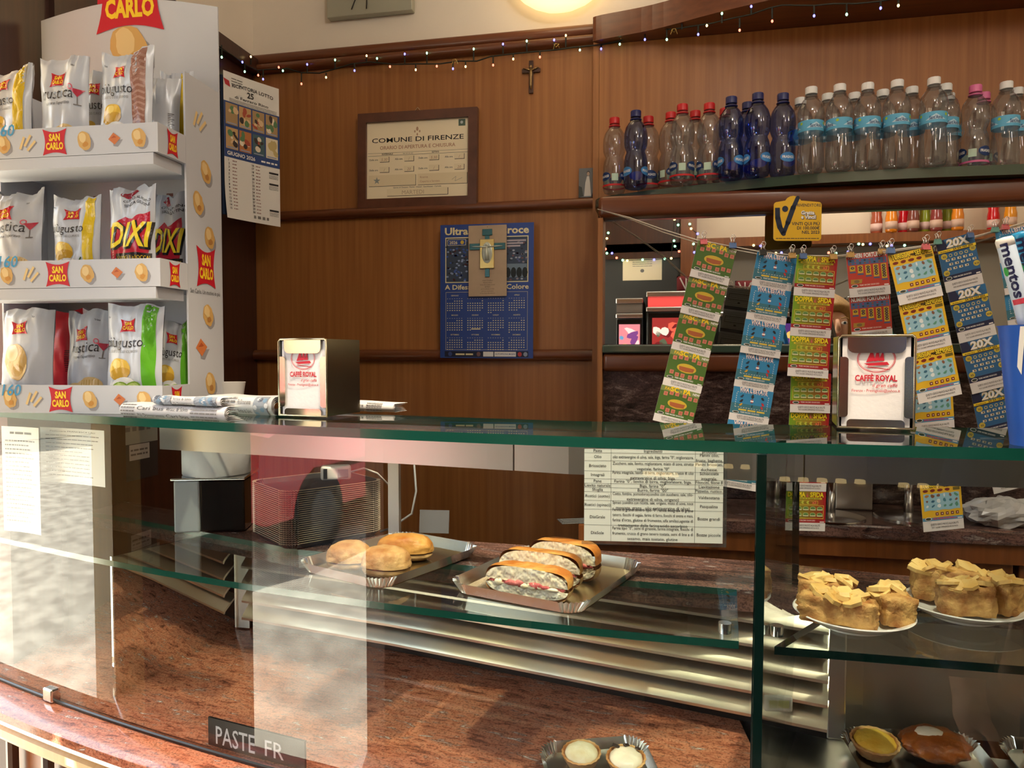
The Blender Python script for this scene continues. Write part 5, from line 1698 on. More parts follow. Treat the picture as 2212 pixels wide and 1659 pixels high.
def tk_viva(H):
    p = Print(); t_common(p, H)
    p.rect(0, .21 * H, TW, H, srgb(56, 138, 190), 1); p.rect(0, .21 * H, TW, .52 * H, srgb(60, 118, 136), 2)
    p.text("VIVA L'ESTATE", .5 * TW, .875 * H, .0125, srgb(196, 70, 90), 4, 'c', .055, width=.70 * TW); p.text("VIVA L'ESTATE", .5 * TW, .878 * H, .0125, WHT, 5, 'c', .03, width=.70 * TW)
    a, b, c, d = .10 * TW, .90 * TW, .40 * H, .845 * H
    for k in range(12):
        for z in (c, d): p.poly([(a + (b - a) * k / 12, z), (a + (b - a) * (k + .55) / 12, z), (a + (b - a) * (k + .7) / 12, z + .012 * H), (a + (b - a) * (k + .15) / 12, z + .012 * H)], srgb(226, 226, 220), 3)
    for k in range(7):
        for x in (a, b): p.rect(x - .006 * TW, c + (d - c) * k / 7, x + .008 * TW, c + (d - c) * (k + .5) / 7, srgb(226, 226, 220), 3)
    for (u, v, s, col) in ((.24, .74, .05, srgb(40, 60, 80)), (.5, .77, .06, srgb(50, 50, 54)), (.76, .74, .05, srgb(40, 44, 50)), (.24, .60, .05, srgb(46, 40, 44)), (.5, .63, .055, srgb(176, 60, 60)), (.78, .58, .05, srgb(190, 50, 54)), (.24, .49, .045, srgb(206, 160, 50)), (.52, .48, .03, srgb(40, 60, 70)), (.77, .47, .045, srgb(196, 60, 60))):
        p.ell(u * TW, v * H, s * TW, s * .7 * H, col, 4, 7, u * 3, .5, int(u * 100))
    p.rect(.46 * TW, .605 * H, .54 * TW, .65 * H, WHT, 5)
    for k in range(3): p.rect(TW * (.20 + .23 * k), .315 * H, TW * (.40 + .23 * k), .365 * H, srgb(214, 190, 80), 3)
    t_foot(p, H, srgb(220, 226, 226)); return p
def tk_doppia(H):
    p = Print(); t_common(p, H)
    n = 14
    for k in range(n):
        t = k / (n - 1); p.poly([(TW * k / n + .12 * TW, .21 * H), (TW * (k + 1) / n + .12 * TW, .21 * H), (TW * (k + 1) / n - .0 * TW, H), (TW * k / n - .0 * TW, H)] if 0 else [(TW * k / n, .21 * H), (TW * (k + 1) / n, .21 * H), (TW * (k + 1) / n, H), (TW * k / n, H)], tuple(a * (1 - t) + b * t for a, b in zip(srgb(122, 164, 40), srgb(166, 30, 34))), 1)
    p.rect(0, .21 * H, TW, .30 * H, srgb(160, 34, 38), 2)
    for dx, col, l, bo in ((.004, BLK, 3, .055), (0, srgb(246, 224, 40), 4, .035)):
        p.text('DOPPIA', .04 * TW, .865 * H, .0145, col, l, 'l', bo, width=.44 * TW); p.text('SFIDA', .60 * TW, .865 * H, .0145, col, l, 'l', bo, width=.34 * TW)
    p.poly([(.50 * TW, .86 * H), (.56 * TW, .86 * H), (.53 * TW, .97 * H)], srgb(196, 100, 90), 4)
    p.rect(.10 * TW, .80 * H, .90 * TW, .845 * H, srgb(216, 196, 50), 3); p.fuzz(.14 * TW, .86 * TW, .812 * H, .02 * H, srgb(120, 130, 60), 4, 6, 2)
    p.frame(.18 * TW, .67 * H, .80 * TW, .77 * H, .0009, srgb(226, 190, 70), 3)
    for k in range(3): p.text('€', TW * (.25 + .13 * k), .69 * H, .009, srgb(206, 216, 80), 4, 'l', .04)
    p.text('x3', .65 * TW, .69 * H, .009, srgb(226, 120, 80), 4, 'l', .04)
    p.frame(.05 * TW, .315 * H, .95 * TW, .655 * H, .0010, srgb(220, 196, 70), 3)
    for r in range(2):
        for k in range(5):
            x, z = TW * (.15 + .175 * k), H * (.57 - .155 * r)
            p.ell(x, z, .075 * TW, .052 * H, srgb(176, 196, 120), 4, 14); p.ell(x, z + .006 * H, .06 * TW, .034 * H, srgb(96, 136, 76), 5, 12); p.rect(x - .07 * TW, z - .045 * H, x + .07 * TW, z - .015 * H, srgb(206, 206, 160), 6)
    t_foot(p, H, srgb(236, 200, 200)); return p
def tk_numeri(H):
    p = Print(); t_common(p, H)
    p.rect(0, .21 * H, TW, H, srgb(190, 66, 54), 1); p.rect(.03 * TW, .74 * H, .97 * TW, .87 * H, srgb(74, 106, 150), 2)
    p.text('NUMERI FORTUNATI', .5 * TW, .895 * H, .0125, srgb(40, 40, 60), 3, 'c', .05, width=.92 * TW); p.text('NUMERI FORTUNATI', .5 * TW, .897 * H, .0125, WHT, 4, 'c', .03, width=.92 * TW)
    for r in range(2):
        for k in range(8): p.ell(TW * (.09 + .117 * k), H * (.835 - .06 * r), .028 * TW, .020 * H, [srgb(60, 60, 70), srgb(150, 80, 60), srgb(160, 60, 100)][(k + r) % 3], 3, 9)
    for k in range(5):
        x = TW * (.06 + .19 * k); n = k + 1; z1 = .72 * H; z0 = z1 - (.065 + .055 * n) * H
        p.rect(x, z0, x + .13 * TW, z1, srgb(206, 176, 60), 3)
        for q in range(n): p.ell(x + .065 * TW, z1 - (.05 + .058 * q) * H, .045 * TW, .030 * H, srgb(46, 44, 48), 4, 10); p.ell(x + .065 * TW, z1 - (.05 + .058 * q) * H, .025 * TW, .016 * H, srgb(150, 130, 110), 5, 8)
        p.rect(x - .01 * TW, z0 - .045 * H, x + .14 * TW, z0 - .012 * H, srgb(80, 100, 136), 3)
    p.poly([(.05 * TW, .30 * H), (.32 * TW, .31 * H), (.34 * TW, .40 * H), (.06 * TW, .41 * H)], srgb(176, 140, 60), 3); p.ell(.2 * TW, .355 * H, .07 * TW, .035 * H, srgb(130, 110, 70), 4, 10)
    t_foot(p, H, srgb(240, 210, 200)); return p
def tk_turista(H):
    p = Print(); t_common(p, H)
    p.rect(0, .21 * H, TW, H, srgb(226, 184, 44), 1); p.rect(0, .21 * H, TW, .275 * H, srgb(90, 150, 190), 2)
    p.text('TURISTA', .045 * TW, .888 * H, .0145, BLK, 3, 'l', .055, width=.43 * TW); p.text('SEMPRE', .575 * TW, .888 * H, .0145, BLK, 3, 'l', .055, width=.39 * TW)
    p.text('TURISTA', .055 * TW, .897 * H, .0135, srgb(250, 226, 60), 4, 'l', .02, width=.41 * TW); p.text('SEMPRE', .585 * TW, .897 * H, .0135, srgb(250, 226, 60), 4, 'l', .02, width=.37 * TW); p.text('PER', .49 * TW, .90 * H, .006, BLK, 4, 'l', .04)
    for k in range(4): p.ell(TW * (.12 + .18 * k), .825 * H, .065 * TW, .030 * H, srgb(120, 42, 30), 3, 9, 0, .2, k)
    p.rect(.80 * TW, .80 * H, .97 * TW, .86 * H, srgb(110, 96, 30), 3)
    pts = [(.06 * TW + .88 * TW * k / 12, .76 * H + .008 * H * math.sin(k * 1.9)) for k in range(13)] + [(.94 * TW - .88 * TW * k / 12, .42 * H + .008 * H * math.sin(k * 1.4)) for k in range(13)]
    p.poly(pts, srgb(150, 196, 216), 3)
    rnd = random.Random(6)
    for r in range(3):
        for k in range(6):
            p.ell(TW * (.14 + .145 * k), H * (.71 - .105 * r + .01 * rnd.random()), TW * (.028 + .03 * rnd.random()), H * (.018 + .022 * rnd.random()), rnd.choice([srgb(70, 130, 150), srgb(50, 60, 60), srgb(180, 130, 70), srgb(90, 150, 130), srgb(226, 236, 240), srgb(130, 90, 70), srgb(60, 110, 140)]), 4, 8, rnd.random() * 3, .5, k + 9 * r)
    for k in range(5): p.rect(TW * (.33 + .125 * k), .315 * H, TW * (.40 + .125 * k), .375 * H, srgb(110, 36, 24), 3); p.rect(TW * (.35 + .125 * k), .333 * H, TW * (.38 + .125 * k), .357 * H, srgb(236, 210, 190), 4)
    p.fuzz(.25 * TW, .84 * TW, .235 * H, .015 * H, srgb(196, 70, 110), 4, 6, 4); t_foot(p, H, srgb(180, 80, 120)); return p
def tk_20x(H):
    p = Print(); NV2 = srgb(34, 40, 74); t_common(p, H)
    p.rect(0, .21 * H, TW, H, srgb(50, 102, 150), 1); p.rect(0, .21 * H, TW, .31 * H, NV2, 2)
    p.poly([(0, .80 * H), (.30 * TW, .80 * H), (.20 * TW, H), (0, H)], NV2, 2); p.poly([(.70 * TW, H), (TW, H), (TW, .86 * H)], srgb(40, 110, 166), 2)
    p.text('20X', .55 * TW, .835 * H, .024, srgb(186, 160, 50), 3, 'c', .07, width=.62 * TW, shear=.12); p.text('20X', .54 * TW, .84 * H, .024, WHT, 4, 'c', .04, width=.60 * TW, shear=.12)
    p.rect(0, .755 * H, TW, .805 * H, srgb(240, 210, 50), 5); p.text('2X·5X·10X·20X', .66 * TW, .765 * H, .0065, BLK, 6, 'c', .03, width=.54 * TW); p.fuzz(.05 * TW, .32 * TW, .77 * H, .010 * H, BLK, 6, 3, 8)
    p.rect(0, .735 * H, TW, .755 * H, NV2, 3)
    for (u, v, s) in ((.13, .68, 'X2'), (.90, .72, 'X2'), (.11, .36, 'X5'), (.92, .42, 'X10')):
        p.ell(u * TW, v * H, .085 * TW, .055 * H, srgb(206, 186, 70), 3, 14); p.text(s, u * TW, (v - .022) * H, .0062, NV2, 4, 'c', .02)
    for k in range(4): p.ring(TW * (.30 + .14 * k), .68 * H, .045 * TW, .03 * H, .0012, srgb(226, 206, 120), 3, 14)
    for r in range(3):
        for k in range(5 - (r == 2)):
            x, z = TW * (.20 + .155 * k + .07 * (r % 2)), H * (.60 - .085 * r)
            p.rect(x - .05 * TW, z - .022 * H, x + .05 * TW, z + .02 * H, srgb(220, 214, 190), 3); p.ell(x + .01 * TW, z, .022 * TW, .014 * H, srgb(70, 60, 40), 4, 8)
    t_foot(p, H, WHT); return p
pm('ticket_card', srgb(214, 212, 208), .5); pm('ticket_back', srgb(128, 136, 134), .6)
def ticket_back(H):
    p = Print()
    p.rect(0, 0, TW, H, srgb(140, 148, 148), 1); p.rect(0, .02 * H, TW, .17 * H, BLK, 2); p.frame(.10 * TW, .45 * H, .90 * TW, .72 * H, .001, BLK, 2)
    for q in range(9): p.fuzz(.10 * TW, .92 * TW, (.22 + .085 * q) * H, .010 * H, srgb(70, 74, 74), 3, 6, q)
    p.ell(.5 * TW, .34 * H, .05 * TW, .04 * H, srgb(60, 64, 64), 4, 10)
    return p
def hang_strip(label, px, py, d, ang, n, H, art, back=True, yaw=0.0, backang=0.0, backshift=.016):
    P = at(px, py, d)
    t = thing('ticket_strip', label, 'lottery tickets', P, (0, math.radians(ang), YAW + yaw), 'scratch ticket strips on the cord')
    first = None
    for k in range(n):
        if first is None:
            m = MB(); m.box(-TW / 2, 0, -H + .0002, TW / 2, .0006, 0); first = m.build('ticket', 'ticket_card', t)
            pr = art(H).build('ticket_print', first, mapf=lambda a, b, h: (a - TW / 2, -.0001 - h, b - H), eps=.00022)
            bk_ = ticket_back(H).build('reverse_print', first, mapf=lambda a, b, h: (TW / 2 - a, .0007 + h, b - H), eps=.00022)
            o = first
        else:
            o = first.copy(); COL.objects.link(o); o.parent = t
            q = pr.copy(); COL.objects.link(q); q.parent = o
            q = bk_.copy(); COL.objects.link(q); q.parent = o
        bow = .0025 * math.sin(k * 1.7 + px)
        o.location = (bow * .4, bow, -H * k); o.rotation_euler = (math.radians(2.0 * math.sin(k * 2.1 + px)), 0, 0)
    if False:
        m = MB(); m.box(-TW / 2, .010, -H * n * .96, TW / 2, .0108, -.002)
        bs = m.build('reverse_side', 'ticket_back', t); bs.location = (backshift, .006, 0); bs.rotation_euler = (0, math.radians(backang), 0)
        p = Print()
        for k in range(n):
            z = -H * k * .96
            p.rect(-TW / 2, z - .30 * H, TW / 2, z - .18 * H, BLK, 1); p.frame(-.3 * TW, z - .62 * H, .44 * TW, z - .42 * H, .001, BLK, 1)
            for q in range(5): p.fuzz(-.42 * TW, .46 * TW, z - (.36 + .13 * q) * H, .012 * H, srgb(60, 64, 64), 2, 6, k * 5 + q)
        p.build('reverse_print', bs, mapf=lambda a, b, h: (a, .0099 - h, b))
    return t
hang_strip('green card game ticket strip slanting at the free end of the cord', 1550, 530, 1.63, 13.9, 5, .0815, tk_scopa, True, .05, -2.5, .018)
hang_strip('light blue summer ticket strip with striped border', 1679, 550, 1.62, 9.2, 7, .0745, tk_viva, True, .0, -3, .012)
hang_strip('green and red challenge ticket strip with round tokens', 1766, 553, 1.60, 4.1, 3, .0875, tk_doppia, True, .0, 1, .009)
hang_strip('lower challenge ticket strip hanging behind its twin', 1752, 806, 1.635, 1.5, 4, .0875, tk_doppia, False)
hang_strip('red lucky number ticket strip behind the napkin holder', 1871, 546, 1.60, -5.6, 4, .0935, tk_numeri, True, .0, 1, .010)
hang_strip('yellow tourist ticket strip ending above the napkin holder base', 1965, 542, 1.47, -13.2, 3, .1010, tk_turista, True, .0, 4, .006)
hang_strip('long yellow tourist ticket strip behind the shorter one', 2004, 720, 1.6, -5.8, 4, .1075, tk_turista, False)
hang_strip('dark blue multiplier ticket strip beside the sweets bucket', 2062, 512, 1.70, -14.3, 5, .1205, tk_20x, True, .0, -3, .012)
hang_strip('orange summer ticket strip high beside the sweets rolls', 2190, 492, 1.70, -10, 4, .0745, tk_viva, True, .0, 3, -.05)
# the cord and the binder clips
pm('cord_white', srgb(226, 220, 208), .8)
cd = thing('cord', 'doubled white cord strung from the shelf corner with ticket strips', 'cord', (0, 0, 0))
path1 = [(1291, 452, 2.075), (1360, 470, 1.95), (1430, 495, 1.83), (1505, 518, 1.655), (1590, 534, 1.64), (1650, 545, 1.635), (1720, 552, 1.63), (1800, 553, 1.62), (1870, 547, 1.615), (1905, 543, 1.60), (1930, 540, 1.485), (2001, 530, 1.485), (2010, 528, 1.712), (2100, 512, 1.708), (2180, 490, 1.708), (2300, 455, 1.70)]
for k in range(2):
    m = MB(); m.tube([at(x, y + (k * 6 if x < 1700 else k * 3) * min(1, (x - 1290) / 150), d + .004 * k) for x, y, d in path1], .0013, 6); m.build('strand', 'cord_white', cd, smooth=True)
CC = {'pink': srgb(190, 90, 96), 'blue': srgb(76, 104, 150), 'black': srgb(30, 28, 28), 'gold': srgb(176, 140, 80), 'green': srgb(96, 150, 140)}
for k_, c_ in CC.items(): pm('clip_' + k_, c_, .3, metal=.3)
CLIPS = [(1520, 522, 'pink', 1.622), (1583, 530, 'blue', 1.622), (1648, 545, 'black', 1.612), (1711, 552, 'gold', 1.612), (1735, 553, 'blue', 1.592), (1800, 554, 'gold', 1.592), (1837, 550, 'gold', 1.592), (1905, 543, 'gold', 1.592), (1924, 541, 'blue', 1.462), (2000, 533, 'pink', 1.462), (2026, 522, 'green', 1.692), (2096, 508, 'blue', 1.692), (2150, 496, 'green', 1.692), (2172, 490, 'pink', 1.692)]
for px, py, colr, d in CLIPS:
    P = at(px, py, d)
    c = thing('binder_clip', colr + ' binder clip ' + {1520: 'at the outer corner of the green ticket strip', 1583: 'at the inner corner of the green ticket strip', 1648: 'at the first corner of the light blue strip', 1711: 'at the second corner of the light blue strip', 1735: 'at the first corner of the challenge strip', 1800: 'at the second corner of the challenge strip', 1837: 'at the first corner of the red strip', 1905: 'at the second corner of the red strip', 1924: 'at the first corner of the tourist strip', 2000: 'at the second corner of the tourist strip', 2026: 'at the first corner of the multiplier strip', 2096: 'at the second corner of the multiplier strip', 2150: 'beside the sweet rolls', 2172: 'next to the green clip by the sweet rolls'}[px], 'binder clip', P, YAW, 'binder clips on the cord')
    m = MB(); w = .0075
    m.add([(-w, -.005, -.006), (w, -.005, -.006), (w, -.0005, .006), (-w, -.0005, .006), (-w, .006, -.006), (w, .006, -.006), (w, .0015, .006), (-w, .0015, .006)], [(0, 1, 2, 3), (4, 5, 6, 7), (0, 3, 7, 4), (1, 2, 6, 5), (3, 2, 6, 7)])
    m.build('jaw', 'clip_' + colr, c)
    m = MB(); m.tube([(-.004, -.002, .004), (-.0025, -.003, .012), (-.005, -.004, .018), (-.002, -.0045, .0225), (.002, -.0045, .0225), (.005, -.004, .018), (.0025, -.003, .012), (.004, -.002, .004)], .0008, 5); m.build('wire_handle', 'steel_bright', c, smooth=True)
    m = MB(); m.tube([(-.004, .002, .004), (-.0025, .003, .012), (-.004, .006, .017), (0, .008, .020), (.004, .006, .017), (.0025, .003, .012), (.004, .002, .004)], .0008, 5); m.build('wire_handle', 'steel_bright', c, smooth=True)

# ------------------------------------------------------------------ the far side of the room, seen in the mirror
YM = YMI
pm('slate', srgb(58, 60, 60), .6)
def mir(px, py, d):
    """where a thing stands that the mirror shows at this pixel, d metres along the view"""
    P = at(px, py, d); return Vector((P.x, 2 * YM - P.y, P.z))
def mir_y(px, py, y):
    """same, for a thing whose front stands at room depth y"""
    r = ray(px, py); P = EYE + r * ((2 * YM - y) / r.y); return Vector((P.x, y, P.z))
# dark panel, pillar, notice
a, b = mir_y(1290, 470, YR + .02), mir_y(1470, 470, YR + .02)
m = MB(); m.box(a.x - .6, YR + .001, 0, b.x, YR + .02, 2.268); struct(m.build('wall_rear_panel', 'slate'))
m = MB(); m.box(a.x - .6, YR + .021, mir_y(1400, 560, YR).z, b.x, YR + .05, 3.2); struct(m.build('trim_12', 'dark_wood'))
c = mir_y(1505, 470, YR + .07)
m = MB(); m.box(b.x + .002, YR + .051, 0, c.x, YR + .12, ZC - .002); struct(m.build('trim_13', 'cabinet_wood'))
q0, q1 = mir_y(1345, 606, YR + .03), mir_y(1430, 550, YR + .03)
nt_ = thing('wall_notice', 'cream paper notice on the slate panel, seen in the mirror', 'notice', (q0.x, YR + .0205, q0.z))
m = MB(); m.box(0, 0, 0, q1.x - q0.x, .002, q1.z - q0.z); m.build('sheet', 'paper_warm', nt_)
p = Print(); w, h = q1.x - q0.x, q1.z - q0.z
for k in range(4): p.fuzz(.25 * w, .75 * w, h * (.80 - .08 * k), .02 * h, GRY, 1, 4, k)
p.ell(.5 * w, .38 * h, .05 * w, .07 * h, GRY, 1, 14); p.build('notice_print', nt_, mapf=lambda u, v, hh: (u, .002 + hh, v))
# shelf rail with juice bottles
m = MB(); m.box(c.x + .002, YR + .051, 2.245, XR - .002, YR + .17, 2.305)
tag(m.build('bottle_rail', 'cabinet_wood'), 'brown wooden rail shelf of juice bottles, seen in the mirror', 'shelf')
JC = [(1893, (170, 84, 56), 'brown peach'), (1925, (226, 130, 20), 'orange'), (1952, (200, 20, 34), 'red'), (1972, (120, 60, 50), 'plum brown'), (1997, (150, 160, 40), 'yellow green'), (2022, (140, 60, 56), 'dark pink'), (2046, (130, 140, 40), 'olive green'), (2068, (220, 130, 30), 'amber'), (2145, (206, 20, 30), 'bright red'), (2182, (220, 140, 20), 'golden')]
for k, (px, rgb, nm) in enumerate(JC):
    P = mir_y(px, 505, YR + (.145 if k % 2 else .075))
    t = thing('juice_bottle', nm + ' juice bottle on the rail shelf, seen in the mirror', 'bottle', (P.x, P.y, 2.3052), 0, 'juice bottles on the rail shelf')
    pm('juice_%d' % k, srgb(*rgb), .12, spec=.7)
    m = MB(); m.lathe([(.001, .002), (.030, 0), (.036, .012), (.036, .10), (.030, .13), (.034, .17), (.029, .22), (.018, .265), (.014, .285), (.014, .30)], 24); m.build('body', 'juice_%d' % k, t, smooth=True)
    m = MB(); m.lathe([(.0165, .298), (.0165, .318), (.001, .319)], 16); m.build('cap', 'cap_white', t)
    m = MB(); m.lathe([(.0365, .022), (.0365, .072)], 24); m.build('label', 'juice_label_%d' % (k % 2), t, smooth=True) if ('juice_label_0' in MAT) else (pm('juice_label_0', srgb(226, 190, 180), .5), pm('juice_label_1', srgb(206, 170, 150), .5), m.build('label', 'juice_label_0', t, smooth=True))
# fairy lights over there
f2 = thing('fairy_lights', 'second string of fairy lights on the rear trim, seen in the mirror', 'light string', (0, 0, 0))
L2 = [(1314, 503, 'g'), (1311, 515, 'y'), (1308, 538, 'r'), (1311, 547, 'g'), (1322, 547, 'b'), (1332, 557, 'r'), (1345, 562, 'g'), (1355, 563, 'y'), (1388, 561, 'g'), (1413, 561, 'b'), (1436, 559, 'g'), (1450, 558, 'y'), (1457, 474, 'y'), (1465, 486, 'g'), (1456, 520, 'g'), (1458, 532, 'g'), (1467, 543, 'r'), (1490, 484, 'g'), (1493, 494, 'y'), (1507, 505, 'b'), (1498, 527, 'g'), (1500, 545, 'b'),
      (1628, 530, 'y'), (1643, 531, 'b'), (1676, 547, 'y'), (1688, 546, 'b'), (1712, 531, 'g'), (1722, 530, 'r'), (1790, 546, 'r'), (1806, 547, 'g'), (1832, 544, 'b'), (1855, 527, 'g'), (1864, 528, 'y'), (1880, 527, 'b'), (1916, 531, 'y'), (1926, 530, 'b'), (1954, 530, 'g')]
prev = None
for x, y, col in L2:
    P = mir_y(x, y, YR + (.06 if x < 1470 else .125 if x < 1510 else .19))
    m = MB(); m.ball(P, .0085, 8, 6); m.build('bulb', 'bulb_' + col, f2, smooth=True)
    if prev and abs(prev[0] - x) < 60 and prev[1] == (x < 1510):
        m = MB(); m.tube([prev[2], P], .002, 5); m.build('wire', 'wire_dark', f2)
    prev = (x, x < 1510, P)
# slot machines
def slot(px, wpx, top, label, scr, hdr):
    yf = YR + .50
    L, R_ = mir_y(px - wpx / 2, 700, yf), mir_y(px + wpx / 2, 700, yf)
    zt = mir_y(px, top, yf).z
    t = thing('slot_machine', label, 'slot machine', ((L.x + R_.x) / 2, yf, 0), 0, 'slot machines along the rear wall')
    w = (R_.x - L.x) / 2
    m = MB(); m.rbox(-w, -.44, 0, w, 0, zt, .01); m.build('cabinet', 'grey_dark', t)
    m = MB(); m.rbox(-w, .001, zt - .035, w, .05, zt, .006); m.rbox(-w, .001, zt - .13, w, .05, zt - .10, .006); m.build('chrome_bars', 'steel_bright', t)
    m = MB(); m.box(-w * .94, .0, zt - .098, w * .94, .03, zt - .037); m.build('lit_header', hdr, t)
    m = MB(); m.box(-w * .92, .0, zt - .62, w * .92, .012, zt - .14); m.build('bezel', 'black_gloss', t)
    p = Print(); rnd = random.Random(px)
    p.rect(-w * .78, zt - .58, w * .78, zt - .17, scr[0], 1)
    for k in range(26): p.ell(w * rnd.uniform(-.62, .62), zt - rnd.uniform(.22, .53), rnd.uniform(.012, .045), rnd.uniform(.01, .04), scr[1 + k % (len(scr) - 1)], 2 + k % 5, 9, rnd.random() * 3, .4, k)
    p.build('screen', t, mapf=lambda a, b, hh: (a, .0125 + hh, b), mat='screen_ink')
    m = MB(); m.rbox(-w, .0, zt - .85, w, .20, zt - .80, .01); m.build('button_deck', 'black', t)
    for k in range(5):
        m = MB(); m.lathe([(.018, 0), (.016, .012), (.001, .014)], 12, (-w * .7 + k * w * .35, .12, zt - .80)); m.build('push_button', 'bulb_y', t)
    return t, w, zt
pm('hdr_red', srgb(200, 70, 66), .3, emit=srgb(230, 80, 74), es=.9); pm('hdr_grey', srgb(120, 110, 104), .3)
S1 = slot(1360, 58, 645, 'slim slot machine with a yellow and pink screen, seen in the mirror', [srgb(200, 120, 130), srgb(230, 210, 90), srgb(110, 60, 120), srgb(90, 140, 180), srgb(240, 190, 190)], 'hdr_grey')
S2 = slot(1455, 118, 630, 'slot machine with red header and red screen, seen in the mirror', [srgb(140, 44, 42), srgb(210, 90, 70), srgb(80, 90, 70), srgb(220, 200, 190), srgb(100, 26, 30)], 'hdr_red')
S3 = slot(1612, 118, 640, 'slot machine with deep blue screen, seen in the mirror', [srgb(40, 50, 110), srgb(70, 150, 220), srgb(90, 70, 150), srgb(206, 216, 110), srgb(24, 28, 70)], 'hdr_grey')
S4 = slot(1742, 118, 640, 'slot machine with violet screen, seen in the mirror', [srgb(70, 40, 100), srgb(160, 90, 170), srgb(210, 170, 90), srgb(60, 90, 160)], 'hdr_grey')
S5 = slot(1885, 118, 640, 'slot machine with green screen, seen in the mirror', [srgb(30, 80, 60), srgb(120, 170, 80), srgb(220, 190, 80), srgb(40, 50, 90)], 'hdr_grey')
# cushions with flag stripes on top
pm('cushion_red', srgb(110, 24, 32), .8)
for s_, px, lb in ((S2, 1482, 'dark red cushion with white stripes on the red machine, in the mirror'), (S3, 1609, 'dark red cushion with white stripes on the blue machine, in the mirror')):
    P = mir_y(px, 612, YR + .40)
    c = thing('cushion', lb, 'cushion', (P.x, P.y - .02, s_[2] + .001), 0)
    def cush(d): return 1.0
    m = MB()
    def cf(u, v):
        a, b2 = 2 * u - 1, 2 * v - 1
        return a, b2, .05 * (1 - a ** 4) ** .5 * (1 - b2 ** 4) ** .5
    m.grid(lambda u, v: Vector((.06 * cf(u, v)[0], cf(u, v)[2] * .6, .055 + .055 * cf(u, v)[1])), 10, 10); m.grid(lambda u, v: Vector((.06 * cf(u, v)[0], -.6 * cf(u, v)[2], .055 + .055 * cf(u, v)[1])), 10, 10)
    m.build('pad', 'cushion_red', c, smooth=True, fix=False)
    p = Print()
    for dx in (-.025, 0, .025): p.line([(0, .015), (dx * 1.6, .098)], .008, srgb(206, 196, 190), 1)
    p.build('stripe_print', c, mapf=lambda a, b2, hh: (a, .031 * max(0, 1 - (a / .06) ** 4) ** .5 * max(0, 1 - ((b2 - .055) / .055) ** 4) ** .5 + .001 + hh, b2), maxlen=.01)
# ------------------------------------------------------------------ inside the display: trays, sandwiches, cakes
pm('foil', (.80, .79, .77), .22, metal=1.0, bump=.05, bscale=40)
pm('foil_gold', (.84, .70, .44), .25, metal=1.0)
def crust(name, c1, c2, sc=9, rough=.55, bump=.3):
    m, nt, b = newmat(name); N, L = nt.nodes, nt.links
    tc = N.new('ShaderNodeTexCoord'); n1 = N.new('ShaderNodeTexNoise'); n1.inputs['Scale'].default_value = sc; n1.inputs['Detail'].default_value = 6
    L.new(tc.outputs['Object'], n1.inputs['Vector']); rp = N.new('ShaderNodeValToRGB')
    rp.color_ramp.elements[0].position, rp.color_ramp.elements[0].color = .35, (*c2, 1); rp.color_ramp.elements[1].position, rp.color_ramp.elements[1].color = .65, (*c1, 1)
    L.new(n1.outputs['Fac'], rp.inputs[0]); L.new(rp.outputs[0], b.inputs['Base Color']); b.inputs['Roughness'].default_value = rough
    n2 = N.new('ShaderNodeTexNoise'); n2.inputs['Scale'].default_value = 55; n2.inputs['Detail'].default_value = 8; L.new(tc.outputs['Object'], n2.inputs['Vector'])
    bp = N.new('ShaderNodeBump'); bp.inputs['Strength'].default_value = bump; bp.inputs['Distance'].default_value = .007; L.new(n2.outputs['Fac'], bp.inputs['Height']); L.new(bp.outputs[0], b.inputs['Normal'])
    b.inputs['Subsurface Weight'].default_value = .08; b.inputs['Subsurface Radius'].default_value = (.01, .006, .003)
    return m
crust('crust_gold', srgb(232, 172, 92), srgb(186, 108, 40), 22, .5, .5)
crust('crust_tan', srgb(228, 184, 126), srgb(180, 116, 62), 24, .6, .6)
crust('crumb', srgb(255, 244, 220), srgb(244, 226, 190), 60, .8, .35)
crust('ham', srgb(216, 120, 116), srgb(176, 66, 70), 60, .45, .6)
crust('cheese', srgb(248, 238, 214), srgb(234, 214, 172), 40, .45, .5)
crust('apple_cake', srgb(226, 182, 112), srgb(166, 108, 54), 40, .7, 1.4)
crust('apple_slice', srgb(238, 208, 140), srgb(216, 170, 92), 20, .5, .3)
crust('custard', srgb(246, 206, 90), srgb(230, 170, 50), 26, .5, .6)
crust('pastry_brown', srgb(196, 112, 44), srgb(140, 66, 22), 22, .3, .5)
crust('icing', srgb(250, 240, 226), srgb(236, 214, 190), 10, .3, .2)

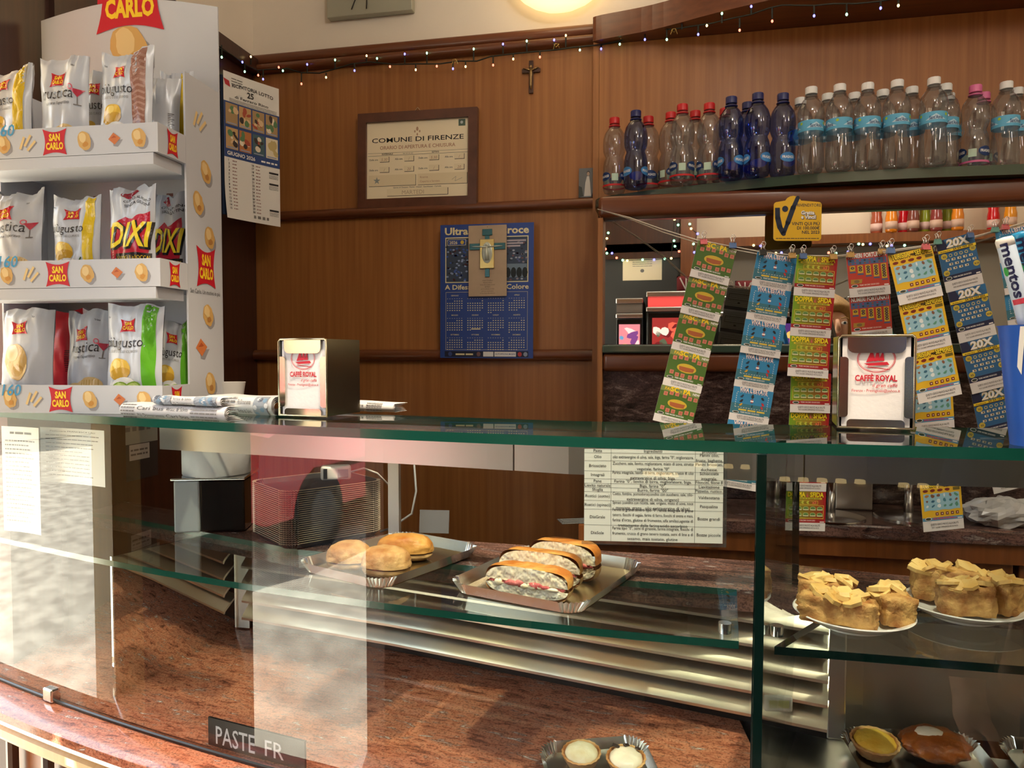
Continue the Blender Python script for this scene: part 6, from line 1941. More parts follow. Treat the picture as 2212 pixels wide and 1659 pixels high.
def foil_tray(label, loc, rot, L, Wd, hgt=.022, inner='foil_gold', flare=.010, name='foil_tray', outer='foil', rad=.028):
    t = thing(name, label, 'tray', loc, rot)
    # outline: rounded rectangle, fluted on the corner arcs
    def outline(e, flute):
        out = []
        for (cx_, cy_, a0) in ((L / 2 - rad, -Wd / 2 + rad, -PI / 2), (L / 2 - rad, Wd / 2 - rad, 0), (-L / 2 + rad, Wd / 2 - rad, PI / 2), (-L / 2 + rad, -Wd / 2 + rad, PI)):
            n = 16
            for k in range(n + 1):
                a = a0 + PI / 2 * k / n
                r = rad + e + (flute * (1 if k % 2 else -1) if 0 < k < n else 0)
                out.append((cx_ + r * math.cos(a), cy_ + r * math.sin(a)))
        return out
    o0, o1 = outline(0, .0008), outline(flare, .0036)
    n = len(o0)
    m = MB(); m.add([(x, y, .0012) for x, y in o0] + [(x, y, hgt) for x, y in o1], [(i, (i + 1) % n, n + (i + 1) % n, n + i) for i in range(n)]); m.build('fluted_wall', outer, t, fix=False)
    m = MB(); m.add([(x, y, .0012) for x, y in o0], [tuple(range(n))]); m.add([(x, y, .0003) for x, y in o0], [tuple(range(n - 1, -1, -1))]); m.build('base', inner, t, fix=False)
    if name == 'pastry_tray':
        m = MB(); m.tube([(x, y, hgt) for x, y in o1], .0007, 5, closed=True); m.build('rim', 'tray_edge', t)
    return t

def bun(label, loc, rot, L, Wd, H, seed, mat, tilt=0.0, fill=True, group='whole filled rolls on the foil tray'):
    t = thing('bread_roll', label, 'bread roll', loc, (tilt, 0, rot), group)
    def lump(d, s): return 1 + .06 * nz(d.x * 1.7 + s, d.y * 1.7, d.z * 1.7) + .03 * nz(d.x * 5, d.y * 5 + s, d.z * 5) + .016 * abs(nz(d.x * 14, d.y * 9 + s, d.z * 12))
    def dome(z0, h, s, flat):
        m = MB()
        def f(u, v):
            a, b = 2 * PI * u, PI / 2 * v
            d = Vector((math.cos(a) * math.cos(b), math.sin(a) * math.cos(b), math.sin(b)))
            k = lump(d, s); e = 2.4
            rx = (abs(math.cos(a)) ** e + abs(math.sin(a)) ** e) ** (-1 / e)
            return Vector((L / 2 * rx * math.cos(a) * math.cos(b) ** .55 * k, Wd / 2 * rx * math.sin(a) * math.cos(b) ** .55 * k, z0 + h * math.sin(b) * k))
        m.grid(f, 72, 24, True); return m
    dome(H * .34, H * .66, seed, 1).build('top_half', mat, t, smooth=True)
    m = MB()
    def g(u, v):
        a = 2 * PI * u; e = 2.4; rx = (abs(math.cos(a)) ** e + abs(math.sin(a)) ** e) ** (-1 / e)
        s = [0.0, .72, .90, .96, .93, 0.0][int(round(v * 5))]; z = [0.0, 0.0, H * .08, H * .2, H * .28, H * .28][int(round(v * 5))]
        return Vector((L / 2 * rx * math.cos(a) * s, Wd / 2 * rx * math.sin(a) * s, z))
    m.grid(g, 40, 5, True); m.build('bottom_half', 'crust_tan', t, smooth=True, angle=50)
    if fill:
        m = MB(); m.grid(lambda u, v: Vector(((L / 2) * (1.0 if v else .2) * math.cos(2 * PI * u) * (.97 + .05 * nz(u * 9, seed, 1)), (Wd / 2) * (1.0 if v else .2) * math.sin(2 * PI * u) * (.98 + .06 * nz(u * 9, seed, 2)), H * .31 + .003 * nz(u * 20, seed, 0) * (1 if v else 0))), 50, 1, True)
        m.build('filling', 'ham', t, smooth=True, fix=False)
    return t

def cut_panino(label, loc, rot, L, Dp, H, seed, tilt=(0, 0)):
    """half of a long flat loaf, the cut face towards local -y"""
    t = thing('cut_sandwich', label, 'sandwich', loc, (tilt[0], tilt[1], rot), 'cut sandwiches on the foil tray')
    def shell(z0, z1, dome_h, name, mat, crumb_t):
        m = MB()
        n = 26
        def edge(a):               # plan outline: half super-ellipse, a from 0 to pi (behind the cut)
            return (L / 2 * math.copysign(abs(math.cos(a)) ** .55, math.cos(a)), Dp * math.sin(a) ** .6)
        rows = 7
        def f(u, v):
            a = PI * u; x, y = edge(a)
            if dome_h > 0:
                s = 1 - v; zz = z0 + (z1 - z0) * math.sin(PI / 2 * v) ** .6 if v < 1 else z1
                k = math.cos(PI / 2 * v) ** .35 if v < 1 else 0
            else:
                zz = z1 - (z1 - z0) * math.sin(PI / 2 * v) ** .6; k = math.cos(PI / 2 * v) ** .35 if v < 1 else 0
            k2 = k + (1 - k) * 0
            wob = 1 + .03 * nz(x * 40 + seed, y * 40, zz * 30)
            return Vector((x * (k * .98 + .02 * 0) * wob if k > 0 else 0.0, y * k, zz + .002 * nz(x * 50, y * 50 + seed, 2)))
        m.grid(f, n, rows); o = m.build(name, mat, t, smooth=True)
        # crumb on the cut
        c = MB()
        def cf(u, v):
            x = -L / 2 + L * u; e = max(0, 1 - abs(2 * u - 1) ** 3.2)
            top = (z0 + (z1 - z0) * e ** .5) if dome_h > 0 else z1
            bot = z0 if dome_h > 0 else (z1 - (z1 - z0) * e ** .5)
            z = bot + (top - bot) * v
            return Vector((x * .985, -.0012 + .0012 * nz(x * 120 + seed, z * 120, 3.3) + .0012 * nz(x * 330, z * 330, seed), z))
        c.grid(cf, 110, 12); c.build('crumb_face', 'crumb', o, smooth=True, fix=False)
        return o
    shell(H * .48, H, 1, 'top_half', 'crust_gold', 0)
    shell(0.0, H * .36, -1, 'bottom_half', 'crust_tan', 0)
    for nm, mat, za, ph in (('ham_slices', 'ham', .42, 0), ('cheese_slice', 'cheese', .38, 2)):
        m = MB()
        m.grid(lambda u, v: Vector((-L * .45 + L * .9 * u, -.004 * max(0, nz(u * 14 + ph, seed, 1)) - .001 + (Dp * .8) * v * (math.sin(PI * (u * .9 + .05))), H * (za + .05 * nz(u * 18 + seed, ph, v * 3)) )), 40, 6)
        m.grid(lambda u, v: Vector((-L * .45 + L * .9 * u, -.001 - .004 * max(0, nz(u * 14 + ph, seed, 1)) + .0, H * (za + .05 * nz(u * 18 + seed, ph, 0)) - .005 * v * max(.1, nz(u * 11 + seed + ph, 2, 1) + .4))), 40, 2)
        rr = random.Random(seed * 3 + ph)
        for q in range(9 if ph == 0 else 5):
            u = rr.uniform(.12, .88); m.ball((-L * .45 + L * .9 * u, .000, H * (za - .01 + .03 * rr.random())), (rr.uniform(.006, .014), .0045, rr.uniform(.003, .006)), 10, 6, lambda d: 1 + .3 * nz(d.x * 3 + q, d.y * 3, d.z * 3))
        m.build(nm, mat, t, smooth=True, fix=False)
    return t

ZP = ZS1 + .0006
def on_shelf(px, py, z=ZP): return onz(px, py, z)
# tray of whole rolls: corners near (620,1238) (700..830,1280) (1050,1198)
def in_tray(c, ang, u, v):
    """tray-local offset (along the long side u, across v) to camera plan coordinates"""
    a = math.radians(ang); return (c[0] + u * math.cos(a) + v * math.sin(a), c[1] + u * math.sin(a) - v * math.cos(a))
T1, A1 = (-.225, 1.378), 56.0
T2, A2 = (.066, 1.262), 60.0
def tray_at(label, T, A, L, Wd):
    q = cw(*T); return foil_tray(label, (q[0], q[1], ZP), math.radians(A) + YAW, L, Wd, .020)
tr1 = tray_at('silver foil tray with three whole filled rolls', T1, A1, .262, .196)
tr2 = tray_at('silver foil tray with cut ham sandwiches', T2, A2, .262, .222)
zb = ZP + .0024
def roll_at(label, u, v, rot, L, Wd, H, seed, mat):
    q = cw(*in_tray(T1, A1, u, v)); return bun(label, (q[0], q[1], zb), math.radians(rot), L, Wd, H, seed, mat)
roll_at('round pale roll at the outer end of its tray', -.070, -.040, 2, .084, .070, .046, 1, 'crust_tan')
roll_at('round pale roll in front of the golden one', -.062, .044, -8, .090, .072, .048, 2, 'crust_tan')
roll_at('long golden roll behind the two pale ones', .030, .004, 6, .112, .060, .046, 3, 'crust_gold')
def cut_at(label, u, v, rot, L, Dp, H, seed):
    q = cw(*in_tray(T2, A2, u, v)); return cut_panino(label, (q[0], q[1], zb), math.radians(rot), L, Dp, H, seed)
cut_at('cut ham sandwich at the front of the foil tray', -.098, .006, -16, .150, .052, .047, 1)
cut_at('cut cheese sandwich lying behind the front one', -.032, -.006, -14, .152, .040, .056, 2)
cut_at('broad cut loaf at the back of the sandwich tray', .022, .010, -18, .132, .056, .062, 4)
# serving tongs lying behind the sandwiches
c = on_shelf(1262, 1196)
tg = thing('serving_slice', 'dark slotted serving slice resting on the sandwich tray', 'serving slice', (c.x, c.y, ZP + .0645), math.radians(22))
m = MB()
for y in (-.020, -.008, .004, .016): m.rbox(-.045, y, 0, .045, y + .006, .0016, .0005, 1)
m.rbox(-.050, -.020, 0, -.045, .022, .0016, .0005, 1); m.rbox(.045, -.020, 0, .052, .022, .0016, .0005, 1); m.build('slotted_blade', 'grey_dark', tg)
m = MB(); m.tube([(.05, .001, .001), (.08, .001, .014), (.13, .001, .020)], [.003, .0035, .005], 8); m.build('handle', 'steel_bright', tg, smooth=True)

# ------------------------------------------------------------------ cake plates
pm('porcelain', srgb(240, 240, 238), .15)
def plate(label, px, py, R):
    q = on_shelf(px, py)
    t = thing('cake_plate', label, 'plate', (q.x, q.y, ZP))
    m = MB(); m.lathe([(.001, .004), (R * .55, .004), (R * .72, .007), (R * .98, .0185), (R, .020), (R * .985, .0215), (R * .70, .0105), (R * .54, .0075), (.001, .007)], 48); m.build('dish', 'porcelain', t, smooth=True, angle=60)
    m = MB(); m.lathe([(R * .54, .0), (R * .56, .0), (R * .56, .0045), (R * .54, .0045)], 40); m.build('foot_ring', 'porcelain', t)
    return q
def cake(label, base, dx, dy, rot, L, Wd, H, seed, group):
    t = thing('apple_cake_slice', label, 'cake slice', (base.x + dx, base.y + dy, ZP + .0125), math.radians(rot), group)
    m = MB()
    def f(d):
        k = 1 / max(abs(d.x), abs(d.y), abs(d.z)) ** .86
        return k * (1 + .12 * nz(d.x * 2 + seed, d.y * 2, d.z * 2) + .09 * nz(d.x * 5, d.y * 5 + seed, d.z * 5) + .05 * nz(d.x * 12, d.y * 12 + seed, d.z * 12))
    m.ball((0, 0, H * .5), (L / 2 * .95, Wd / 2 * .95, H * .5), 40, 22, f)
    m.v = [(x, y, max(0, z)) for x, y, z in m.v]
    m.build('sponge', 'apple_cake', t, smooth=True)
    rnd = random.Random(seed)
    for k in range(int(7 * L * Wd / .003) + 3):
        s = MB(); a = rnd.uniform(.012, .02); w_ = rnd.uniform(.010, .015); th = rnd.uniform(.004, .007)
        pts = [(-a, -w_ * .6), (-a * .3, -w_), (a * .8, -w_ * .7), (a, w_ * .1), (a * .4, w_), (-a * .8, w_ * .7)]
        s.prism(pts, -th / 2, th / 2)
        bm = bmesh.new(); me_ = bpy.data.meshes.new('tmp'); me_.from_pydata(s.v, [], s.f); bm.from_mesh(me_); bpy.data.meshes.remove(me_)
        bmesh.ops.bevel(bm, geom=list(bm.edges), offset=.0012, segments=1, affect='EDGES')
        s2 = MB(); s2.bm(bm)
        M = Matrix.Translation((rnd.uniform(-.36, .36) * L, rnd.uniform(-.34, .34) * Wd, H * rnd.uniform(.93, 1.02))) @ Matrix.Rotation(rnd.uniform(0, 6.3), 4, 'Z') @ Matrix.Rotation(rnd.uniform(.1, .7), 4, 'X') @ Matrix.Rotation(rnd.uniform(-.4, .4), 4, 'Y')
        s2.xf(M); s2.build('apple_piece', 'apple_slice', t)
    return t
b1 = plate('white plate of apple cake beside the dividing pane', 1842, 1349, .082)
b2 = plate('white plate of apple cake set back from the first', 2080, 1330, .082)
G1, G2 = 'cake slices on the first plate', 'cake slices on the second plate'
cake('long apple cake slice along the front of the first plate', b1, -.028, -.036, -20, .105, .042, .040, 1, G1)
cake('apple cake slice at the back of the first plate', b1, -.032, .024, -16, .082, .045, .044, 2, G1)
cake('blunt apple cake block at the end of the first plate', b1, .048, -.012, 12, .048, .062, .043, 3, G1)
cake('apple cake slice in the middle of the second plate', b2, -.008, -.030, -4, .076, .044, .046, 4, G2)
cake('smooth topped cake slice at the back of the second plate', b2, -.016, .030, -10, .096, .046, .052, 5, G2)
cake('apple cake slice with deep apple wedges on the second plate', b2, .048, -.002, 28, .046, .066, .047, 6, G2)

# ------------------------------------------------------------------ pastries on the floor of the display
TILT = math.radians(8.5)
def on_floor(px, py):
    z = .83
    for k in range(30):
        P = onz(px, py, z); z = z_floor(P.x * CS + P.y * SN, -P.x * SN + P.y * CS)
    return Vector((P.x, P.y, z))
def pastry_tray(label, px, py, rot, L, Wd, z=.826):
    q = on_floor(px, py); t = foil_tray(label, (q.x, q.y, q.z + .0105), math.radians(rot), L, Wd, .016, 'foil', .010, rad=.022)
    t.rotation_euler = (TILT, 0, math.radians(rot)); return t, q
t3, q3 = pastry_tray('foil tray with tart and glazed danish on the steel floor', 1990, 1672, 8, .19, .12)
t4, q4_ = pastry_tray('small foil tray with a glazed pastry at the pane', 2286, 1694, 6, .10, .12)
t5, q5 = pastry_tray('foil tray of cream tarts on the granite', 1300, 1700, 20, .16, .14, .818)
def tart(label, px, py, z, R, seed, top='custard'):
    q = on_floor(px, py); t = thing('custard_tart', label, 'tart', (q.x, q.y, q.z + .0185), (TILT, 0, 0), 'tarts in the display')
    m = MB(); m.lathe([(.001, .001), (R * .72, 0), (R, .018), (R * 1.02, .020), (R * .93, .021), (R * .86, .015), (.001, .014)], 40, wob=lambda a, zz: 1 + .02 * math.cos(20 * a) + .02 * nz(math.cos(a) * 3, math.sin(a) * 3, seed)); m.build('shell', 'crust_tan', t, smooth=True, angle=60)
    m = MB(); m.ball((0, 0, .0175), (R * .86, R * .86, .010), 30, 14, lambda d: 1 + .08 * nz(d.x * 4 + seed, d.y * 4, d.z * 4)); m.build('filling', top, t, smooth=True)
    return t
zt = .834
tart('custard tart beside the glazed danish', 1888, 1648, zt, .036, 1)
def danish(label, px, py, z, R, seed):
    q = on_floor(px, py); t = thing('danish_pastry', label, 'pastry', (q.x, q.y, q.z + .0155), (TILT, 0, 0), 'pastries in the display')
    m = MB(); m.ball((0, 0, .018), (R * 1.25, R, .020), 40, 16, lambda d: 1 + .10 * math.sin(9 * math.atan2(d.y, d.x) + 5 * d.z + seed) * (1 - abs(d.z)) + .06 * nz(d.x * 5, d.y * 5, seed)); m.v = [(x, y, max(.0, zz)) for x, y, zz in m.v]; m.build('dough', 'pastry_brown', t, smooth=True)
    m = MB(); m.ball((-.008, .004, .034), (R * .55, R * .35, .007), 24, 10, lambda d: 1 + .15 * nz(d.x * 4, d.y * 4, seed)); m.build('icing', 'icing', t, smooth=True)
    return t
danish('brown glazed danish with white icing beside the custard tart', 2018, 1650, zt, .040, 2)
danish('brown glazed pastry in the small foil tray', 2284, 1676, zt, .036, 5)
z5 = .824
tart('almond cream tart in the granite tray', 1256, 1672, z5, .031, 3, 'cheese'); tart('cream tart with dark chips next to the almond tart', 1352, 1684, z5, .031, 4, 'icing')
for k, (px, py) in enumerate(((1322, 1648), (1345, 1642), (1372, 1650))):
    q = on_floor(1352, 1678) + Vector(((px - 1346) * .0007, (1648 - py) * .0009 + .006, .0445)); m = MB(); m.rbox(-.006, -.003, 0, .006, .003, .003, .0008, 1); o = m.build('chocolate_chip', 'pastry_dark' if 'pastry_dark' in MAT else pm('pastry_dark', srgb(50, 34, 26), .4), None, loc=(q.x, q.y, q.z)); o.rotation_euler = (.2, .3, k); tag(o, 'dark chocolate chip on the cream tart', 'chocolate chip', 'chocolate chips on the tart')
# small thermometer on the louvres
q = at(1683, 1524, 1.215)
th = thing('thermometer', 'small white display thermometer leaning on the louvres', 'thermometer', (q.x, q.y, q.z - .012), YAW - .05)
m = MB(); m.rbox(-.023, 0, 0, .023, .012, .026, .004); m.build('case', 'white_plastic', th)
pm('lcd', srgb(206, 206, 140), .3); m = MB(); m.box(-.016, -.0008, .008, .016, -.0001, .020); m.build('screen', 'lcd', th)
# handwritten black sign
q0 = onz(432, 1659, ZF); q0 = Vector((*cw(-.540, d_mid(-.540) + .010), 0)); q1 = Vector((*cw(-.345, d_mid(-.345) + .010), 0))
sg = thing('chalk_sign', 'black sign with white handwritten capitals inside the front pane', 'sign', (q0.x, q0.y, .8085), math.atan2(q1.y - q0.y, q1.x - q0.x))
w = (q1 - q0).length
m = MB(); m.box(0, 0, 0, w, .004, .050); m.build('plate', 'black', sg)
p = Print(); p.text('PASTE', .018, .006, .046, srgb(206, 210, 214), 1, 'l', .006, width=.088); p.text('FR', .128, .008, .040, srgb(206, 210, 214), 1, 'l', .004); p.build('chalk_print', sg)

# ------------------------------------------------------------------ papers on the glass
def paper_sheet(name, label, px0, py0, px1, py1, d0, d1, bow=.0):
    """sheet from left edge pixel to right edge pixel at given depths, hanging upright"""
    a, b = at(px0, (py0 + py1) / 2, d0), at(px1, (py0 + py1) / 2, d1)
    zt_, zb_ = at((px0 + px1) / 2, py0, (d0 + d1) / 2).z, at((px0 + px1) / 2, py1, (d0 + d1) / 2).z
    t = thing(name, label, 'paper', (a.x, a.y, zb_), math.atan2(b.y - a.y, b.x - a.x))
    w, h = math.hypot(b.x - a.x, b.y - a.y), zt_ - zb_
    m = MB(); m.grid(lambda u, v: Vector((w * u, bow * math.sin(PI * u), h * v)), 8, 2); m.build('sheet', 'white_paper', t, smooth=True, fix=False)
    return t, w, h
t, w, h = paper_sheet('ingredient_list', 'laminated table of ingredients hanging inside the display', 1262, 970, 1562, 1172, 1.185, 1.165)
p = Print(); cols = [0, .195, .80, 1.0]
rows = [('Pasta', 'Ingredienti', 'prodotti', .045), ('Olio', 'olio extravergine di oliva, sale, biga, farina "0", miglioratore.', 'Panini olio,|fruste, baghette,', .085), ('Briosciato', 'Zucchero, sale, lievito, miglioratore, misto di uova, strutto|vegetale, farina "0"', 'Panini brioscati,|duchesse.', .11), ('Integrali', 'Farina integrale, lievito di birra, miglioratore, tracce di olio|extravergine di oliva, biga.', 'Schiacciata|integrale,', .085), ('Pane', 'Farina "0", lievito di birra, miglioratore, biga.', 'Filoncini, filone 8', .05), ('Lievito naturale', 'Biga, farina "0".', 'Lievitazione', .045), ('Sfoglia', 'Burro, farina "00"', 'Pizzette, rustico.', .045), ('Rustici (cotto)', 'Cotto, fontina, pomodoro(condito con zucchero, sale, olio-|extravergine di oliva, origano)', 'Valdaostana', .095), ('Rustici (spinaci)', 'Spinaci (condito con ricotta, sale, origano, misto di uova, noce|moscata, grana , olio extravergine di oliva)', 'Pasqualina', .095), ('DiaGrale', 'Farina di grano tenero tipo "0", farina integrale di grano|tenero, fiocchi di segale, farina di farro, fiocchi di avena e mais,|farina d\'orzo, glutine di frumento, alfa amilasi,agente di|trattamento della farina:acido ascorbico', 'Bozze grandi', .17), ('DiaSole', 'Farina tipo "0", semi di girasole, farina integrale, fiocchi di|frumento, crusca di grano tenero tostata, semi di lino e di|sesamo, mais tostato, glutine', 'Bozze piccole', .175)]
z = h; tot = sum(r[3] for r in rows)
for r in rows:
    rh = r[3] / tot * h
    p.line([(0, z), (w, z)], .0004, BLK, 1)
    for ci in range(3):
        ls = r[ci].split('|'); x0_, x1_ = cols[ci] * w, cols[ci + 1] * w
        for k, s in enumerate(ls):
            tw = text_mesh(s)[2] * .0068; mx = (x1_ - x0_) * .96
            p.text(s, (x0_ + x1_) / 2, z - rh / 2 + (len(ls) / 2 - k - 1) * .0083 + .0022, .0068, INK, 1, 'c', .004, width=min(tw, mx))
    z -= rh
for c in cols[1:3]: p.line([(c * w, 0), (c * w, h)], .0004, BLK, 1)
p.build('table_print', t, mapf=lambda a, b, hh: (a, -hh, b))
pm('clear_film', srgb(210, 214, 210), .2)
m = MB(); m.box(-.004, .001, -.006, w + .006, .0016, -.0005); m.box(w + .001, .001, -.006, w + .006, .0016, h); m.build('film_border', 'bottle_clear', t)
def letter(name, label, box, d0, d1, seed):
    t, w, h = paper_sheet(name, label, *box, d0, d1, .004)
    p = Print(); p.fuzz(w * .2, w * .8, h * .93, h * .02, INK, 1, 3, seed) if seed == 1 else p.text('Pasticceria FRANCESCA LALI', w / 2, h * .93, h * .035, INK, 1, 'c', .006, width=w * .7)
    n = 20 if seed == 1 else 11
    for k in range(n): p.fuzz(.08 * w, w * (.92 - .3 * hsh(k, seed)), h * (.86 - .80 * k / n), h * .012 if seed == 1 else h * .016, GRY, 1, 9, k + seed * 30)
    p.build('letter_print', t, mapf=lambda a, b, hh: (a, .004 * math.sin(PI * a / w) - hh, b))
letter('posted_letter', 'long paper notice taped inside the curved pane', (6, 922, 86, 1152), 1.605, 1.56, 1)
letter('posted_letter', 'wider paper notice taped beside the long one', (88, 926, 226, 1046), 1.60, 1.52, 2)

# ------------------------------------------------------------------ things on the service worktop
ZW = 1.1108
q = onz(428, 1146, ZW)
bx = thing('printer_box', 'grey and black receipt printer box on the worktop', 'printer', (q.x, q.y, ZW), math.radians(18))
m = MB(); m.rbox(-.045, -.02, 0, .01, .12, .115, .004); m.build('housing', 'grey_mid', bx)
m = MB(); m.rbox(.0105, -.018, 0, .105, .12, .112, .004); m.build('dark_side', 'black_gloss', bx)
m = MB(); m.rbox(-.05, -.024, .1155, .108, .124, .121, .002); m.build('lid', 'steel_bright', bx)
m = MB(); m.lathe([(.018, 0), (.072, 0), (.074, .003), (.074, .135), (.072, .138), (.018, .138)], 40)
q2 = bx.matrix_basis @ Vector((.030, .045, 0))
pm('towel', srgb(226, 228, 230), .9, bump=.5, bscale=60)
o = m.build('paper_towel_roll', 'towel', smooth=True, angle=40, loc=(q2.x, q2.y, ZW + .1212)); tag(o, 'white embossed paper towel roll on the printer box', 'paper roll')
# stack of black pastry trays
pm('tray_black', srgb(34, 32, 32), .45); pm('tray_edge', srgb(196, 184, 160), .35, metal=.5)
q = onz(628, 1172, ZW)
proto = None
for k in range(26):
    lbl = 'black cardboard pastry tray in the stack behind the display'
    if proto is None:
        proto = o = foil_tray(lbl, (0, 0, 0), 0, .205, .170, .011, 'tray_black', .008, 'pastry_tray', 'tray_black', .02)
    else:
        o = copy_tree(proto)
    o.location = (q.x + .022 + .0002 * hsh(k, 3), q.y + .075, ZW + .0002 + .0043 * k); o.rotation_euler = (0, 0, math.radians(52))
    o['group'] = 'stack of black pastry trays'; o['label'] = lbl
o['label'] = 'topmost black cardboard pastry tray of the stack under the card reader'; proto['label'] = 'bottom black cardboard pastry tray of the stack on the worktop'
zk = ZW + .0002 + .0043 * 25 + .0125
cr_ = thing('card_reader', 'small white card reader lying on the black tray stack', 'card reader', (q.x + .06, q.y + .09, zk), math.radians(25))
m = MB(); m.rbox(-.032, -.018, 0, .032, .018, .030, .006, 3); m.build('shell', 'white_plastic', cr_)
m = MB(); m.rbox(-.026, -.0195, .004, -.018, -.0182, .026, .0006, 1); m.build('slot', 'dark_slot', cr_)
m = MB(); m.rbox(.004, -.0195, .006, .026, -.0182, .024, .0006, 1); m.build('keypad', 'grey_mid', cr_)
m = MB(); m.tube([(.032, 0, .015), (.06, .01, .02), (.09, .03, .005), (.12, .05, -.03)], .0022, 6); m.build('cable', 'white_plastic', cr_, smooth=True)
# small card propped on the worktop
q = onz(918, 1166, ZW)
m = MB(); m.box(-.033, 0, 0, .033, .002, .050); o = m.build('place_card', 'card_grey', loc=(q.x, q.y + .06, ZW)); o.rotation_euler = (math.radians(-10), 0, .1); tag(o, 'small grey card propped on the worktop by the wall panel', 'card')
# cable loop by the upright
q = at(880, 1060, 1.62)
m = MB(); m.tube([(q.x - .03, q.y, q.z + .10), (q.x + .015, q.y, q.z + .07), (q.x + .02, q.y, q.z), (q.x + .01, q.y, q.z - .05), (q.x - .04, q.y, q.z - .085), (q.x - .06, q.y - .01, ZW + .003)], .0025, 6)
o = m.build('hanging_cable', 'grey_mid', smooth=True); tag(o, 'thin grey cable loop hanging beside the steel upright', 'cable')
# cake stands on the back counter
for px, lb in ((1795, 'chrome pedestal stand on the back counter nearer the wall panel'), (1962, 'chrome pedestal stand on the back counter behind the tourist tickets')):
    q = onz(px, 1117, 1.1052)
    t = thing('pedestal_stand', lb, 'stand', (q.x, q.y, 1.1053), 0, 'chrome pedestal stands on the back counter')
    m = MB(); m.lathe([(.001, .012), (.02, .012), (.06, .008), (.078, .003), (.078, 0), (.001, 0)][::-1], 36); m.build('base', 'steel_bright', t, smooth=True, angle=50)
    m = MB(); m.lathe([(.0105, .011), (.0105, .17)], 20); m.build('column', 'steel_bright', t, smooth=True)
    m = MB(); m.lathe([(.001, .168), (.080, .170), (.085, .176), (.083, .178), (.001, .173)], 40); m.build('dish', 'steel', t, smooth=True, angle=50)
# low box between them
q = onz(1868, 1122, 1.1052)
m = MB(); m.rbox(-.045, .11, 0, .045, .18, .075, .004); o = m.build('steel_box', 'steel_soft', loc=(q.x, q.y, 1.1053)); tag(o, 'low steel box between the pedestal stands', 'box')
q = onz(2160, 1135, 1.1052)
pm('clear_bag', srgb(196, 196, 196), .25)
m = MB(); m.ball((0, 0, .03), (.075, .05, .035), 30, 14, lambda d: 1 + .25 * nz(d.x * 3, d.y * 3, d.z * 3) + .12 * nz(d.x * 9, d.y * 9, d.z * 9)); m.v = [(x, y, max(.0, zz)) for x, y, zz in m.v]
o = m.build('crumpled_bag', 'clear_bag', loc=(q.x, q.y, 1.1053)); tag(o, 'crumpled pale plastic bag on the back counter', 'bag')
# poster on the left wall, standing in for a reflected door poster
P = EYE + ray(291, 978) * ((XL + .001) / ray(291, 978).x)
t = thing('poster_reflection', 'dark poster with a white label standing in for a reflected door poster', 'poster', (XL + .001, P.y - .07, P.z - .075), PI / 2)
m = MB(); m.box(0, -.003, 0, .16, 0, .17); m.build('board', 'grey_dark', t)
p = Print(); p.rect(.0, .10, .16, .17, srgb(170, 176, 170), 1); p.fuzz(.03, .13, .135, .012, srgb(120, 126, 126), 2, 3, 4); p.rect(.045, .055, .125, .098, srgb(206, 206, 206), 2); p.fuzz(.05, .12, .08, .005, GRY, 3, 4, 1); p.fuzz(.05, .12, .068, .005, GRY, 3, 4, 2)
p.build('poster_print', t, mapf=lambda a, b, hh: (a, -.003 - hh, b))
# ------------------------------------------------------------------ customer in front of the counter, seen only in the mirror
def skin_mesh(name, V, E, R, mat, parent, root=0, lv=2):
    me = bpy.data.meshes.new(name); me.from_pydata(V, E, []); me.materials.append(MAT[mat])
    o = bpy.data.objects.new(name, me); COL.objects.link(o); o.parent = parent
    sk = o.modifiers.new('skin', 'SKIN'); sk.use_smooth_shade = True
    sv = me.skin_vertices[0].data
    for i, r in enumerate(R):
        sv[i].radius = r if isinstance(r, tuple) else (r, r); sv[i].use_root = (i == root)
    sb = o.modifiers.new('smooth', 'SUBSURF'); sb.levels = lv; sb.render_levels = lv
    return o
pm('skin', srgb(226, 176, 146), .5); pm('hair_blonde', srgb(206, 164, 98), .5, var=.25, vscale=30, vstretch=(6, 6, 1)); pm('coat_blue', srgb(52, 66, 92), .8); pm('jeans', srgb(44, 54, 78), .85); pm('shoe', srgb(40, 34, 32), .5); pm('lip', srgb(190, 96, 92), .45); pm('eye_white', srgb(236, 234, 230), .2); pm('iris', srgb(70, 92, 104), .2)
_p = mir_y(1798, 700, .55)
pe = thing('person', 'blonde person in a dark blue jacket looking at the counter, seen in the mirror', 'person', (_p.x, .55, 0), 0)
V = [(0, 0, .96), (0, .0, 1.12), (0, .0, 1.30), (0, -.01, 1.42), (0, 0, 1.50), (0, .012, 1.565), (0, .015, 1.64), (0, .01, 1.715)]
R = [(.15, .105), (.125, .09), (.155, .10), (.085, .06), (.05, .052), (.062, .078), (.075, .095), (.056, .07)]
E = [(i, i + 1) for i in range(7)]
for s in (-1, 1):
    a = len(V); V += [(s * .17, -.01, 1.39), (s * .215, -.02, 1.14), (s * .225, .04, .92), (s * .225, .055, .86)]; R += [.058, .045, .031, (.038, .02)]
    E += [(3, a), (a, a + 1), (a + 1, a + 2), (a + 2, a + 3)]
    for k, (dy, L) in enumerate(((.030, .070), (.011, .078), (-.008, .074), (-.027, .058))):
        b = len(V); V += [(s * .225, .055 + dy, .83), (s * .220, .058 + dy, .83 - L * .5), (s * .210, .060 + dy, .83 - L)]; R += [.0095, .009, .007]; E += [(a + 3, b), (b, b + 1), (b + 1, b + 2)]
    b = len(V); V += [(s * .205, .095, .855), (s * .195, .110, .815)]; R += [.011, .008]; E += [(a + 3, b), (b, b + 1)]
    h = len(V); V += [(s * .09, 0, .88), (s * .10, .01, .50), (s * .10, -.01, .09), (s * .105, .11, .045)]; R += [.092, .062, .042, .036]; E += [(0, h), (h, h + 1), (h + 1, h + 2), (h + 2, h + 3)]
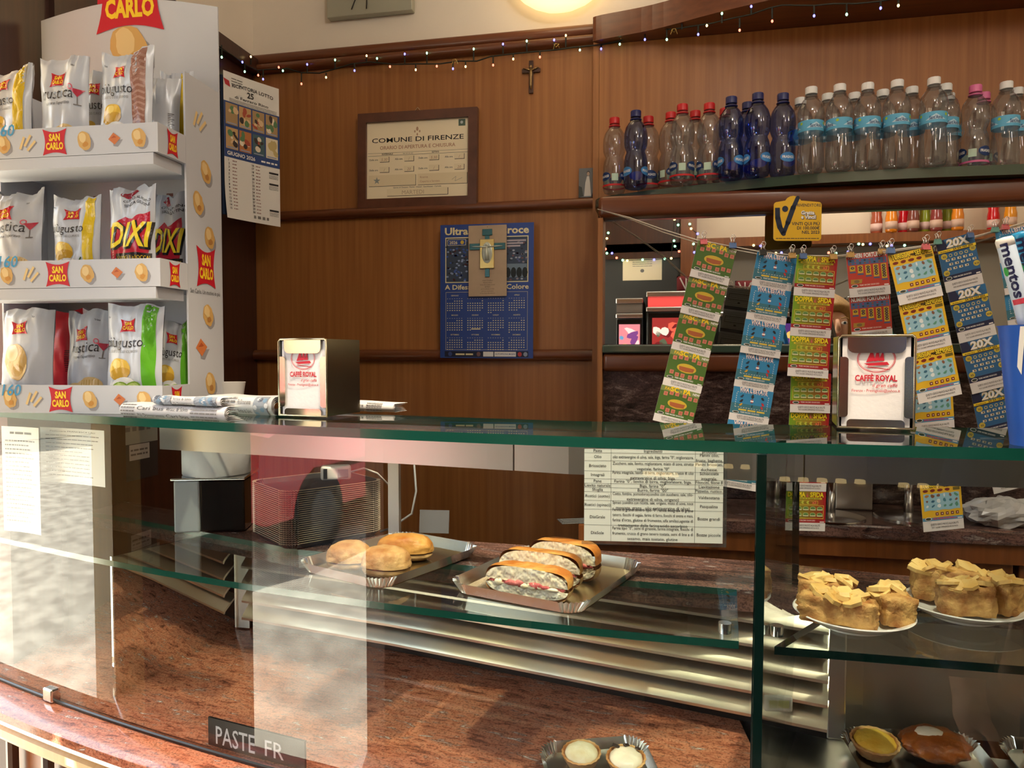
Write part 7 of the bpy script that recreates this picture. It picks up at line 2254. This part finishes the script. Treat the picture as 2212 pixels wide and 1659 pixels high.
body = skin_mesh('body', V, E, R, 'skin', pe)
V = [(0, 0, .93), (0, 0, 1.12), (0, 0, 1.30), (0, -.01, 1.425), (0, 0, 1.475)]; R = [(.178, .130), (.150, .112), (.172, .120), (.100, .075), (.066, .066)]; E = [(i, i + 1) for i in range(4)]
for s in (-1, 1):
    a = len(V); V += [(s * .175, -.01, 1.39), (s * .218, -.02, 1.14), (s * .226, .04, .91)]; R += [.074, .060, .046]; E += [(3, a), (a, a + 1), (a + 1, a + 2)]
skin_mesh('jacket', V, E, R, 'coat_blue', pe)
V = [(0, 0, .97)]; R = [(.165, .120)]; E = []
for s in (-1, 1):
    a = len(V); V += [(s * .09, 0, .86), (s * .10, .01, .50), (s * .10, -.01, .085)]; R += [.106, .078, .062]; E += [(0, a), (a, a + 1), (a + 1, a + 2)]
skin_mesh('trousers', V, E, R, 'jeans', pe)
for s in (-1, 1):
    m = MB(); m.ball((s * .103, .05, .035), (.048, .13, .045), 18, 10); m.v = [(x, y, max(0, z)) for x, y, z in m.v]; m.build('shoe', 'shoe', pe, smooth=True)
    m = MB(); m.ball((s * .032, .098, 1.648), (.0135, .010, .008), 12, 8); e_ = m.build('eye', 'eye_white', pe, smooth=True)
    m = MB(); m.ball((s * .032, .1065, 1.648), (.006, .003, .006), 10, 6); m.build('iris', 'iris', e_, smooth=True)
    m = MB(); m.tube([(s * .016, .108, 1.668), (s * .034, .107, 1.673), (s * .05, .095, 1.668)], [.0022, .003, .0018], 6); m.build('brow', 'hair_blonde', pe, smooth=True)
    m = MB(); m.ball((s * .080, .01, 1.635), (.012, .018, .032), 10, 8); m.build('ear', 'skin', pe, smooth=True)
m = MB(); m.tube([(0, .104, 1.662), (0, .116, 1.64), (0, .126, 1.618), (0, .108, 1.608)], [.008, .011, .014, .010], 10); m.build('nose', 'skin', pe, smooth=True)
m = MB(); m.ball((0, .098, 1.580), (.024, .010, .0075), 14, 8); m.build('lips', 'lip', pe, smooth=True)
m = MB()
def hair(u, v):
    a = 2 * PI * u; z = 1.785 - .34 * v; front = math.sin(a)
    r = .108 * math.sin(min(1, v * 2.6 + .08) * PI / 2) ** .8 * (1 + .10 * v)
    y = r * 1.12 * math.sin(a) - .012
    if front > .35 and v > .22:
        y = min(y, .052 - .06 * (v - .22)); r *= 1.04
    return Vector((r * math.cos(a) * (1 + .05 * nz(a * 2, v * 5, 1)), y, z + .01 * nz(a * 3, v * 4, 2)))
m.grid(hair, 36, 16, True); m.build('hair', 'hair_blonde', pe, smooth=True, fix=False)
